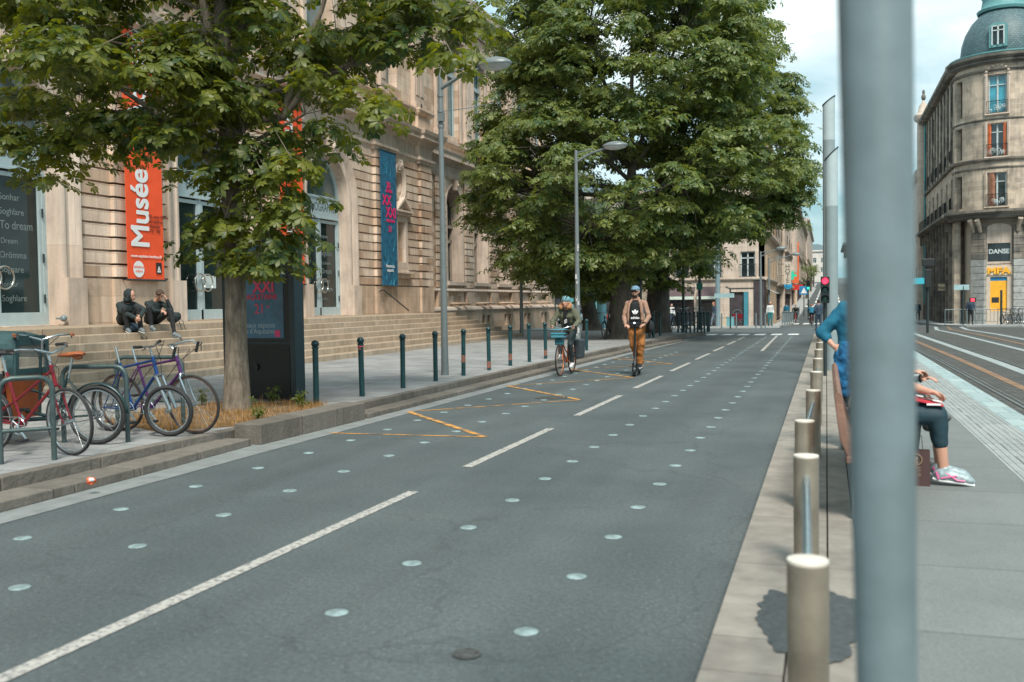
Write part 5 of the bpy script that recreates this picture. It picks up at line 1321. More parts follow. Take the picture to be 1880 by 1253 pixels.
q = M(); q.add([(.78,-.24,.28),(1.42,-.24,.28),(1.42,.24,.28),(.78,.24,.28),(.72,-.32,.74),(1.55,-.32,.74),(1.55,.32,.74),(.72,.32,.74)], [(3,2,1,0),(0,1,5,4),(1,2,6,5),(2,3,7,6),(3,0,4,7)])
o = q.build('cargo_box', m_box, cb, local=True); s_ = o.modifiers.new('s','SOLIDIFY'); s_.thickness = .012
q = M(); 
for x in (.80,1.1): q.bb(x, x+.06, -.335, .335, .28, .76)
q.build('box_strap', m_blackp, cb, local=True)
m_hood = pm('hood_fabric', (.022,.06,.065), .75, 0, .2, 8, .3, 25)
sec = [(-.33,.74),(-.35,.9),(-.33,1.06),(-.22,1.15),(0,1.18),(.22,1.15),(.33,1.06),(.35,.9),(.33,.74)]
xs_ = [(.70,.92),(.76,1.0),(1.0,1.03),(1.3,1.0),(1.55,.9)]
q = M(); vs = []
for x, s in xs_:
    for y, z in sec: vs.append((x, y*s, .74+(z-.74)*s))
n = len(sec); fs = []
for i in range(len(xs_)-1):
    for j in range(n-1):
        if i == 1 and j in (0,7): continue
        if i == 2 and j in (0,7): continue
        fs.append((i*n+j,i*n+j+1,(i+1)*n+j+1,(i+1)*n+j))
q.add(vs, fs); o = q.build('hood', m_hood, cb, smooth=False, local=True); s_ = o.modifiers.new('s','SOLIDIFY'); s_.thickness = .008
win = pm('hood_window', (.55,.52,.46), .12, 0, .2, 6, .4, 14, alpha=.35)
q = M(); 
for s in (-1,1): q.add([(.8,s*.345,.76),(1.28,s*.345,.76),(1.28,s*.35,.94),(.8,s*.36,.94)], [(0,1,2,3)])
q.add([(.695,-.26,.8),(.695,.26,.8),(.70,.24,1.04),(.70,-.24,1.04)], [(0,1,2,3)]); q.build('hood_window', win, cb, local=True)
q = M(); q.bb(.68,.715,-.31,-.25,.74,1.10); q.bb(.68,.715,.25,.31,.74,1.10); q.bb(.68,.715,-.25,.25,1.04,1.14); q.bb(.68,.715,-.25,.25,.74,.80); q.build('hood_border', m_hood, cb, local=True)
# racks: inverted U stands
m_rack = pm('rack_green', (.055,.085,.085), .42, .3, .2, 12)
def rack(a, b, lab, h=.80, bar=True):
    a = V((a[0],a[1],PZ)); b = V((b[0],b[1],PZ)); u = (b-a).normalized(); m = M(); r = .11; z = V((0,0,1))
    pts = [a, a+z*(h-r)]+[a+u*r*(1-cos(t))+z*(h-r+r*sin(t)) for t in (R(30),R(60),R(90))]+[b-u*r*(1-cos(t))+z*(h-r+r*sin(t)) for t in (R(90),R(60),R(30))]+[b+z*(h-r), b]
    m.tube(pts, .025, 12)
    if bar: m.tube([a+z*.3, b+z*.3], .02, 10)
    m.top('bicycle_rack', m_rack, lab, 'bicycle rack', 'tubular bicycle racks', smooth=True)
rack(G(2,853,PZ), G(100,845,PZ), 'inverted-U bicycle rack nearest to us, in front of the red bicycle', .78)
rack(G(118,813,PZ), G(235,812,PZ), 'inverted-U bicycle rack in the middle, beside the brown saddle', .80, False)
rack(G(216,781,PZ), G(337,783,PZ), 'inverted-U bicycle rack behind the blue mountain bicycle', .82)
# bicycles farther off
fb_ = bike('black bicycle parked against the thickest trunk', m_blackp, 'diamond', rim=m_dark, bars='flat', rack=True, group='bicycles parked by the trees'); put(fb_, G(1128,622,PZ)[:2], G(1104,625,PZ)[:2], PZ, R(6))
o = dup(fb_, (0,0,0), 0, 'dark bicycle leaning behind the scooter rider, right of the thickest trunk'); put(o, G(1192,620,PZ)[:2], G(1206,616,PZ)[:2], PZ, R(5))
wb_ = bike('pale grey bicycle behind the close-set corner bollards', pm('bike_pale', (.3,.32,.32), .4, .3), 'step', bars='city', rim=m_chrome, group='bicycles parked by the trees'); put(wb_, tuple(G(1266,606,PZ)[:2]), tuple(G(1240,609,PZ)[:2]), PZ, R(4))
for i, (x, y, lab) in enumerate([(1225,606,'dark bicycle at the left end of the corner bollards'),(1252,605,'second bicycle behind the corner bollards, dark framed'),(1278,604,'bicycle behind the corner bollards below the round sign back')]):
    o = dup(fb_, (0,0,0), 0, lab); put(o, tuple(G(x+12,y,PZ)[:2]), tuple(G(x-10,y+2,PZ)[:2]), PZ, R(-4))
# hire bicycles at far right
for i in range(6):
    p = GX(1846+i*7.5, 69); 
    o = dup(wb_ if i % 2 else fb_, (0,0,0), 0, 'one of the bicycles crammed together on the far right pavement', 'bicycles crammed together on the far right pavement'); put(o, (p.x+.25,p.y+.6), (p.x-.3,p.y-.4), p.z+.1, R(3))
# ---------- people ----------
SKIN = pm('skin', (.50,.27,.19), .5, 0, .06, 12); 
def remesh(m, name, mat, parent, vox, disp=0, dscale=.12, local=True, smooth=4):
    me = m.mesh(name); o = D.objects.new(name, me); C.objects.link(o)
    r = o.modifiers.new('r','REMESH'); r.mode = 'VOXEL'; r.voxel_size = vox; r.use_smooth_shade = True
    s = o.modifiers.new('s','SMOOTH'); s.factor = .5; s.iterations = smooth
    if disp:
        tx = D.textures.get('folds%d' % int(dscale*100)) or D.textures.new('folds%d' % int(dscale*100), 'CLOUDS'); tx.noise_scale = dscale; tx.noise_depth = 2
        d = o.modifiers.new('d','DISPLACE'); d.texture = tx; d.strength = disp; d.mid_level = .5
    dg = bpy.context.evaluated_depsgraph_get(); dg.update(); n = D.meshes.new_from_object(o.evaluated_get(dg)); D.objects.remove(o)
    n.name = name; n.materials.clear(); n.materials.append(mat); n.polygons.foreach_set('use_smooth', [True]*len(n.polygons))
    ob = D.objects.new(name, n); C.objects.link(ob); ob.parent = parent; return ob
def basis(fwd, up=(0,0,1)):
    f = V(fwd).normalized(); u = V(up); s = f.cross(u).normalized(); u = s.cross(f)   # s = person's right
    return s, f, u
def hand(m, w, d, palm, curl=.6, s=1., spread=0.):
    """palm + five fingers; d = direction of the fingers, palm = palm normal"""
    d = V(d).normalized(); pn = (V(palm)-d*V(palm).dot(d)).normalized(); sd = d.cross(pn)
    rot = Matrix((sd, d, pn)).transposed(); m.ell(w+d*.045*s, (.042*s,.05*s,.017*s), rot, 12, 8)
    for i, (o, l) in enumerate(((-.03,.068),(-.01,.078),(.011,.073),(.03,.058))):
        p = w+d*.082*s+sd*o*s; q = d; ps = [p]
        for k, f in enumerate((.45,.3,.25)):
            a = curl*(k+1)*.75; q = d*cos(a)+pn*sin(a); ps.append(ps[-1]+q*l*f*s*1.05)
        for a, b, r1, r2 in zip(ps, ps[1:], (.0095,.0088,.008), (.0088,.008,.007)): m.cap(a, b, r1*s, r2*s, 8)
    t0 = w+d*.025*s-sd*.034*s; t1 = t0+(d*.6-sd*.6+pn*.4).normalized()*.034*s; t2 = t1+(d*.85+pn*.5).normalized()*.03*s
    m.cap(t0, t1, .013*s, .011*s, 8); m.cap(t1, t2, .0105*s, .0085*s, 8)
def person(label, root, J, look, outfit, vox=.011, group=None, hair=None, hands=(), rz=0, face=True, hs=1.0):
    """J: joints in root space. neck, head, pel, chest; shl/shr, ell/elr, wrl/wrr; hil/hir, knl/knr, anl/anr, tol/tor."""
    e = empty('person', label, 'person', root, rz, group); J = {k: V(v) for k, v in J.items()}
    s, f, u = basis(look[0], look[1] if len(look) > 1 else (0,0,1)); rot = Matrix((s, f, u)).transposed()
    bs, bf, bu = basis((J['shr']-J['shl']).cross(J['neck']-J['pel'])*-1 if False else (J['neck']-J['pel']).cross(J['shr']-J['shl']), J['neck']-J['pel'])
    trot = Matrix((bs, bf, bu)).transposed()
    def torso(m, g, lowz=0):
        ch = J['chest']; pl = J['pel']; nk = J['neck']; ab = (ch+pl)/2; side = (J['shr']-J['shl']).normalized()
        m.tube([pl-bu*.09, pl, pl.lerp(ch,.35), pl.lerp(ch,.8), ch+bu*.06, nk-bu*.05, nk-bu*.01], [.12+g,.155+g,.135+g,.15+g,.165+g,.11+g,.05+g], 20, side=side, flat=[.09+g,.115+g,.1+g,.11+g,.115+g,.08+g,.05+g])
        for k in ('shl','shr'): m.cap(nk-bu*.055, J[k], .055+g*.6, .052+g*.6)
    b = M(); torso(b, -.012); h = J['head']
    b.cap(J['neck']-bu*.03, h-u*.05, .052*hs, .05*hs)
    b.ell(h+u*.025, (.073*hs,.092*hs,.095*hs), rot, 18, 14); b.ell(h-u*.045+f*.018, (.056*hs,.068*hs,.07*hs), rot, 16, 12); b.ell(h-u*.095+f*.06, (.024*hs,.02*hs,.02*hs), rot)
    b.cap(h+f*.085+u*.012, h+f*.108-u*.028, .010*hs, .015*hs, 8); b.ell(h+f*.088-u*.062, (.024*hs,.012,.009), rot); b.ell(h+f*.084+u*.032, (.05*hs,.012,.012), rot)
    for sg in (-1,1): b.ell(h+s*sg*.075*hs, (.012,.022,.032), rot); b.ell(h+s*sg*.035+f*.066-u*.02, (.022,.018,.02), rot)
    for k in 'lr':
        b.cap(J['sh'+k], J['el'+k], .046, .038); b.cap(J['el'+k], J['wr'+k], .037, .025)
        b.cap(J['hi'+k], J['kn'+k], .078, .052); b.cap(J['kn'+k], J['an'+k], .052, .035); b.cap(J['kn'+k].lerp(J['an'+k],.15), J['kn'+k].lerp(J['an'+k],.45), .05, .048)
        b.cap(J['an'+k], J['to'+k], .034, .028)
    for hd in hands:
        hand(b, J['wr'+hd[0]], hd[1], hd[2], hd[3] if len(hd) > 3 else .6)
    body = remesh(b, 'body', outfit.get('skin', SKIN), e, vox, smooth=3)
    if face:
        q = M()
        for sg in (-1,1): q.ell(h+s*sg*.031*hs+f*.081*hs+u*.008, (.012,.006,.006), rot, 8, 6)
        q.build('eyes', m_black, e, True, local=True); q = M(); q.ell(h+f*.098*hs-u*.061, (.022,.006,.004), rot, 8, 6); q.build('mouth', pm('lips', (.30,.10,.09), .5), e, True, local=True)
    def arms(m, g, t=1.0):
        for k in 'lr':
            m.cap(J['sh'+k], J['el'+k], .053+g*.7, .043+g*.6)
            if t > 0: 
                w = J['el'+k].lerp(J['wr'+k], t); m.cap(J['el'+k], w, .043+g*.6, .032+g*.6)
    def legs(m, g, t=1.0, flare=0):
        pl = J['pel']; m.tube([pl-bu*.1, pl, pl+bu*.1], [.15+g,.165+g,.145+g], 18, side=(J['shr']-J['shl']).normalized(), flat=[.11+g,.125+g,.105+g])
        for k in 'lr':
            m.cap(J['hi'+k], J['kn'+k], .092+g, .065+g); w = J['kn'+k].lerp(J['an'+k], t); m.cap(J['kn'+k], w, .063+g, .046+g+flare)
    o = outfit
    if 'top' in o:
        m = M(); torso(m, o.get('tg', .012)); arms(m, o.get('tg', .012), o.get('sleeve', .97)); remesh(m, o.get('topname','jacket'), o['top'], e, vox*1.1, o.get('fold',.02), .1)
    if 'legs' in o:
        m = M(); legs(m, o.get('lg', .004), o.get('leglen', .95), o.get('flare', 0)); remesh(m, o.get('legname','trousers'), o['legs'], e, vox*1.1, o.get('lfold', .02), .12)
    if 'shoes' in o:
        for k in 'lr':
            a, t = J['an'+k], J['to'+k]; d = (t-a); d = d.normalized(); m = M(); dn = V((0,0,-1)); dn = (dn-d*dn.dot(d)).normalized()
            side_ = d.cross(dn); r_ = Matrix((side_, d, -dn)).transposed()
            m.ell(a+dn*.035+d*-.01, (.038,.05,.045), r_); m.ell(t+dn*.0-d*.03, (.045,.075,.034), r_); m.cap(a+dn*.02-d*.005, t+dn*.002-d*.015, .047, .041); m.cap(a-dn*.01, a+dn*.03, .043, .045)
            sh = remesh(m, 'shoe', o['shoes'], e, vox*.9, smooth=2)
            if 'sole' in o:
                q = M(); q.tube([a+dn*.075-d*.05, a+dn*.07+d*.0, t+dn*.03-d*.02, t+dn*.022+d*.045], [.03,.042,.046,.02], 14, side=side_, flat=.014); q.build('sole', o['sole'], sh, True, local=True)
    if hair:
        m = M(); kind, hm = hair
        if kind == 'short': m.ell(h+u*.045-f*.012, (.083*hs,.098*hs,.088*hs), rot, 16, 10); m.ell(h-f*.04, (.078,.07,.08), rot)
        if kind == 'long': m.ell(h+u*.04-f*.015, (.086,.1,.09), rot, 16, 10); m.tube([h-f*.05, h-f*.07-u*.15, h-f*.06-u*.27], [.085,.09,.05], 12, flat=[.06,.05,.03], side=tuple(s))
        if kind == 'messy':
            m.ell(h+u*.05-f*.012, (.088,.1,.085), rot, 16, 10); rs = random.Random(4)
            for i in range(26): p = h+u*.08+s*rs.uniform(-.07,.07)+f*rs.uniform(-.06,.1); m.ell(p, (.026,.026,.022))
            m.ell(h-f*.05+u*.0, (.07,.06,.07), rot)
        if kind == 'hood': 
            m.ell(h+u*.03-f*.03, (.105,.11,.12), rot, 16, 12); m.ell(h-u*.08-f*.04, (.1,.09,.09), rot); m.ring(h+f*.045+u*.0, f+u*.2, .085, .022, 24, 8)
        remesh(m, 'hood' if kind == 'hood' else 'hair', hm, e, vox*1.1, .012, .03)
    e['_J'] = 1; del e['_J']
    return e, J, (s, f, u, rot), (bs, bf, bu)
def stand(h=1.75, step=.0, arm=.12, w=1.):
    k = h/1.75
    return {n: tuple(c*k for c in v) for n, v in dict(pel=(0,0,.95), chest=(0,0,1.27), neck=(0,-.01,1.47), head=(0,-.03,1.62), shl=(.18*w,0,1.41), shr=(-.18*w,0,1.41),
        ell=(.24*w,.03,1.12), elr=(-.24*w,.03,1.12), wrl=(.25*w,-arm,.88), wrr=(-.25*w,arm*.5,.87), hil=(.09,0,.93), hir=(-.09,0,.93), knl=(.10,-.03-step*.6,.50), knr=(-.10,-.03+step*.3,.50),
        anl=(.10,.02-step,.09), anr=(-.10,.03+step,.09), tol=(.11,-.13-step,.035), tor=(-.11,-.12+step,.035)).items()}
c_black = pm('cloth_black', (.012,.015,.017), .85, 0, .3, 20, .3, 120); c_char = pm('cloth_charcoal', (.018,.030,.032), .85, 0, .25, 15, .3, 120); c_denim = pm('cloth_denim', (.03,.055,.085), .85, 0, .25, 20, .3, 150)
c_ochre = pm('cloth_ochre', (.30,.115,.028), .85, 0, .2, 14, .3, 100); c_beige = pm('cloth_beige', (.31,.185,.13), .85, 0, .22, 22, .3, 100); c_olive = pm('cloth_olive', (.095,.10,.065), .85, 0, .2, 14, .3, 100)
c_blue = pm('cloth_blue', (.008,.12,.20), .85, 0, .15, 12, .2, 120); c_white = pm('cloth_white', (.5,.52,.52), .8); m_shoe = pm('shoe_grey', (.14,.17,.18), .7, 0, .2, 20); m_sole = pm('sole_white', (.55,.58,.58), .7)
h_dark = pm('hair_dark', (.03,.018,.012), .6, 0, .4, 40, .6, 200); h_brown = pm('hair_brown', (.07,.04,.025), .6, 0, .4, 40, .6, 200); h_red = pm('hair_red', (.30,.11,.05), .6, 0, .3, 40)
HD = [(('l'), (0,0,-1), (-1,0,0)), (('r'), (0,0,-1), (1,0,0))]
# --- man on the kick scooter (faces us, -Y, looking slightly to his right)
sp = G(1166,691,0); SR = (sp.x, sp.y, 0)
dk = .15
J = dict(pel=(0,.30,dk+.93), chest=(.0,.27,dk+1.24), neck=(.01,.24,dk+1.45), head=(.0,.19,dk+1.61), shl=(.18,.25,dk+1.37), shr=(-.16,.25,dk+1.37), ell=(.28,.17,dk+1.09), elr=(-.24,.17,dk+1.09), wrl=(.20,-.01,dk+.93), wrr=(-.19,-.01,dk+.93),
         hil=(.09,.30,dk+.9), hir=(-.09,.30,dk+.9), knl=(.11,.19,dk+.50), knr=(-.06,.22,dk+.5), anl=(.075,.28,dk+.10), anr=(.02,.48,dk+.10), tol=(.09,.12,dk+.045), tor=(.05,.33,dk+.045))
rd, JJ, (s,f,u,rot), (bs,bf,bu) = person('bearded man in a beige jacket, cap and sunglasses riding a kick scooter', SR, J, [(-.18,-1,0)], dict(top=c_beige, tg=.012, fold=.03, legs=c_ochre, legname='trousers', lg=.016, lfold=.06, shoes=c_black, sole=m_sole, topname='jacket'), .012,
    hands=[('l',(-.6,-.5,-.3),(0,.4,-1),1.0),('r',(.6,-.5,-.3),(0,.4,-1),1.0)], rz=R(4), hs=1.12)
h = JJ['head']
def onp(m, nm, mt, par, smooth=True): return m.build(nm, mt, par, smooth, local=True)
q = M(); q.ell(h+u*.055-f*.01, (.095,.112,.08), rot, 18, 12); q.ell(h+f*.125+u*.052, (.065,.055,.012), rot, 14, 6); remesh(q, 'cap', pm('cap_blue', (.12,.22,.30), .8, 0, .15, 30), rd, .01, smooth=2)
q = M(); q.box(h+f*.108+u*.012-s*.034, (.055,.012,.036), rot); q.box(h+f*.108+u*.012+s*.034, (.055,.012,.036), rot); q.box(h+f*.1+u*.02, (.03,.008,.008), rot)
for sg in (-1,1): q.tube([h+f*.095+u*.018+s*sg*.06, h+s*sg*.08+u*.01], .005, 5)
onp(q, 'sunglasses', pm('dark_lens', (.01,.01,.01), .15), rd)
q = M(); q.ell(h-u*.085+f*.04, (.06,.062,.042), rot); q.ell(h-u*.05+f*.02, (.068,.06,.03), rot); q.ell(h-u*.045+f*.094, (.03,.008,.007), rot); remesh(q, 'beard', h_dark, rd, .01, .01, .03, smooth=1)
# black t-shirt front with the white print
q = M(); q.tube([V((0,.235,dk+.86)), V((0,.225,dk+1.0)), V((0,.20,dk+1.24)), V((0.0,.19,dk+1.36)), V((0,.20,dk+1.42))], [.165,.16,.155,.145,.06], 20, side=(1,0,0), flat=[.10,.09,.09,.07,.05]); remesh(q, 't_shirt', c_black, rd, .011, .01, .1)
wp_ = pm('print_white2', (.75,.78,.78), .7, 0, .02); q = M(); cy = .099
def flatshape(m, pts, c, y): n = len(pts); m.add([(c[0]+a, y, c[1]+b) for a, b in pts]+[(c[0]+a, y-.006, c[1]+b) for a, b in pts], [tuple(range(n)), tuple(range(n,2*n))]+[(i,(i+1)%n,(i+1)%n+n,i+n) for i in range(n)])
for ang, ln, wd in ((0,.105,.021),(R(38),.098,.021),(R(-38),.098,.021)):
    pts = []
    for i in range(13):
        t = pi*i/12; w_ = wd*sin(t)**.8; a = ln*(1-cos(t))/2
        pts.append((w_, a))
    pts += [(-a_, b_) for a_, b_ in pts[1:-1][::-1]]; pts = [(x*cos(ang)+z*sin(ang), -x*sin(ang)+z*cos(ang)) for x, z in pts]; flatshape(q, pts, (0,dk+1.14), .106)
onp(q, 'print_leaves', wp_, rd, False)
q = M()
for i in range(3): flatshape(q, [(-.06+.008*i,-.0),(.06-.008*i,0),(.055-.008*i,.008),(-.055+.008*i,.008)], (0,dk+1.135-.014*i), .100)
onp(q, 'print_bars', c_black, rd, False)
for sx_, w_ in ((1,.036),(-1,.024)):      # jacket fronts hanging open over the shirt, collar at the neck
    q = M(); q.tube([(sx_*.07,.17,dk+1.45),(sx_*.12,.115,dk+1.36),(sx_*.142,.092,dk+1.2),(sx_*.15,.108,dk+1.02),(sx_*.15,.15,dk+.90)], [.03,w_,w_,w_,w_*.9], 10, side=(1,0,0), flat=[.02,.018,.018,.018,.016]); remesh(q, 'jacket_front', c_beige, rd, .009, .015, .05, smooth=2)
q = M(); q.ring((0,.215,dk+1.47), (0,-.35,1), .075, .02, 20, 8); onp(q, 'collar', c_beige, rd)
text('adidas', wp_, .072, (SR[0], SR[1]+.102, dk+1.045), (1,0,0), (0,0,1), rd, 'print_word', .004, bold=.02)
# jacket panels hang open: darker lining edges, backpack strap, satchel
q = M(); q.tube([(-.135,.14,dk+1.40),(-.155,.12,dk+1.2),(-.15,.15,dk+.98)], .02, 8, flat=.008); onp(q, 'backpack_strap', c_denim, rd); q = M(); q.tube([(.12,.15,dk+1.42),(.155,.12,dk+1.28),(.20,.17,dk+1.15)], .02, 8, flat=.008); onp(q, 'backpack_strap', c_denim, rd)
q = M(); q.ell((.30,.32,dk+.88), (.07,.10,.13)); o = remesh(q, 'side_bag', c_black, rd, .012)
q = M(); q.ring(JJ['wrl']+V((0,.01,.03)), (0,.5,.8), .034, .008, 16, 6); onp(q, 'wristband', c_black, rd)
# scooter
m_sc = pm('scooter_black', (.02,.024,.026), .4, .4)
sc_ = empty('kick_scooter', 'black electric kick scooter under the bearded man', 'scooter', (SR[0], SR[1], 0)); sc_.rotation_euler[2] = R(4)
def so_(m, n, mt, p=None, sm=True): return m.build(n, mt, p or sc_, sm, local=True)
for y in (-.08, .78):
    q = M(); q.tube([(-.02,y,.105),(.02,y,.105)], .05, 16); w_ = so_(q, 'wheel', m_sc); q = M().ring((0,y,.105), (1,0,0), .078, .027, 28, 10); so_(q, 'tyre', m_tyre, w_)
q = M(); q.box((0,.38,.125), (.155,.62,.045)); q.box((0,.73,.15), (.09,.2,.02)); so_(q, 'deck', m_sc, None, False)
q = M(); q.tube([(0,-.08,.1),(0,-.03,.28),(0,.06,.40),(0,.03,1.02),(0,.0,1.09)], [.03,.034,.026,.023,.022], 12); q.tube([(0,.05,.32),(0,.12,.16)], .03, 8); q.tube([(-.045,-.08,.105),(-.045,-.04,.27),(.045,-.04,.27),(.045,-.08,.105)], .014, 6); so_(q, 'stem', m_sc)
q = M(); q.tube([(-.24,-.01,1.09),(0,-.02,1.10),(.24,-.01,1.09)], .014, 10); q.tube([(.08,-.03,1.1),(.12,-.09,1.1)], .008, 6); hb_ = so_(q, 'handlebar', m_sc)
for s__ in (-1,1): q = M().tube([(s__*.14,-.012,1.095),(s__*.25,-.01,1.09)], .018, 10); so_(q, 'grip', m_blackp, hb_)
q = M().ell((0,-.04,1.11), (.025,.02,.02)); so_(q, 'headlamp', em('scooter_lamp', (.8,.9,1), .8), hb_)
q = M(); q.ring((0,-.08,.105), (1,0,0), .125, .006, 20, 4, .03); q.tube([(-.12,-.0,.2),(.1,-.02,.2)], .008, 5); so_(q, 'mudguard', m_sc)
# --- woman cyclist
cp = G(1028,691,0); cr = G(1046,685,0)
bk2 = bike('copper-coloured town bicycle with a blue front basket, ridden by the woman in the helmet', m_cop, 'step', rim=pm('rim_copper', (.45,.16,.08), .35, .5), bars='city', r=.35, wb=1.05, tw=.017, fender=None, rack=m_dark)
dirv = V((.0, -1, 0)); rear = V((cp.x,cp.y,0))-dirv*1.05; put(bk2, (rear.x,rear.y), (cp.x,cp.y), 0, 0)
m_bask = pm('basket_blue', (.06,.25,.32), .4, .2, .1)
q = M(); top_ = V((.93,0,1.0))
q.bb(1.0,1.18,-.14,.14,.82,.84); 
for a in ((1.0,-.2,.2,0),): pass
for z, k in ((.84,.0),(.9,.01),(.99,.02)): q.ring((1.09,0,z), (0,0,1), .14+k, .006, 4, 5) if False else q.tube([(1.0-k,-.14-k,z),(1.2+k,-.14-k,z),(1.2+k,.14+k,z),(1.0-k,.14+k,z),(1.0-k,-.14-k,z)], .009, 5)
q.bb(1.19,1.2,-.14,.14,.82,.93); q.build('basket', m_bask, bk2, local=True)
q = M(); q.bb(.98,1.12,-.09,.09,.66,.8); q.build('basket_panel', pm('basket_dark_blue', (.02,.13,.17), .5), bk2, bevel=.02, local=True)
def pann(y, mt, lab): q = M(); q.add([(-.25,y-.06,.32),(.15,y-.06,.32),(.15,y+.06,.32),(-.25,y+.06,.32),(-.3,y-.08,.74),(.2,y-.08,.74),(.2,y+.08,.74),(-.3,y+.08,.74)], [(3,2,1,0),(4,5,6,7),(0,1,5,4),(1,2,6,5),(2,3,7,6),(3,0,4,7)]); return q.build('pannier', mt, bk2, bevel=.03, local=True)
pann(.17, pm('pannier_grey', (.035,.05,.06), .7, 0, .2), '')
ang = math.atan2(dirv.y, dirv.x)
# rider joints in bicycle space (x forward, y left) turned into root space facing -Y
def bs_(x, y, z): return (y, -x, z)      # person space: forward = -Y, left = +X
J = dict(pel=bs_(.22,0,.99), chest=bs_(.36,0,1.24), neck=bs_(.43,0,1.42), head=bs_(.50,0,1.56), shl=bs_(.40,.17,1.36), shr=bs_(.40,-.17,1.36), ell=bs_(.50,.29,1.15), elr=bs_(.50,-.29,1.15), wrl=bs_(.70,.25,1.06), wrr=bs_(.70,-.25,1.06),
         hil=bs_(.22,.09,.95), hir=bs_(.22,-.09,.95), knl=bs_(.58,.11,.66), knr=bs_(.62,-.11,.80), anl=bs_(.40,.11,.24), anr=bs_(.54,-.11,.42), tol=bs_(.54,.11,.17), tor=bs_(.68,-.11,.36))
cy_, JJ, (s,f,u,rot), _ = person('woman in a pale blue helmet and olive fur-hooded parka riding a copper bicycle', (rear.x, rear.y, 0), J, [(-.15,-1,.05)], dict(top=c_olive, tg=.03, fold=.035, legs=c_char, lg=.0, shoes=pm('shoe_white', (.5,.52,.52), .6), topname='parka'), .012,
    hands=[('l',(-.2,-1,-.2),(0,.3,-1),1.0),('r',(.2,-1,-.2),(0,.3,-1),1.0)], rz=ang+pi/2)
h = JJ['head']
q = M(); q.ell(h+u*.06-f*.01, (.098,.125,.085), rot, 20, 12); hm = remesh(q, 'helmet', pm('helmet_blue', (.14,.30,.34), .4), cy_, .01, smooth=2)
q = M()
for k in (-.05,0,.05): q.ell(h+u*.115+s*k+f*.03, (.012,.06,.03), rot)
for k in (-.045,0,.045): q.ell(h+u*.085+s*k+f*.085, (.012,.03,.022), rot)
q.build('helmet_vents', m_black, hm, True, local=True)
q = M(); n_ = 22
for i in range(n_):
    t = pi*.72*(i/(n_-1)*2-1)+pi/2*0; a_ = R(-90)+t*1.05+pi
    if abs(t) < .55: continue
    p = h-u*.125+s*(.12*sin(t))-f*(-.05*cos(t))*-1*-1+u*(.09*(1-cos(t))*.5)
    rs = random.Random(i); q.ell(p, (.042+rs.uniform(-.008,.01),.042,.042+rs.uniform(-.01,.01)))
remesh(q, 'fur_trim', pm('fur_orange', (.42,.21,.10), .9, 0, .35, 30, .9, 120), cy_, .012, .03, .03, smooth=1)
q = M(); q.tube([JJ['pel']+V((0,-.13,.0)), JJ['chest']+V((0,-.125,-.02)), JJ['neck']+V((0,-.075,-.03))], [.08,.075,.045], 14, side=(1,0,0), flat=[.03,.03,.03]); q.build('black_top', c_black, cy_, True, local=True)
q = M(); 
for i in range(3): q.box(JJ['chest']+V((.0,-.16,-.06-.03*i)), (.07,.004,.012), Matrix.Rotation(R(-25),3,'Y'))
q.build('top_print', wp_, cy_, local=True)
# --- two men sitting on the steps
ls = PX(236,602,-14.35)
J = dict(pel=(-.02,.12,.12), chest=(-.0,-.10,.34), neck=(.02,-.22,.50), head=(.07,-.29,.63), shl=(.15,-.18,.43), shr=(-.14,-.14,.43), ell=(.33,-.33,.33), elr=(-.10,-.36,.30), wrl=(.26,-.55,.20), wrr=(.13,-.56,.17),
         hil=(.10,.06,.10), hir=(-.09,.06,.10), knl=(.22,-.42,.34), knr=(-.05,-.42,.34), anl=(.26,-.42,-.06), anr=(.0,-.38,-.06), tol=(.30,-.56,-.12), tor=(.03,-.53,-.12))
# men face the street (+X) turned a little toward the camera: rotate -Y forward to +X-ish
py0 = PX(238,600,-14.1)
m1, JJ, (s,f,u,rot), _ = person('seated man in black with his hood up, leaning over his knees on the top step', (-14.22, py0.y+.05, TOPZ), J, [(.8,-.55,-.15)], dict(top=c_char, tg=.03, fold=.03, legs=c_black, lg=.006, shoes=m_shoe, sole=m_sole, topname='hoodie'), .011, hair=('hood', c_char),
    hands=[('l',(-.7,-.3,-.5),(-.3,.8,.3),.7),('r',(.7,-.3,-.5),(.3,.8,.3),.7)], rz=R(42), hs=1.1)
py1 = PX(283,597,-14.1)
J = dict(pel=(-.02,.14,.12), chest=(.02,-.06,.37), neck=(.05,-.17,.53), head=(.13,-.26,.64), shl=(.17,-.15,.46), shr=(-.12,-.10,.46), ell=(.36,-.32,.34), elr=(-.0,-.30,.30), wrl=(.26,-.38,.56), wrr=(.16,-.50,.30),
         hil=(.10,.08,.10), hir=(-.09,.08,.10), knl=(.34,-.36,.30), knr=(-.1,-.38,.36), anl=(.40,-.48,-.20), anr=(-.06,-.36,-.04), tol=(.50,-.60,-.27), tor=(-.01,-.52,-.11))
m2, JJ, (s,f,u,rot), _ = person('seated young man in black, head bowed and hand raised to his brow', (-14.22, py1.y+.12, TOPZ), J, [(.25,-.85,-.55)], dict(top=c_char, tg=.012, fold=.02, sleeve=.85, legs=c_denim if False else c_black, leglen=.72, lg=.004, shoes=m_shoe, sole=m_shoe, topname='jumper'), .011, hair=('messy', h_brown),
    hands=[('l',(-.4,.2,.9),(-.8,.3,0),.8),('r',(.5,-.7,-.3),(0,0,-1),.7)], rz=R(42))
q = M()
for k in 'lr': q.cap(JJ['an'+k]+V((0,0,.02)), JJ['kn'+k].lerp(JJ['an'+k],.72), .042, .046)
q.build('sock', c_black, m2, True, local=True) if False else [M().cap(JJ['an'+k]+V((0,0,.01)), JJ['kn'+k].lerp(JJ['an'+k],.78), .041, .044).build('sock', c_black, m2, True, local=True) for k in 'lr']
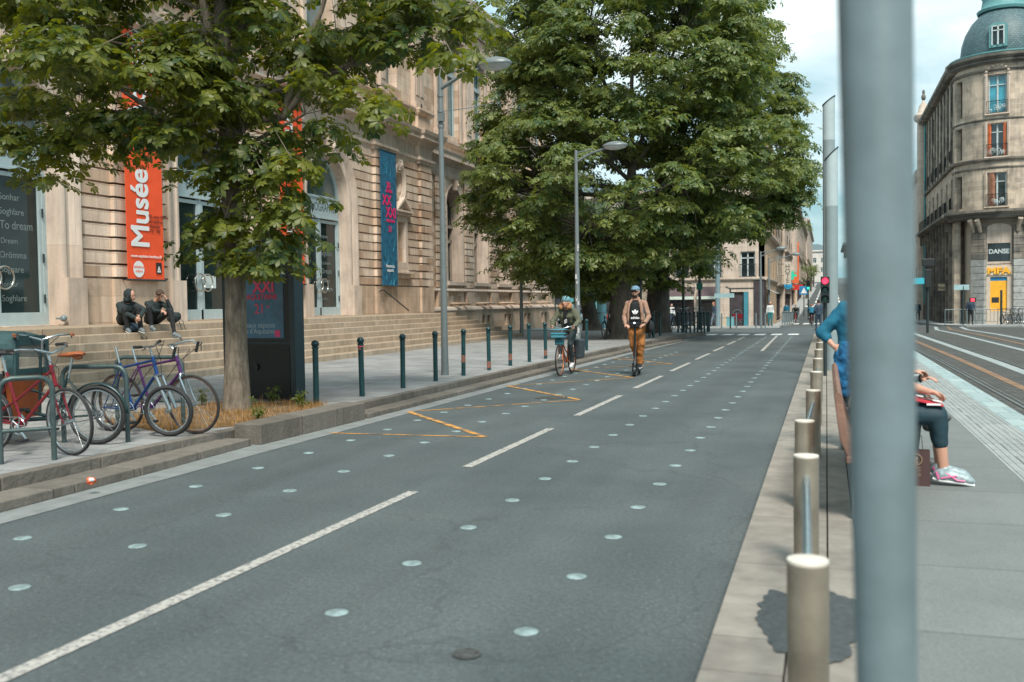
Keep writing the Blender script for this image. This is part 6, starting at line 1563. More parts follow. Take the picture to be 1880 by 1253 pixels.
def backpack(label, p, sc=(1,1,1), col=None):
    e = empty('backpack', label, 'backpack', p); q = M(); q.ell((0,0,.1*sc[2]), (.15*sc[0],.22*sc[1],.10*sc[2]), None, 16, 10); q.ell((.06,.05,.12*sc[2]), (.1,.12,.08*sc[2])); remesh(q, 'bag', col or c_denim, e, .012, .05, .1)
    for sg in (-.06,.08): M().tube([(.1,sg,.12),(.19,sg+.02,.06),(.22,sg+.05,-.1),(.24,sg+.09,-.2)], .02, 6, flat=.004).build('strap', c_black, e, True, local=True)
    M().tube([(-.02,-.1,.19),(0,0,.2),(.02,.1,.19)], .01, 6).build('zip', m_blackp, e, local=True); return e
p = PX(237,607,-14.0); backpack('dark blue-grey rucksack lying on the steps below the hooded man', (-14.02, p.y+.15, TOPZ-.15+.0), (1,1.15,.95))
p = PX(316,592,-14.2); backpack('dark rucksack standing behind the knee of the seated young man', (-14.25, p.y+.1, TOPZ), (.8,.8,1.3), c_char)
# --- woman standing beyond the bench in blue
bp = V((.27,9.85,PLZ))
J = stand(1.66); J = {k: V(v) for k, v in J.items()}
J.update(elr=V((-.31,.02,1.10)), wrr=V((-.20,-.03,.97)), chest=V((.0,.02,1.20)), neck=V((.06,-.0,1.38)), head=V((.13,-.02,1.52)), shl=V((.24,0,1.33)), shr=V((-.10,.02,1.33)), ell=V((.42,-.03,1.1)), wrl=V((.38,-.18,.95)))
pw, JJ, _, _ = person('woman standing beyond the bench in teal-blue top and blue skirt, half hidden', tuple(bp), J, [(.3,1,0)], dict(top=c_blue, tg=.03, sleeve=.35, fold=.025, legs=c_char, leglen=.5, lg=.0, shoes=m_shoe, topname='blue_top'), .012, hair=('short', h_brown), hands=[('r',(.8,0,-.5),(0,-1,0),.5)], face=False)
q = M(); q.tube([(0,.0,1.02),(0,0,.9),(-.01,0,.72),(-.01,.0,.5)], [.16,.19,.20,.18], 24, side=(1,0,0), flat=[.14,.17,.16,.13]); sk = remesh(q, 'skirt', pm('skirt_blue', (.01,.12,.27), .8, 0, .75, 8, .4, 30), pw, .012, .05, .08)
q = M(); q.tube([(.02,-.0,.58),(.06,0,.25),(.07,0,.06)], [.16,.16,.15], 24, side=(1,0,0), flat=[.11,.10,.1]); q.build('lower_skirt', c_char, pw, True, local=True)
q = M(); rs = random.Random(8)
for i in range(60): t = rs.uniform(0,2*pi); z = rs.uniform(.1,.5); r_ = .15; q.ell((.05+r_*1.08*cos(t), .105*sin(t)*1.04, z), .009, n=6, k=4)
q.build('white_dots', wp_, pw, local=True)
# --- seated woman with trainers, and her neighbour with crossed legs
def seatJ(x0, cross=False):
    return dict(pel=(0,.0,.52), chest=(0,-.04,.82), neck=(0,-.08,1.02), head=(0,-.12,1.16), shl=(.17,-.06,.97), shr=(-.17,-.06,.97), ell=(.22,-.18,.73), elr=(-.22,-.18,.73), wrl=(.08,-.36,.66), wrr=(-.07,-.36,.67),
        hil=(.09,-.02,.50), hir=(-.09,-.02,.50), knl=(.11,-.43,.50), knr=(-.10,-.42,.50), anl=(.10,-.46,.10), anr=(-.10,-.46,.10), tol=(.10,-.62,.04), tor=(-.10,-.62,.04))
m_tr = pm('trainer_silver', (.30,.38,.40), .5, .2, .3, 40); m_trp = pm('trainer_pink', (.60,.12,.28), .5)
J = seatJ(0); 
sw, JJ, _, _ = person('seated woman in dark capri leggings and silver-pink trainers, mostly hidden by the post', (.34, 8.15, PLZ), J, [(.2,-1,-.4)], dict(top=pm('cloth_grey_blue', (.12,.2,.24), .8), sleeve=.3, legs=pm('leggings', (.008,.035,.05), .7, 0, .15), leglen=.50, lg=.006, lfold=.012, shoes=m_tr, sole=m_sole, topname='blouse'), .010, hair=('short', h_brown),
    hands=[('l',(-.5,-.8,-.2),(0,0,-1),.5),('r',(.6,-.8,-.2),(0,0,-1),.5)], rz=R(90))
sw.scale = (1.1,1.1,1.06)
for k in 'lr':
    a, t = JJ['an'+k], JJ['to'+k]
    for sg in (-1,1):
        q = M(); q.tube([a+V((sg*.035,.0,-.0)), (a+t)/2+V((sg*.048,0,-.025)), t+V((sg*.044,.03,-.0))], .007, 5); q.tube([a+V((sg*.042,.02,-.045)), (a+t)/2+V((sg*.043,0,.005))], .007, 5); q.tube([a+V((sg*.03,.05,.0)), a+V((sg*.042,.035,-.05))], .009, 5); q.build('shoe_stripe', m_trp, sw, True, local=True)
    q = M()
    for i in range(5): q.box(a.lerp(t,.25+.1*i)+V((0,.0,.02-.012*i)), (.05,.008,.006))
    q.build('laces', m_white_p, sw, local=True)
for i in range(4):
    q = M(); kk = JJ['knl']; q.ell((kk.x+.052, kk.y+.01, .42-.045*i), (.010,.018,.012), None, 8, 6)
    for sg in (-1,1): q.tube([(kk.x+.054,kk.y-.02*sg,.44-.045*i),(kk.x+.058,kk.y+.02*sg,.40-.045*i)], .004, 4)
    q.build('cutout_lacing', SKIN, sw, True, local=True)
mg = empty('magazine', 'red and white folded leaflet held on the seated woman\'s knees', 'leaflet', (.74,8.12,PLZ+.63)); q = M().box((0,0,0), (.20,.30,.012), Matrix.Rotation(R(12),3,'Y')); q.build('cover', pm('leaflet_red', (.55,.03,.05), .5), mg, local=True)
q = M(); q.box((.06,-.06,.009), (.07,.10,.004), Matrix.Rotation(R(12),3,'Y')); q.box((-.05,.08,.032), (.05,.08,.004), Matrix.Rotation(R(12),3,'Y')); q.box((.03,-.152,-.01), (.1,.003,.014)); q.build('white_panel', wp_, mg, local=True); q = M().box((.02,.05,.018), (.06,.06,.004), Matrix.Rotation(R(12),3,'Y')); q.build('orange_panel', pm('leaflet_orange', (.75,.2,.02), .5), mg, local=True)
J = seatJ(0); J.update(knr=(-.10,-.40,.50), anr=(-.10,-.38,.10), knl=(.02,-.42,.63), anl=(-.14,-.50,.40), tol=(-.20,-.63,.44), wrl=(.10,-.46,.74), wrr=(-.02,-.38,.80))
sm, JJ, _, _ = person('second seated person on the bench with legs crossed, one dark shoe showing', (.30, 8.85, PLZ), J, [(0,-1,0)], dict(top=c_white, sleeve=.9, legs=c_char, leglen=.9, shoes=pm('shoe_dark', (.06,.07,.07), .6), topname='shirt'), .011, hair=('short', h_dark), hands=[('l',(-.4,-.8,.1),(0,0,-1),.5),('r',(.5,-.8,.1),(0,0,-1),.5)], rz=R(90))
M().ring(JJ['wrl'], (JJ['wrl']-JJ['ell']), .03, .008, 16, 6).build('watch', m_black, sm, True, local=True)
# --- small figures far off
def far(label, p, hgt, top, legs, hair_, rz=0, step=.12, hood=None, back=False, arm=.1):
    return person(label, p, stand(hgt, step, arm), [(0,-1,0)], dict(top=top, legs=legs, shoes=c_black, fold=.02), .028, hair=hair_, rz=rz, face=False, hands=[('l',(0,-.1,-1),(-1,0,0)),('r',(0,-.1,-1),(1,0,0))])[0]
p = GX(1782,69); far('man in a dark jacket walking on the far right pavement below the yellow shop sign', (p.x,p.y,p.z+.1), 1.78, c_denim, c_black, ('short', h_dark), 0, .06, arm=.08)
p = GX(1685,92); far('distant walker in a blue top on the right pavement', (p.x,p.y,p.z+.1), 1.72, c_denim, c_black, ('short', h_dark), 0, .16)
p = GX(1311,68); far('red-haired woman walking left of the big grey post by the cafe', (p.x,p.y,p.z+.12), 1.68, c_denim, pm('cloth_pale_denim', (.12,.17,.22), .8), ('long', h_red), R(-70), .24)
p = GX(1414,68); far('woman with a pushchair-height bag beside the corner cafe', (p.x,p.y,p.z+.12), 1.66, c_white, pm('cloth_teal', (.02,.14,.16), .8), ('long', h_brown), R(20), .05)
p = GS(1233,603); far('person in a white shirt beyond the parked bicycles', (p.x,p.y,p.z+.12), 1.6, c_white, c_denim, ('short', h_brown), R(30), .05)
p = GX(1444,91); far('person in a blue coat walking up the street past the barriers', (p.x,p.y,p.z+.1), 1.75, c_blue, pm('cloth_tan', (.3,.2,.1), .8), ('short', h_dark), R(180), .15)
p = GX(1503,56); far('person in a dark blue jacket standing just beyond the far end of the platform', (p.x,p.y,p.z), 1.70, c_denim, c_denim, ('short', h_dark), R(200), .12)
far('person in black with a reddish hat at the far end of the platform', (p.x+.42,57,p.z), 1.78, c_black, c_black, ('short', pm('hat_red', (.3,.03,.04), .8)), R(190), .02)
# two cyclists in the distance seen from behind / front
def farcyc(label, blabel, x, y, top, away, mat):
    p = GX(x, y); b_ = bike(blabel, mat, 'diamond', nospokes=True); a_ = R(90) if away else R(-90); b_.location = (p.x, p.y, p.z+.01); b_.rotation_euler[2] = a_
    J = dict(pel=bs_(.22,0,.99), chest=bs_(.42,0,1.22), neck=bs_(.5,0,1.38), head=bs_(.58,0,1.52), shl=bs_(.46,.18,1.33), shr=bs_(.46,-.18,1.33), ell=bs_(.55,.27,1.15), elr=bs_(.55,-.27,1.15), wrl=bs_(.78,.25,1.05), wrr=bs_(.78,-.25,1.05),
         hil=bs_(.22,.09,.95), hir=bs_(.22,-.09,.95), knl=bs_(.58,.11,.66), knr=bs_(.62,-.11,.80), anl=bs_(.40,.11,.24), anr=bs_(.54,-.11,.42), tol=bs_(.54,.11,.17), tor=bs_(.68,-.11,.36))
    person(label, (p.x,p.y,p.z+.01), J, [(0,-1,0)], dict(top=top, tg=.03, legs=c_black, shoes=c_black), .028, hair=('short', h_red if away else h_dark), rz=a_+pi/2, face=False, hands=[('l',(0,-1,0),(0,0,-1)),('r',(0,-1,0),(0,0,-1))])
farcyc('cyclist in a blue jacket seen from behind on the far crossing', 'bicycle under the blue-jacketed cyclist, reddish frame', 1490, 76, c_blue, True, m_red)
farcyc('cyclist in dark clothes coming down the hill by the barriers', 'red bicycle coming down the hill by the barriers', 1461, 90, c_black, False, pm('bike_bright_red', (.5,.03,.06), .4))
# ---------- far buildings ----------
m_fst = stone('pale_stone', (.50,.41,.34), (.56,.48,.41), (.33,.27,.22), 'xy', .8, .4, .006, .5, .2)
m_fst2 = stone('grey_stone', (.37,.31,.25), (.56,.46,.36), (.07,.07,.065), 'xy', .7, .35, .014, .75, .2, mcol=(.5,.45,.38))
m_fdark = stone('sooty_stone', (.13,.125,.115), (.27,.24,.2), (.04,.04,.04), 'xy', .9, .4, .008, .8, .2)
m_fst3 = stone('ochre_stone', (.48,.34,.22), (.52,.40,.29), (.3,.22,.15), 'xy', .8, .4, .005, .5, .2)
m_slate = pm('slate_roof', (.08,.13,.15), .6, 0, .2, 8)
m_wf = pm('white_window', (.45,.52,.52), .5); m_shut = pm('shutter_grey', (.28,.30,.29), .7); m_shop = pm('shopfront_dark', (.05,.04,.045), .5, 0, .3, 3)
m_bluew = glass_mat('sky_blue_glass', (.02,.20,.27), .08)
def railings(m, O, U, w, h, N, step=.12):
    n = max(2, int(w/step)); up = V((0,0,1))
    m.tube([O, O+U*w], .02, 4); m.tube([O+up*h, O+U*w+up*h], .025, 4)
    for i in range(n+1): m.tube([O+U*w*i/n, O+U*w*i/n+up*h], .01, 3, cap=False)
def win(e, O, U, N, u, z0, w, h, fm=m_wf, pane=m_glass, balc=True, shutter=None, rec=.22):
    P = O+U*(u-w/2)+V((0,0,z0)); Z = V((0,0,1)); f = M()
    def bx(u0,u1,a,b,d0,d1):
        q = [P+U*uu-N*dd for uu, dd in ((u0,d0),(u1,d0),(u1,d1),(u0,d1))]; f.add([tuple(p+Z*a) for p in q]+[tuple(p+Z*b) for p in q], [(3,2,1,0),(4,5,6,7),(0,1,5,4),(1,2,6,5),(2,3,7,6),(3,0,4,7)])
    for q in ((0,.08,0,h),(w-.08,w,0,h),(w/2-.05,w/2+.05,0,h),(.08,w-.08,h-.08,h),(.08,w-.08,h*.72,h*.72+.07)): bx(*q, rec-.06, rec)
    fr = f.build('window', fm, e); g = M(); q = [P+U*a-N*(rec+.02)+Z*b for a, b in ((0,0),(w,0),(w,h),(0,h))]; g.add([tuple(p) for p in q], [(0,1,2,3)]); g.build('pane', pane, fr)
    if balc: r = M(); railings(r, P-U*.08+N*.12, U, w+.16, .85, N); r.build('balcony_rail', m_iron, fr)
    if shutter:
        s = M()
        for a in (-.45, w+.05):
            q = [P+U*(a+x)+N*y for x, y in ((0,.02),(.4,.02),(.4,.07),(0,.07))]; s.add([tuple(p) for p in q]+[tuple(p+Z*h) for p in q], [(3,2,1,0),(4,5,6,7),(0,1,5,4),(1,2,6,5),(2,3,7,6),(3,0,4,7)])
        s.build('shutter', shutter, fr)
    return fr
def facade(e, O, U, w, base, floors, cols, wall, top, cw=1.1, bands=(), trim=None, balc=(), pane=m_glass, shutter=None, shop=None, t=.4, blind=()):
    O = V(O); U = V(U).normalized(); N = U.cross(V((0,0,1))); hs = []
    us = [w*(i+.5)/cols for i in range(cols)]
    for z0, h in floors:
        for u in us: hs.append([(u-cw/2,z0),(u+cw/2,z0),(u+cw/2,z0+h),(u-cw/2,z0+h)])
    if shop: 
        for u0, u1, z0, z1 in shop: hs.append([(u0,z0),(u1,z0),(u1,z1),(u0,z1)])
    M().panel([(0,base),(w,base),(w,top),(0,top)], hs, O, U, (0,0,1), t).build('wall', wall, e)
    for k, (z0, h) in enumerate(floors):
        for u in us: win(e, O, U, N, u, z0, cw, h, balc=(k in balc), pane=pane, shutter=shutter)
    if shop:
        for u0, u1, z0, z1 in shop:
            s = M(); q = [O+U*a-N*.3+V((0,0,b)) for a, b in ((u0,z0),(u1,z0),(u1,z1),(u0,z1))]; s.add([tuple(p) for p in q], [(0,1,2,3)]); sp = s.build('shop_window', glass_mat('shop_glass', (.025,.02,.022), .15), e)
            f = M(); n = max(1, int((u1-u0)/1.2))
            for i in range(n+1): c = O+U*(u0+(u1-u0)*i/n)-N*.24; f.tube([c+V((0,0,z0)), c+V((0,0,z1))], .05, 4)
            f.tube([O+U*u0-N*.24+V((0,0,z1-.6)), O+U*u1-N*.24+V((0,0,z1-.6))], .05, 4); f.tube([O+U*u0-N*.24+V((0,0,z0+.3)), O+U*u1-N*.24+V((0,0,z0+.3))], .07, 4); f.build('shop_frame', m_shop, sp)
    for z, d, hh in bands:
        m = M(); a = O+V((0,0,0)); b = O+U*w; m.sweep([a, b], [(-.05,z),(d*.6,z),(d,z+hh*.4),(d,z+hh),(-.05,z+hh)]); m.build('cornice', trim or wall, e)
    return us, N
def house(label, x0, x1, y0, y1, base, top, front_U, wall, floors, cols, bands, roofm=m_slate, **k):
    """rectangular block; the described facade is on the side given by front_U ('y': facing +X, '-y': facing -X, 'x': facing us)"""
    e = empty('town_house', label, 'building', ((x0+x1)/2, (y0+y1)/2, base)); tk = .42
    if front_U == 'y': facade(e, (x1, y0, 0), (0,1,0), y1-y0, base, floors, cols, wall, top, bands=bands, **k); M().bb(x0, x1-tk, y0, y1, base, top-.01).build('block', wall, e)
    if front_U == '-y': facade(e, (x0, y1, 0), (0,-1,0), y1-y0, base, floors, cols, wall, top, bands=bands, **k); M().bb(x0+tk, x1, y0, y1, base, top-.01).build('block', wall, e)
    if front_U == 'x': facade(e, (x0, y0, 0), (1,0,0), x1-x0, base, floors, cols, wall, top, bands=bands, **k); M().bb(x0, x1, y0+tk, y1, base, top-.01).build('block', wall, e)
    r = M(); a = .3; r.add([(x0,y0,top),(x1,y0,top),(x1,y1,top),(x0,y1,top),((x0*2+x1)/3,y0+a+1,top+2),((x0+2*x1)/3,y0+a+1,top+2),((x0+2*x1)/3,y1-a-1,top+2),((x0*2+x1)/3,y1-a-1,top+2)], [(0,1,5,4),(1,2,6,5),(2,3,7,6),(3,0,4,7),(4,5,6,7)])
    rf = r.build('roof', roofm, e); c = M(); c.bb(x1-1.6, x1-.9, (y0+y1)/2-.6, (y0+y1)/2+.6, top, top+2.6)
    for i in range(4): c.tube([(x1-1.25,(y0+y1)/2-.45+.3*i,top+2.6),(x1-1.25,(y0+y1)/2-.45+.3*i,top+3.0)], .1, 8)
    c.build('chimney', wall, rf); return e
# cafe on the far left corner
CX0 = -4.05; CY0 = 70.
cafe = empty('corner_cafe_building', 'pale stone corner building with a cafe under brown awnings and a blue-edged door', 'building', (CX0-4, CY0+3, gz(70)))
gb0 = gz(70)-.1
cor = 2.55; XL = -10.9
facade(cafe, (XL, CY0, 0), (1,0,0), CX0-XL-.0, gb0, [(3.15,1.75),(6.6,1.7)], 3, m_fst, 12.2, cw=1.0, bands=[(2.9,.18,.22),(6.1,.3,.25),(9.4,.2,.25),(12,.45,.4)], balc=(0,1), shop=[(4.55,5.75,gb0+.15,2.1),(.2,2.0,gb0+.15,2.0),(2.4,3.7,gb0+.15,2.0)], trim=m_fst)
facade(cafe, (CX0, CY0, 0), (0,1,0), 16, gb0, [(3.15,1.75),(6.6,1.7)], 4, m_fst3, 12.2, cw=1.0, bands=[(2.9,.18,.22),(6.1,.3,.25),(12,.45,.4)], balc=(1,), shop=[(.6,4.2,gb0+.3,2.4)], trim=m_fst)
M().bb(XL, CX0-.42, CY0+.42, CY0+16, gb0, 12.1).build('block', m_fst, cafe)
M().bb(XL, CX0, CY0, CY0+16, 12.2, 12.5).build('roof', m_slate, cafe)
dx = XL+4.55
q = M(); q.bb(dx+.0,dx+.85,CY0+.16,CY0+.2,gb0+.2,2.0); dr_ = q.build('door', m_shop, cafe); q = M(); q.bb(dx+.88,dx+1.18,CY0-.02,CY0+.2,gb0+.1,2.1); q.build('blue_door_leaf', pm('door_blue', (.05,.22,.28), .5), cafe)
q = M(); q.ring((dx+.42,CY0+.13,.55), (0,1,0), .3, .025, 20, 5); q.tube([(dx+.1,CY0+.13,-.1),(dx+.75,CY0+.13,.5)], .02, 4); q.tube([(dx+.75,CY0+.13,-.1),(dx+.1,CY0+.13,.5)], .02, 4); q.build('door_ironwork', m_greypost, dr_)
m_awn = pm('awning_brown', (.085,.06,.065), .8, 0, .1); m_awn2 = pm('awning_edge', (.5,.58,.52), .7)
for u0, u1 in ((.05,2.1),(2.3,3.85)):
    a = M(); a.add([(XL+u0,CY0-.02,2.5),(XL+u1,CY0-.02,2.5),(XL+u1,CY0-.9,1.85),(XL+u0,CY0-.9,1.85),(XL+u0,CY0-.02,2.46),(XL+u1,CY0-.02,2.46),(XL+u1,CY0-.9,1.81),(XL+u0,CY0-.9,1.81)], [(0,1,2,3),(7,6,5,4),(0,3,7,4),(1,5,6,2),(3,2,6,7),(0,4,5,1)])
    o = a.build('awning', m_awn, cafe); a = M(); a.bb(XL+u0,XL+u1,CY0-.93,CY0-.9,1.62,1.83); a.build('valance', m_awn2, o)
a = M()
for i in range(6): a.add([(CX0+.02,CY0+.7+i*.6,2.35),(CX0+.02,CY0+1.0+i*.6,2.35),(CX0+.8,CY0+1.0+i*.6,1.95),(CX0+.8,CY0+.7+i*.6,1.95)], [(0,1,2,3)])
o = a.build('striped_awning', m_awn2, cafe); a = M()
for i in range(6): a.add([(CX0+.02,CY0+1.0+i*.6,2.35),(CX0+.02,CY0+1.3+i*.6,2.35),(CX0+.8,CY0+1.3+i*.6,1.95),(CX0+.8,CY0+1.0+i*.6,1.95)], [(0,1,2,3)])
a.build('dark_stripe', m_awn, o)
q = M(); q.tube([(XL+4.2,CY0-.03,2.5),(XL+4.5,CY0-.03,2.35),(XL+6.4,CY0-.03,2.35),(XL+6.7,CY0-.03,2.5)], .03, 5); q.build('iron_bracket', m_dark, cafe)
q = M(); q.bb(CX0-.75,CX0+.04,CY0-.06,CY0-.001,gb0,2.88); q.bb(CX0+.001,CX0+.06,CY0-.06,CY0+.5,gb0,2.88); q.build('dark_pilaster', m_shop, cafe)
# the row climbing the hill on the left
row = [(86,98,11.2,m_fst2,'narrow grey stone house next up the hill from the corner cafe',2,(1,)),(98,118,12.6,m_fst,'pale stone house with a small dome on the left of the hill street',3,(0,1,2)),
       (118,140,13.0,m_fst3,'ochre house with an orange shop banner on the left of the hill street',3,(1,)),(140,172,13.6,m_fst,'long pale terrace half way up the left of the hill street',5,(1,2)),(172,215,14.0,m_fst2,'weathered terrace high on the left of the hill street',5,(1,)),(215,300,16.5,m_fst,'farthest pale terrace on the left of the hill street',8,())]
for i, (y0, y1, top, wm, lab, cols, bc) in enumerate(row):
    b0 = gz(y0)-.3; tp_ = top+max(0, gz(y0))*.6; fl = [(b0+4.6,2.0),(b0+7.8,1.9)]+([(b0+10.6,1.5)] if tp_-b0 > 12.8 else [])
    house(lab, -16, CX0+(.25 if i % 2 else 0), y0, y1, b0, tp_, 'y', wm, fl, cols, [(b0+3.6,.3,.25),(b0+7.0,.25,.2),(tp_-.45,.5,.45)], balc=bc, cw=1.2, shop=[(.6,(y1-y0)-.6,b0+.5,b0+3.0)], trim=wm)
dm = [o for o in C.objects if o.get('label','').startswith('pale stone house with a small dome')][0]
q = M(); q.lathe([(1.5,0),(1.6,.5),(1.45,1.2),(.9,1.9),(.25,2.2),(.1,2.8),(0,3.2)], (CX0-.6, 116, 12.6), 16); q.build('dome', pm('copper_green', (.10,.26,.27), .6), dm, smooth=True)
q = M(); q.lathe([(1.3,0),(1.3,8)], (CX0-.35,116,4.5), 14, -pi/2, pi/2); q.build('bay', m_fst, dm, smooth=True)
oh = [o for o in C.objects if o.get('label','').startswith('ochre house with an orange')][0]
q = M(); q.bb(CX0+.3,CX0+1.0,120,120.1,3.4,8.2); q.build('orange_banner', pm('banner_orange2', (.7,.13,.04), .7), oh)
q = M(); q.bb(CX0+.3,CX0+1.5,119,119.1,2.6,3.2); q.build('red_sign', pm('sign_red', (.55,.03,.02), .5), oh)
# hanging signs: pharmacy cross and blue disc
def hsign(label, p, kind, s=.6):
    e = empty('hanging_sign', label, 'shop sign', tuple(p)); x, y, z = p
    M().tube([(x-.8,y,z),(x,y,z)], .03, 5).build('bracket', m_dark, e)
    if kind == 'cross':
        gm = em('pharmacy_green', (.02,.4,.25), .35); q = M(); q.box((x+.3,y,z), (s,.12,s*.34)); q.box((x+.3,y-.002,z), (s*.34,.124,s)); q.build('cross', gm, e)
    elif kind == 'disc': q = M(); q.tube([(x+.25,y-.06,z),(x+.25,y+.06,z)], s/2, 20); q.build('disc', pm('disc_blue', (.02,.3,.55), .4), e, smooth=True)
    else:
        q = M(); q.bb(x,x+s,y-.05,y+.05,z-s*3,z+.2); b_ = q.build('board', pm('hotel_board', (.5,.45,.38), .6), e)
        for i, ch in enumerate('HOTEL'): text(ch, m_dark, .55, (x+s/2,y-.055,z-.4-i*.42), (1,0,0), (0,0,1), e, 'letter', .003)
p = PY(1455,506,98); hsign('green pharmacy cross hanging high on the left of the hill street', (p.x-.3,p.y,p.z), 'cross', .8)
p = PY(1447,524,92); hsign('round blue shop sign on the left of the hill street', (p.x-.25,p.y,p.z), 'disc', .7)
p = PY(1447,485,90); hsign('tall narrow hotel sign standing out from the grey house', (p.x-.35,p.y,p.z), 'hotel', .6)
# distant end of the street
house('pale block closing the view at the top of the hill', -12, 2.5, 330, 345, gz(330)-1, 17, 'x', pm('far_pale', (.55,.52,.48), .9, 0, .1, 1), [(10,1.5),(13,1.5)], 6, [(16.4,.4,.4)], cw=1.0)
# right side of the hill street, mostly behind the grey post
for i, (y0, y1, top, lab) in enumerate([(100,118,13.5,'warm stone house just left of the domed tower building'),(118,160,14.5,'long stone terrace on the right of the hill street, behind the grey post'),(160,300,17,'farthest terrace on the right of the hill street, behind the grey post')]):
    b0 = gz(y0)-.3; house(lab, 8.5 if i == 0 else 9.0, 22, y0, y1, b0, top, '-y', m_fst, [(b0+4.4,2.0),(b0+7.6,2.0),(b0+10.4,1.6)], 3 if i == 0 else 6, [(b0+3.6,.3,.3),(top-.5,.5,.5)], balc=(0,1) if i == 0 else (), trim=m_fst)
# ---- the domed corner building ----
TX, TY, TR = 11.75, 76.2, 3.15; TB = gz(73)-.1
tw_ = empty('domed_corner_building', 'sooty stone corner building with a domed round tower above a yellow shop', 'building', (TX, TY, TB))
def cyl(m, z0, z1, r, n=56, a0=R(150), a1=R(400)): m.lathe([(r-.35,z0),(r,z0),(r,z1),(r-.35,z1)], (TX,TY,0), n, a0, a1)
WA = [R(-90-15), R(-90+43), R(-90-72)]      # window bearings
def cylwall(z0, z1, r, mat, wins, name='tower_wall'):
    m = M(); n = 84; a0, a1 = R(170), R(400)
    for i in range(n):
        t0 = a0+(a1-a0)*i/n; t1 = a0+(a1-a0)*(i+1)/n; tm = (t0+t1)/2; segs = [(z0,z1)]
        for wa, hw, wz0, wz1 in wins:
            d = (tm-wa+pi) % (2*pi)-pi
            if abs(d) < hw: segs = [(z0,wz0),(wz1,z1)]
        for a, b in segs:
            if b-a < .02: continue
            vs = [(TX+rr*cos(t), TY+rr*sin(t), z) for z in (a,b) for rr, t in ((r,t0),(r,t1),(r-.4,t1),(r-.4,t0))]
            m.add(vs, [(0,1,5,4),(3,2,1,0),(4,5,6,7),(1,2,6,5),(3,0,4,7)])
    return m.build(name, mat, tw_)
hw = R(10.5)
FL = [(13.45,17.0),(10.05,13.6-.9),(7.55,10.2-.3)]
cylwall(7.4, 11.0, TR, m_fst2, [(w_,hw,7.7,10.15) for w_ in WA]); cylwall(11.0, 18.2, TR, m_fst2, [], 'x') if False else None
cylwall(11.0, 14.1, TR, m_fst2, [(w_,hw,11.35,13.75) for w_ in WA]); cylwall(14.1, 18.3, TR, m_fst2, [(w_,hw,14.5,17.3) for w_ in WA])
def ringb(z0, z1, d, mat=m_fdark, nm='band'):
    m = M(); m.lathe([(TR-.3,z0),(TR+d*.5,z0),(TR+d,z0+(z1-z0)*.5),(TR+d,z1),(TR-.3,z1)], (TX,TY,0), 60, R(168), R(402)); m.build(nm, mat, tw_, smooth=False)
ringb(11.0,11.22,.22); ringb(10.45,10.6,.08); ringb(14.0,14.12,.08); ringb(7.05,7.4,.75); ringb(6.8,7.05,.4); ringb(17.55,17.75,.15); ringb(18.1,18.35,.35); ringb(18.35,18.75,.55); 
ringb(18.75,18.95,.35,pm('copper_green', (.10,.26,.27), .6),'gutter')
for wa in WA[:2]:
    c = V((cos(wa), sin(wa), 0)); U_ = V((-sin(wa), cos(wa), 0)); O_ = V((TX,TY,0))+c*(TR-.02); 
    for k, (z0, h) in enumerate([(7.7,2.45),(11.35,2.4),(14.5,2.8)]):
        fr = win(tw_, O_, U_, c, 0, z0, 1.12, h, pane=m_bluew if k == 2 else m_glass, balc=True, rec=.25)
        j = M()
        for sg in (-1,1): j.tube([O_+U_*sg*.68+c*.03+V((0,0,z0-.1)), O_+U_*sg*.68+c*.03+V((0,0,z0+h+.1))], .09, 4)
        j.tube([O_-U_*.75+c*.06+V((0,0,z0-.12)), O_+U_*.75+c*.06+V((0,0,z0-.12))], .1, 4)
        if k == 2:
            for i in range(9): 
                t = pi*i/8; j.ell(O_+U_*.72*cos(t)+c*.05+V((0,0,z0+h-.05+.72*sin(t))), .1, n=6, k=4)
        j.build('window_surround', m_fst if k else m_fst2, tw_)
        sc_p = M(); rs = random.Random(k)
        for i in range(14): sc_p.ring(O_+U_*rs.uniform(-.45,.45)+c*.12+V((0,0,z0+rs.uniform(.15,.5))), c, .09, .015, 10, 3)
        sc_p.build('scrollwork', m_wf, fr)
    sh = M()
    for z0, h in ((11.35,2.4),):
        for sg in (-1,1): sh.tube([O_+U_*sg*.47+c*-.1+V((0,0,z0)), O_+U_*sg*.47-c*.1+V((0,0,z0+h))], .11, 4)
    sh.build('orange_shutter', pm('shutter_orange', (.50,.13,.05), .7, 0, .3, 3), tw_)
    sh = M(); sh.tube([O_-U_*.3-c*.12+V((0,0,7.7)), O_-U_*.3-c*.12+V((0,0,10.1))], .2, 4); sh.build('wood_shutter', pm('shutter_wood', (.28,.13,.08), .7, 0, .3, 3), tw_)
    q = M()
    for i in range(11): t = pi*i/10; q.tube([O_+c*.02+V((0,0,17.3)), O_+U_*.55*cos(t)+c*.02+V((0,0,17.3+.5*sin(t)))], .02, 4)
    q.build('shell_relief', m_fst, tw_)
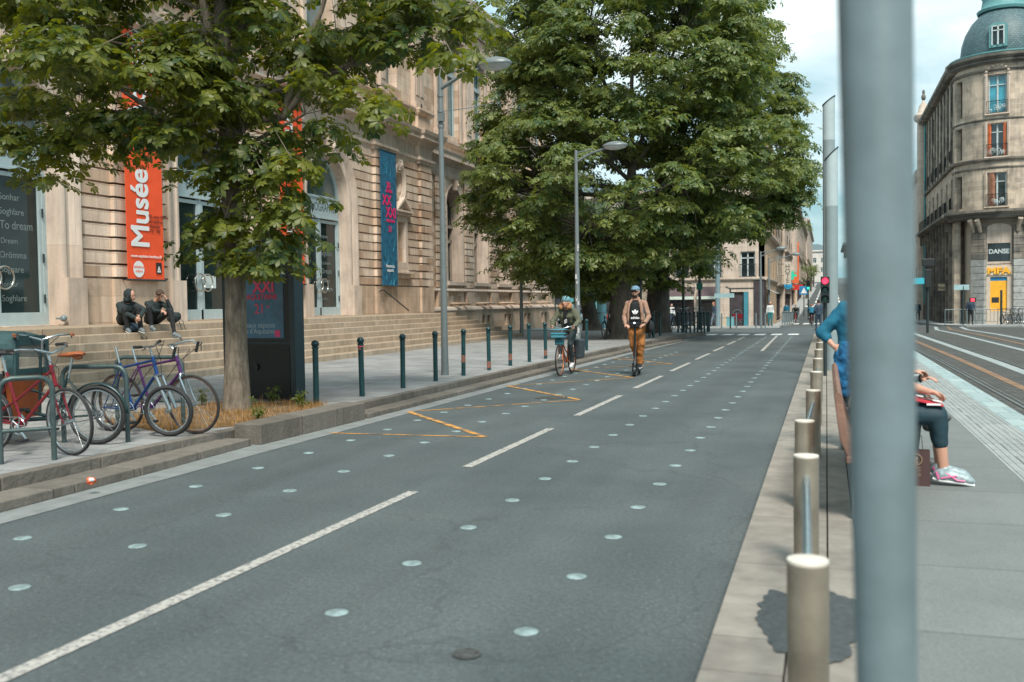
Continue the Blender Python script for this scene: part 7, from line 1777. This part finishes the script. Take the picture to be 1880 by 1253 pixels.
# dome
q = M(); q.lathe([(2.45,18.95),(2.5,19.4),(2.42,20.2),(2.22,21.0),(1.85,21.8),(1.35,22.45),(1.2,22.6)], (TX,TY,0), 40); 
m_dome, nt, b = newmat('slate_scales'); L = nt.links.new
g_n = nt.nodes.new('ShaderNodeTexCoord'); sp_ = nt.nodes.new('ShaderNodeSeparateXYZ'); L(g_n.outputs['Object'], sp_.inputs[0])
at_ = nt.nodes.new('ShaderNodeMath'); at_.operation = 'ARCTAN2'; L(sp_.outputs['Y'], at_.inputs[0]); L(sp_.outputs['X'], at_.inputs[1])
ml = nt.nodes.new('ShaderNodeMath'); ml.operation = 'MULTIPLY'; ml.inputs[1].default_value = 2.4; L(at_.outputs[0], ml.inputs[0])
cb_ = nt.nodes.new('ShaderNodeCombineXYZ'); L(ml.outputs[0], cb_.inputs['X']); L(sp_.outputs['Z'], cb_.inputs['Y'])
bt_ = nt.nodes.new('ShaderNodeTexBrick'); L(cb_.outputs[0], bt_.inputs['Vector']); bt_.inputs['Scale'].default_value = 1; bt_.inputs['Brick Width'].default_value = .2; bt_.inputs['Row Height'].default_value = .13; bt_.inputs['Mortar Size'].default_value = .012
bt_.inputs['Color1'].default_value = (.06,.115,.13,1); bt_.inputs['Color2'].default_value = (.10,.17,.185,1); bt_.inputs['Mortar'].default_value = (.025,.05,.06,1); L(bt_.outputs['Color'], b.inputs['Base Color']); b.inputs['Roughness'].default_value = .55
q.build('dome', m_dome, tw_, smooth=True)
q = M(); q.lathe([(1.5,22.5),(1.55,22.7),(1.3,22.9),(1.2,23.6),(1.3,23.8),(.4,24.6),(0,25.6)], (TX,TY,0), 24); q.build('lantern', MATS['copper_green'], tw_, smooth=True)
wa = WA[0]; c = V((cos(wa), sin(wa), 0)); U_ = V((-sin(wa), cos(wa), 0)); O_ = V((TX,TY,0))+c*2.78
q = M(); P_ = O_-c*.5; n_ = 8
prof = [(-.55,19.35),(.55,19.35),(.55,20.9)]+[(.55*cos(pi*i/n_), 20.9+.22*sin(pi*i/n_)) for i in range(1,n_)]+[(-.55,20.9)]
q.panel(prof, [], O_+c*.08, U_, (0,0,1), .9); dmr = q.build('dormer', MATS['copper_green'], tw_); win(tw_, O_+c*.32, U_, c, 0, 19.5, .8, 1.4, balc=False, rec=.22)
# lower storeys: sooty piers, arches and shop
LR = TR-.15
piers_a = [R(-90-38), R(-90+13), R(-90+70)]
for pa in piers_a:
    c = V((cos(pa), sin(pa), 0)); U_ = V((-sin(pa), cos(pa), 0)); m = M()
    for i in range(15):
        z0 = TB+i*.46; rot = Matrix((U_, c, V((0,0,1)))).transposed(); m.box(V((TX,TY,0))+c*(LR-.3)+V((0,0,z0+.22)), (.95,.8,.43), rot)
        if i == 9: m.build('pier_base', pm('pier_grey', (.27,.28,.27), .8, 0, .25, 4), tw_); m = M()
    m.build('pier', m_fdark, tw_)
    m = M()
    for sg in (-.25,.25):
        o_ = V((TX,TY,0))+c*(LR+.15)+U_*sg; m.tube([o_+V((0,0,5.9)), o_+c*.12+V((0,0,6.3)), o_+c*.45+V((0,0,6.75))], [.1,.15,.17], 8); m.ring(o_+c*.3+V((0,0,6.65)), U_, .1, .05, 12, 5)
    m.build('console_bracket', m_fst2, tw_, smooth=True)
m = M(); m.lathe([(LR-.9,TB),(LR-.55,TB),(LR-.55,6.9),(LR-.9,6.9)], (TX,TY,0), 40, R(170), R(400)); m.build('recess_wall', pm('shop_cream', (.50,.42,.34), .8, 0, .1, 2), tw_)
m_yel = pm('shop_yellow', (.80,.40,.03), .5, 0, .08, 3)
for k, pa in enumerate((R(-90-13), R(-90+42))):
    c = V((cos(pa), sin(pa), 0)); U_ = V((-sin(pa), cos(pa), 0)); O_ = V((TX,TY,0))+c*(LR-.42)
    n_ = 12; arch_ = [(-.85,3.75),(.85,3.75),(.85,6.0)]+[(.85*cos(pi*i/n_), 6.0+.5*sin(pi*i/n_)) for i in range(1,n_)]+[(-.85,6.0)]
    M().panel(arch_, [[(-.7,3.9),(.7,3.9),(.7,5.15),(-.7,5.15)]], O_+c*.1, U_, (0,0,1), .1).build('arch_panel', m_fst, tw_)
    q = M(); q.panel([(-.7,3.9),(.7,3.9),(.7,5.15),(-.7,5.15)], [], O_+c*.03, U_, (0,0,1), .02); wn = q.build('mezzanine_window', glass_mat('mezz_glass', (.03,.04,.05), .1), tw_)
    q = M(); q.panel([(-.95,TB),(.95,TB),(.95,3.7),(-.95,3.7)], [[(-.52,.55),(.52,.55),(.52,2.85),(-.52,2.85)]], O_+c*.14, U_, (0,0,1), .14); q.build('shop_surround', MATS['shop_cream'], tw_)
    q = M(); q.panel([(-.52,.55),(.52,.55),(.52,2.6),(-.52,2.6)], [], O_+c*.04, U_, (0,0,1), .02); sh = q.build('yellow_shutter', m_yel, tw_)
    q = M(); q.panel([(-.52,2.6),(.52,2.6),(.52,2.85),(-.52,2.85)], [], O_+c*.045, U_, (0,0,1), .02); q.build('blue_strip', pm('strip_blue', (.02,.2,.4), .5), tw_)
    q = M(); q.panel([(-.85,2.98),(.85,2.98),(.85,3.55),(-.85,3.55)], [], O_+c*.2, U_, (0,0,1), .06); sgn = q.build('shop_sign', pm('sign_cream', (.6,.5,.36), .6), tw_)
    P_ = O_+c*.21+V((0,0,3.08))
    if k == 0:
        text('MFA', m_black, .58, P_+U_*.025-V((0,0,.025))-c*.008, U_, (0,0,1), tw_, 'lettering_edge', .003, bold=.045, sx=1.25); text('MFA', m_yel, .58, P_, U_, (0,0,1), tw_, 'lettering', .05, bold=.04, sx=1.25)
        text('DANSE', m_wf, .42, O_+c*.05+V((0,0,4.45)), U_, (0,0,1), tw_, 'window_lettering', .01, bold=.03, sx=.95)
    else:
        for t_, z_ in (('ASSUR',.28),('BANQUE',.02)): text(t_, m_yel, .27, P_+V((0,0,z_)), U_, (0,0,1), tw_, 'lettering', .03, bold=.02)
# long flank running up the hill street
facade(tw_, (8.6, 98, 0), (0,-1,0), 22.5, TB-.1, [(7.9,2.3),(11.6,2.2),(14.9,2.4)], 7, m_fst2, 18.3, cw=1.1, bands=[(7.0,.8,.35),(11.0,.2,.2),(18.0,.6,.5)], balc=(0,1), trim=m_fdark, shop=[(1.2,5.8,TB+.3,3.1),(7,11,TB+.3,3.1),(12.5,17.5,TB+.3,3.1)])
M().bb(9.02, 20, 77, 98, TB, 18.2).build('block', m_fst2, tw_)
q = M(); q.add([(8.5,98,18.5),(8.5,76,18.5),(20,76,18.5),(20,98,18.5),(11,96,21.5),(11,79,21.5),(18,79,21.5),(18,96,21.5)], [(0,1,5,4),(1,2,6,5),(2,3,7,6),(3,0,4,7),(4,5,6,7)]); q.build('roof', m_slate, tw_)
for i in range(10): 
    y = 77+i*2.2; q = M()
    q.bb(8.15, 8.6, y-.15, y+.15, 6.2, 7.0); q.bb(8.42,8.6,y-.2,y+.2,TB,6.2); q.bb(8.48,8.6,y-.18,y+.18,11.2,17.8)
    q.build('flank_pilaster', m_fdark, tw_)
q = M(); railings(q, V((8.05,98,7.4)), V((0,-1,0)), 21, .95, None, .3); q.build('long_balcony_rail', m_iron, tw_)
q = M(); q.tube([(8.45,97.2,TB),(8.45,97.2,18.6)], .55, 16); q.lathe([(.7,0),(.85,.2),(.85,.6),(.5,.9),(.4,1.5),(.15,1.9),(0,2.3)], (8.45,97.2,18.5), 14); q.build('corner_turret', m_fst, tw_, smooth=True)
q = M(); q.ell((8.45,97.2,20.9), (.2,.2,.35)); q.ell((8.45,97.2,21.4), (.12,.12,.25)); q.build('finial', m_fdark, tw_, smooth=True)
q = M(); q.tube([(8.5,96.3,1),(8.5,96.3,18)], .07, 8); q.build('downpipe', pm('pipe_teal', (.05,.3,.33), .5), tw_)
facade(tw_, (TX+1.6, TY-2.2, 0), (1,.35,0), 16, TB, [(7.9,2.3),(11.6,2.2),(14.9,2.4)], 5, m_fst2, 18.3, cw=1.1, bands=[(7.0,.7,.35),(11.0,.2,.2),(18.0,.6,.5)], balc=(0,1,2), trim=m_fdark, shop=[(1,15,TB+.3,3.1)])
for ch in [o for o in D.objects if o.parent and (o.parent is tw_ or o.parent.parent is tw_) and o.type == 'MESH']:
    z0_ = tw_.location.z; wide = ch.name.startswith('dome') or ch.name.startswith('lantern')
    for v_ in ch.data.vertices:
        z_ = v_.co.z+z0_
        if z_ > 7.0: v_.co.z = 7.0+(z_-7.0)*.915-z0_
        if wide: v_.co.x *= 1.1; v_.co.y *= 1.1
def shopsign(label, P, U, w, h, mat, t=None, tm=None, ts=.4):
    U = V(U).normalized(); N = U.cross(V((0,0,1))); P = V(P); e = empty('shop_sign', label, 'shop sign', tuple(P)); q = M(); q.panel([(0,0),(w,0),(w,h),(0,h)], [], P, U, (0,0,1), .08); q.build('board', mat, e)
    if t: text(t, tm, ts, P+U*w/2+N*.01+V((0,0,h*.22)), U, (0,0,1), e, 'lettering', .004, bold=.01)
    return e
p = PY(1722,534,80); shopsign('cream projecting shop sign reading Fraternelle on the flank of the domed building', (p.x-.0,80,p.z), (1,0,0), 1.3, .5, MATS['sign_cream'], 'Fraternelle', m_black, .3)
p = PY(1676,522,96); shopsign('small turquoise shop sign beside the grey post on the right', (p.x,96,p.z), (1,0,0), .95, .55, em('sign_turq', (.08,.5,.6), .6))
# street name plate, pedestrian signals, railings on the right pavement
def post(label, x, y, h, r=.05, mat=m_dark, name='post', z=None, cat='post', group=None):
    p = (GX(x, -y) if y < 0 else GS(x, y)) if z is None else G(x, y, z); e = empty(name, label, cat, tuple(p), group=group); M().tube([p, p+V((0,0,h))], r, 10).build('pole', mat, e, smooth=True); return e, p
e, p = post('dark post carrying a pale blue direction sign below the yellow shop sign', 1768, -68.5, 2.6, .07, cat='sign post', name='sign_post')
q = M().bb(p.x-.55,p.x+.35,p.y-.06,p.y-.02,p.z+2.35,p.z+2.68); q.build('sign_board', pm('sign_pale_blue', (.28,.42,.45), .5), e)
q = M().bb(p.x+.35,p.x+.75,p.y-.1,p.y+.02,p.z+1.55,p.z+1.85); b_ = q.build('pedestrian_signal', MATS['signal_black'], e); q = M().bb(p.x+.45,p.x+.65,p.y-.115,p.y-.1,p.z+1.6,p.z+1.8); q.build('red_light', em('ped_red', (1,.03,.05), 2), b_)
e, p = post('dark signal post right of the yellow shutter', 1838, -68.5, 2.3, .07, cat='sign post', name='sign_post'); q = M().bb(p.x-.55,p.x-.15,p.y-.1,p.y+.05,p.z+1.5,p.z+1.85); q.build('signal_box', MATS['signal_black'], e)
def barrier(label, a, b, h=1.0, group='grey pavement railings', mat=None):
    a = V(a); b = V(b); m = M(); Z = V((0,0,1)); c = (a+b)/2
    m.tube([a, a+Z*h], .03, 6); m.tube([b, b+Z*h], .03, 6); m.tube([a+Z*h, b+Z*h], .03, 6); m.tube([a+Z*.2, b+Z*.2], .018, 5)
    for i in range(1,6): m.tube([a.lerp(b,i/6)+Z*.2, a.lerp(b,i/6)+Z*h], .012, 4)
    m.top('pavement_railing', mat or m_greypost, label, 'railing', group, smooth=False)
p = GS(1690,590)
for i in range(3):
    a = GX(1735+i*28, 70); barrier('grey railing on the far right pavement, %s' % ('left of the walking man','under the yellow shutter','beside the parked bicycles')[i], a+V((0,0,.1)), a+V((1.3,-.1,.1)))
# pavements of the far side
k = M(); zz = [gz(66.8)-.3, 0]
def slab(m, pts, h=.12):
    n = len(pts); m.add([(x,y,gz(y)-.1) for x,y in pts]+[(x,y,gz(y)+h) for x,y in pts], [tuple(range(n))[::-1], tuple(range(n,2*n))]+[(i,(i+1)%n,(i+1)%n+n,i+n) for i in range(n)])
m_pv2 = paving('pavement_far', (.34,.36,.36), (.38,.40,.39), (.25,.26,.26), .9, .6)
slab(k, [(-16,66.5),(-4.6,66.5),(-3.0,68),(-2.7,84),(-16,84)])
for a, b in ((84,98),(98,150),(150,300)): slab(k, [(-16,a),(-2.7,a),(-2.5,b),(-16,b)])
struct(k, 'pavement_left_far', m_pv2)
k = M(); slab(k, [(7.2,70),(8.2,66),(11,64),(40,66),(40,84),(7.2,84)]); 
for a, b in ((84,98),(98,150),(150,300)): slab(k, [(7.2,a),(30,a),(30,b),(7.2,b)])
struct(k, 'pavement_right_far', m_pv2)
for i in range(9):
    a = V((-2.85+i*.02, 69+i*4.2, 0)); b = V((-2.83+i*.02, 69+i*4.2+3.6, 0)); a.z = gz(a.y)+.12; b.z = gz(b.y)+.12
    barrier('grey railing along the left kerb of the hill street, %s' % ('nearest the corner' if i == 0 else 'in the run beyond the corner'), a, b, .95)
for i, x in enumerate((1325,1352,1388,1405)):
    post(['thin grey post at the left end of the cafe kerb','thin grey post in front of the cafe door','thin grey post right of the cafe corner','thin grey post by the first railing'][i], x, 604.5-i*.4, 1.0, .045, m_greypost, group='thin grey posts on the cafe kerb')
# planters, cafe tables
for i, (x, mt, lab) in enumerate([(1328,pm('planter_cream',(.45,.38,.28),.8),'square cream planter beside the big grey post at the cafe'),(1341,pm('planter_blue',(.12,.32,.36),.7),'square blue-green planter beside the cafe door')]):
    p = GX(x,68.6); q = M(); q.bb(p.x-.24,p.x+.24,p.y-.2,p.y+.2,p.z,p.z+.75); q.bb(p.x-.27,p.x+.27,p.y-.23,p.y+.23,p.z+.7,p.z+.76); q.top('planter', mt, lab, 'planter', bevel=.02)
for i, x in enumerate((1349,1358)):
    p = GX(x,69); e = empty('cafe_chair', ('red cafe chair left of the cafe door','red cafe chair right in front of the cafe door')[i], 'chair', tuple(p), group='cafe chairs'); q = M(); q.bb(p.x-.2,p.x+.2,p.y-.2,p.y+.2,p.z+.52,p.z+.56); q.build('seat', m_red, e); q = M(); q.bb(p.x-.2,p.x+.2,p.y+.18,p.y+.21,p.z+.65,p.z+.95); q.build('backrest', m_red, e)
    for sx in (-.17,.17):
        for sy in (-.17,.17): M().tube([(p.x+sx,p.y+sy,p.z+.1),(p.x+sx,p.y+sy,p.z+(.95 if sy > 0 else .52))], .015, 5).build('leg', m_dark, e)
# big grey post with a sign, round sign back, dark lamp post, street lamps by the crossing
e, p = post('thick pale grey post left of the cafe door', 1318, -68, 6.2, .17, pm('post_pale', (.17,.24,.27), .5), cat='post')
e, p = post('dark post with a big round sign seen from the back', 1285, 606, 3.5, .07, cat='traffic sign', name='traffic_sign', z=PZ); q = M(); q.tube([p+V((0,0,3.05)), p+V((0,.03,3.05))], .44, 28); q.build('sign_back', pm('sign_back', (.22,.20,.18), .5, .3), e, smooth=False)
q = M(); q.bb(p.x-.14,p.x+.14,p.y-.1,p.y+.02,p.z+1.9,p.z+2.2); q.build('green_plate', pm('sign_green', (.03,.2,.15), .5), e)
e, p = post('tall dark post behind the close-set corner bollards', 1255, 610, 4.2, .06, z=PZ)
e, p = post('slim dark pole with a white-blue street sign arm by the cafe', 1341, 604, 2.6, .05, cat='sign post', name='sign_post'); q = M(); q.bb(p.x-1.0,p.x+.25,p.y-.05,p.y,p.z+2.0,p.z+2.28); q.build('sign_board', MATS['sign_pale_blue'], e)
def lamp2(label, x, y, yt, arm):
    p = GX(x, y); top = PY(x, yt, p.y); lamp(label, (p.x,p.y,p.z), top.z-p.z, [(1,0,arm,.25)], .09, .3)
lamp2('street lamp on the corner of the cafe, arm reaching over the road', 1397, 67, 462, 1.1); lamp2('street lamp behind the cafe corner, farther up the hill', 1412, 71, 473, 1.6)
post('dark post behind the scooter rider, between the two big trees', 1176, 622, 3.6, .07, z=PZ)
# blue pedestrian-crossing sign
e, p = post('blue square pedestrian crossing sign on a pole up the hill', 1476, 582, 3.0, .05, cat='traffic sign', name='traffic_sign'); q = M(); q.bb(p.x-.45,p.x+.45,p.y-.06,p.y-.02,p.z+2.3,p.z+3.2); sb_ = q.build('sign_board', pm('sign_blue', (.02,.2,.42), .5), e); q = M(); q.add([(p.x-.3,p.y-.07,p.z+2.45),(p.x+.3,p.y-.07,p.z+2.45),(p.x,p.y-.07,p.z+3.05)], [(0,1,2)]); q.build('white_triangle', wp_, sb_)
# ---- left background, beyond the museum corner ----
m_teal = pm('shop_teal', (.10,.33,.36), .5, 0, .15, 2)
house('pale building with blue-green shopfronts beyond the museum corner', -46, -14.5, 100, 112, gz(100)-.3, 12.5, 'x', m_fst, [(4.3,2),(7.7,2)], 9, [(3.4,.3,.3),(12,.5,.5)], balc=(0,), shop=[(.8+i*5,5.2+i*5,gz(100),2.6) for i in range(6)], trim=m_fst)
bh = [o for o in C.objects if o.get('label','').startswith('pale building with blue-green')][0]
for i in range(6): q = M().bb(-45.4+i*5, -40.6+i*5, 99.7, 99.98, 2.6, 3.3); q.build('shop_fascia', m_teal, bh)
for i in range(12): q = M().bb(-45.6+i*2.5, -45.2+i*2.5, 99.75, 99.97, gz(100), 2.6); q.build('shop_pillar', m_teal, bh)
# pale blue column with a lit sign box
p = G(1105,603,0); p = V((p.x,p.y,0)); e = empty('kiosk_column', 'pale blue column with a white sign box on top between the trees', 'column', tuple(p)); q = M(); q.tube([p, p+V((0,0,2.45))], [.3,.26], 16); q.build('shaft', pm('column_blue', (.16,.38,.44), .5), e, smooth=True); q = M(); q.bb(p.x-.5,p.x+.45,p.y-.25,p.y+.25,2.45,3.35); bx_ = q.build('sign_box', pm('sign_white', (.5,.6,.6), .5), e); q = M(); q.bb(p.x+.0,p.x+.35,p.y-.26,p.y-.25,2.65,3.1); q.build('pink_print', pm('print_soft_pink', (.6,.3,.32), .6), bx_); q = M().lathe([(.3,0),(.25,.3),(.1,.45),(0,.5)], (p.x,p.y,3.35), 14); q.build('cap', MATS['column_blue'], e, smooth=True)
# signs
e, p = post('no-parking sign with a purple-blue disc at the museum corner', 1020, 600, 2.75, .035, z=0, cat='traffic sign', name='traffic_sign'); q = M(); q.tube([p+V((0,-.06,2.55)), p+V((0,-.03,2.55))], .32, 24); d_ = q.build('red_rim', pm('sign_red', (.55,.03,.02), .5), e); q = M(); q.tube([p+V((0,-.075,2.55)), p+V((0,-.06,2.55))], .25, 24); q.build('disc', pm('sign_violet', (.10,.06,.42), .5), d_); q = M().bb(p.x-.26,p.x+.26,p.y-.06,p.y-.03,1.9,2.15); q.build('plate', pm('sign_white', (.5,.6,.6), .5), e)
e, p = post('blue parking sign with a white pictogram behind the lamp post', 1045, 602, 2.75, .035, z=0, cat='traffic sign', name='traffic_sign'); q = M().bb(p.x-.3,p.x+.45,p.y-.07,p.y-.04,2.1,2.85); sb_ = q.build('sign_board', pm('sign_blue', (.02,.2,.42), .5), e); text('P', wp_, .6, (p.x+.08,p.y-.075,2.25), (1,0,0), (0,0,1), e, 'letter', .004); 
# parked car beyond the trees
def car(label, p, rz, col):
    e = empty('parked_car', label, 'car', tuple(p), rz); b = M(); L_ = [(-2.0,.35),(-2.0,.75),(-1.85,.95),(-1.2,1.02),(-.7,1.42),(.6,1.45),(1.3,1.0),(1.9,.85),(2.05,.6),(2.05,.35)]
    for w0 in (1,):
        n = len(L_); vs = []
        for y, s in ((-.82,1.),(-.86,1.),(.86,1.),(.82,1.)): vs += [(x, y*(.84 if z > 1.05 else 1), z) for x, z in L_]
        fs = [tuple(range(n))[::-1], tuple(range(3*n,4*n))]+[(r*n+i, r*n+(i+1)%n, (r+1)*n+(i+1)%n, (r+1)*n+i) for r in range(3) for i in range(n)]; b.add(vs, fs)
    b.build('body', col, e, bevel=.04, local=True)
    g = M(); g.add([(-1.15,-.80,1.05),(-.68,-.735,1.37),(.56,-.735,1.39),(1.18,-.80,1.03)], [(0,1,2,3)]); g.add([(-1.15,.80,1.05),(-.68,.735,1.37),(.56,.735,1.39),(1.18,.80,1.03)], [(3,2,1,0)]); g.v = [(x, y*1.04, z) for x,y,z in g.v]; g.build('side_window', m_glass, e, local=True)
    g = M(); g.add([(-1.24,-.66,1.03),(-1.24,.66,1.03),(-.74,.6,1.41),(-.74,-.6,1.41)], [(0,1,2,3)]); g.v = [(x-.03,y,z+.02) for x,y,z in g.v]; g.build('windscreen', m_glass, e, local=True)
    g = M(); g.add([(1.34,-.66,1.01),(1.34,.66,1.01),(.66,.6,1.43),(.66,-.6,1.43)], [(3,2,1,0)]); g.v = [(x+.03,y,z+.02) for x,y,z in g.v]; g.build('rear_window', m_glass, e, local=True)
    for x in (-1.3,1.3):
        for y in (-.8,.8):
            w_ = M().tube([(x,y-.1,.32),(x,y+.1,.32)], .32, 22).build('wheel', m_tyre, e, local=True); M().tube([(x,y-.11,.32),(x,y+.11,.32)], .19, 16).build('rim', m_chrome, w_, local=True)
    for y in (-.62,.62): M().box((-2.0,y,.72), (.08,.3,.14)).build('headlight', m_lens, e, local=True); M().box((2.03,y,.75), (.06,.22,.14)).build('tail_light', m_red, e, local=True)
    M().bb(-2.05,-2.02,-.25,.25,.45,.56).build('number_plate', m_white_p, e, local=True); return e
p = GS(1098,594); car('silver-blue car parked beyond the trees, half hidden by trunks', (p.x, p.y, p.z), R(70), pm('car_silver', (.25,.36,.38), .3, .5))
p = GS(1062,596); car('pale car parked behind the second lamp post', (p.x-1.5, p.y+4, p.z), R(75), pm('car_pale', (.4,.46,.46), .3, .4))
for i, x in enumerate((1108,1122)):
    p = GS(x,598); q = M(); q.bb(p.x-.45,p.x+.45,p.y-.03,p.y+.03,p.z+.55,p.z+.95); q.bb(p.x-.5,p.x-.42,p.y-.25,p.y+.25,p.z,p.z+1.0); q.bb(p.x+.42,p.x+.5,p.y-.25,p.y+.25,p.z,p.z+1.0)
    q.top('works_barrier', pm('barrier_red', (.5,.06,.05), .5, 0, .6, 3), ('red and white works barrier left of the thickest trunk','red and white works barrier partly behind the thickest trunk')[i], 'barrier')
# greenery behind the museum corner
def bush(label, c, r, n, seed, cat='tree', name='tree'):
    e = empty(name, label, cat, (c[0],c[1],gz(c[1]))); rng = np.random.default_rng(seed)
    M().tube([(c[0],c[1],gz(c[1])-.2),(c[0]+.2,c[1],c[2]-r[2]*.3),(c[0],c[1],c[2]+r[2]*.5)], [.2,.14,.05], 8).build('trunk', bk_dark, e, smooth=True)
    cl = rng.normal(size=(n,3)); cl /= np.linalg.norm(cl,axis=1,keepdims=True); cl = cl*rng.uniform(.4,1,(n,1))**.5*np.array(r)+np.array(c); ci = np.repeat(np.arange(n),14); off = rng.normal(size=(n*14,3))*.3
    v, f = palmate(rng, n*14, cl[ci]+off, off+np.array([0,0,.6]), .35, 3); npmesh('crown', v, f, lf_mid, e, tuple(e.location)); return e
p = PY(1035,500,80); bush('light green tree beyond the museum corner', (p.x,80,p.z+.6), (4.2,3.2,2.6), 120, 31)
p = PY(1140,480,88); bush('distant green tree behind the biggest trunk', (p.x,88,p.z+1), (6,4,4), 130, 32)
for i in range(7):
    p = V((-2.6+.0*i, 140+i*22, 0)); 
    if i % 2: bush('small street tree on the left of the hill, %s' % ['','nearest one','','middle one','','farthest one'][i], (p.x-.4,p.y,gz(p.y)+4.2), (1.3,1.6,1.4), 16, 60+i)
print('objects', len(D.objects))
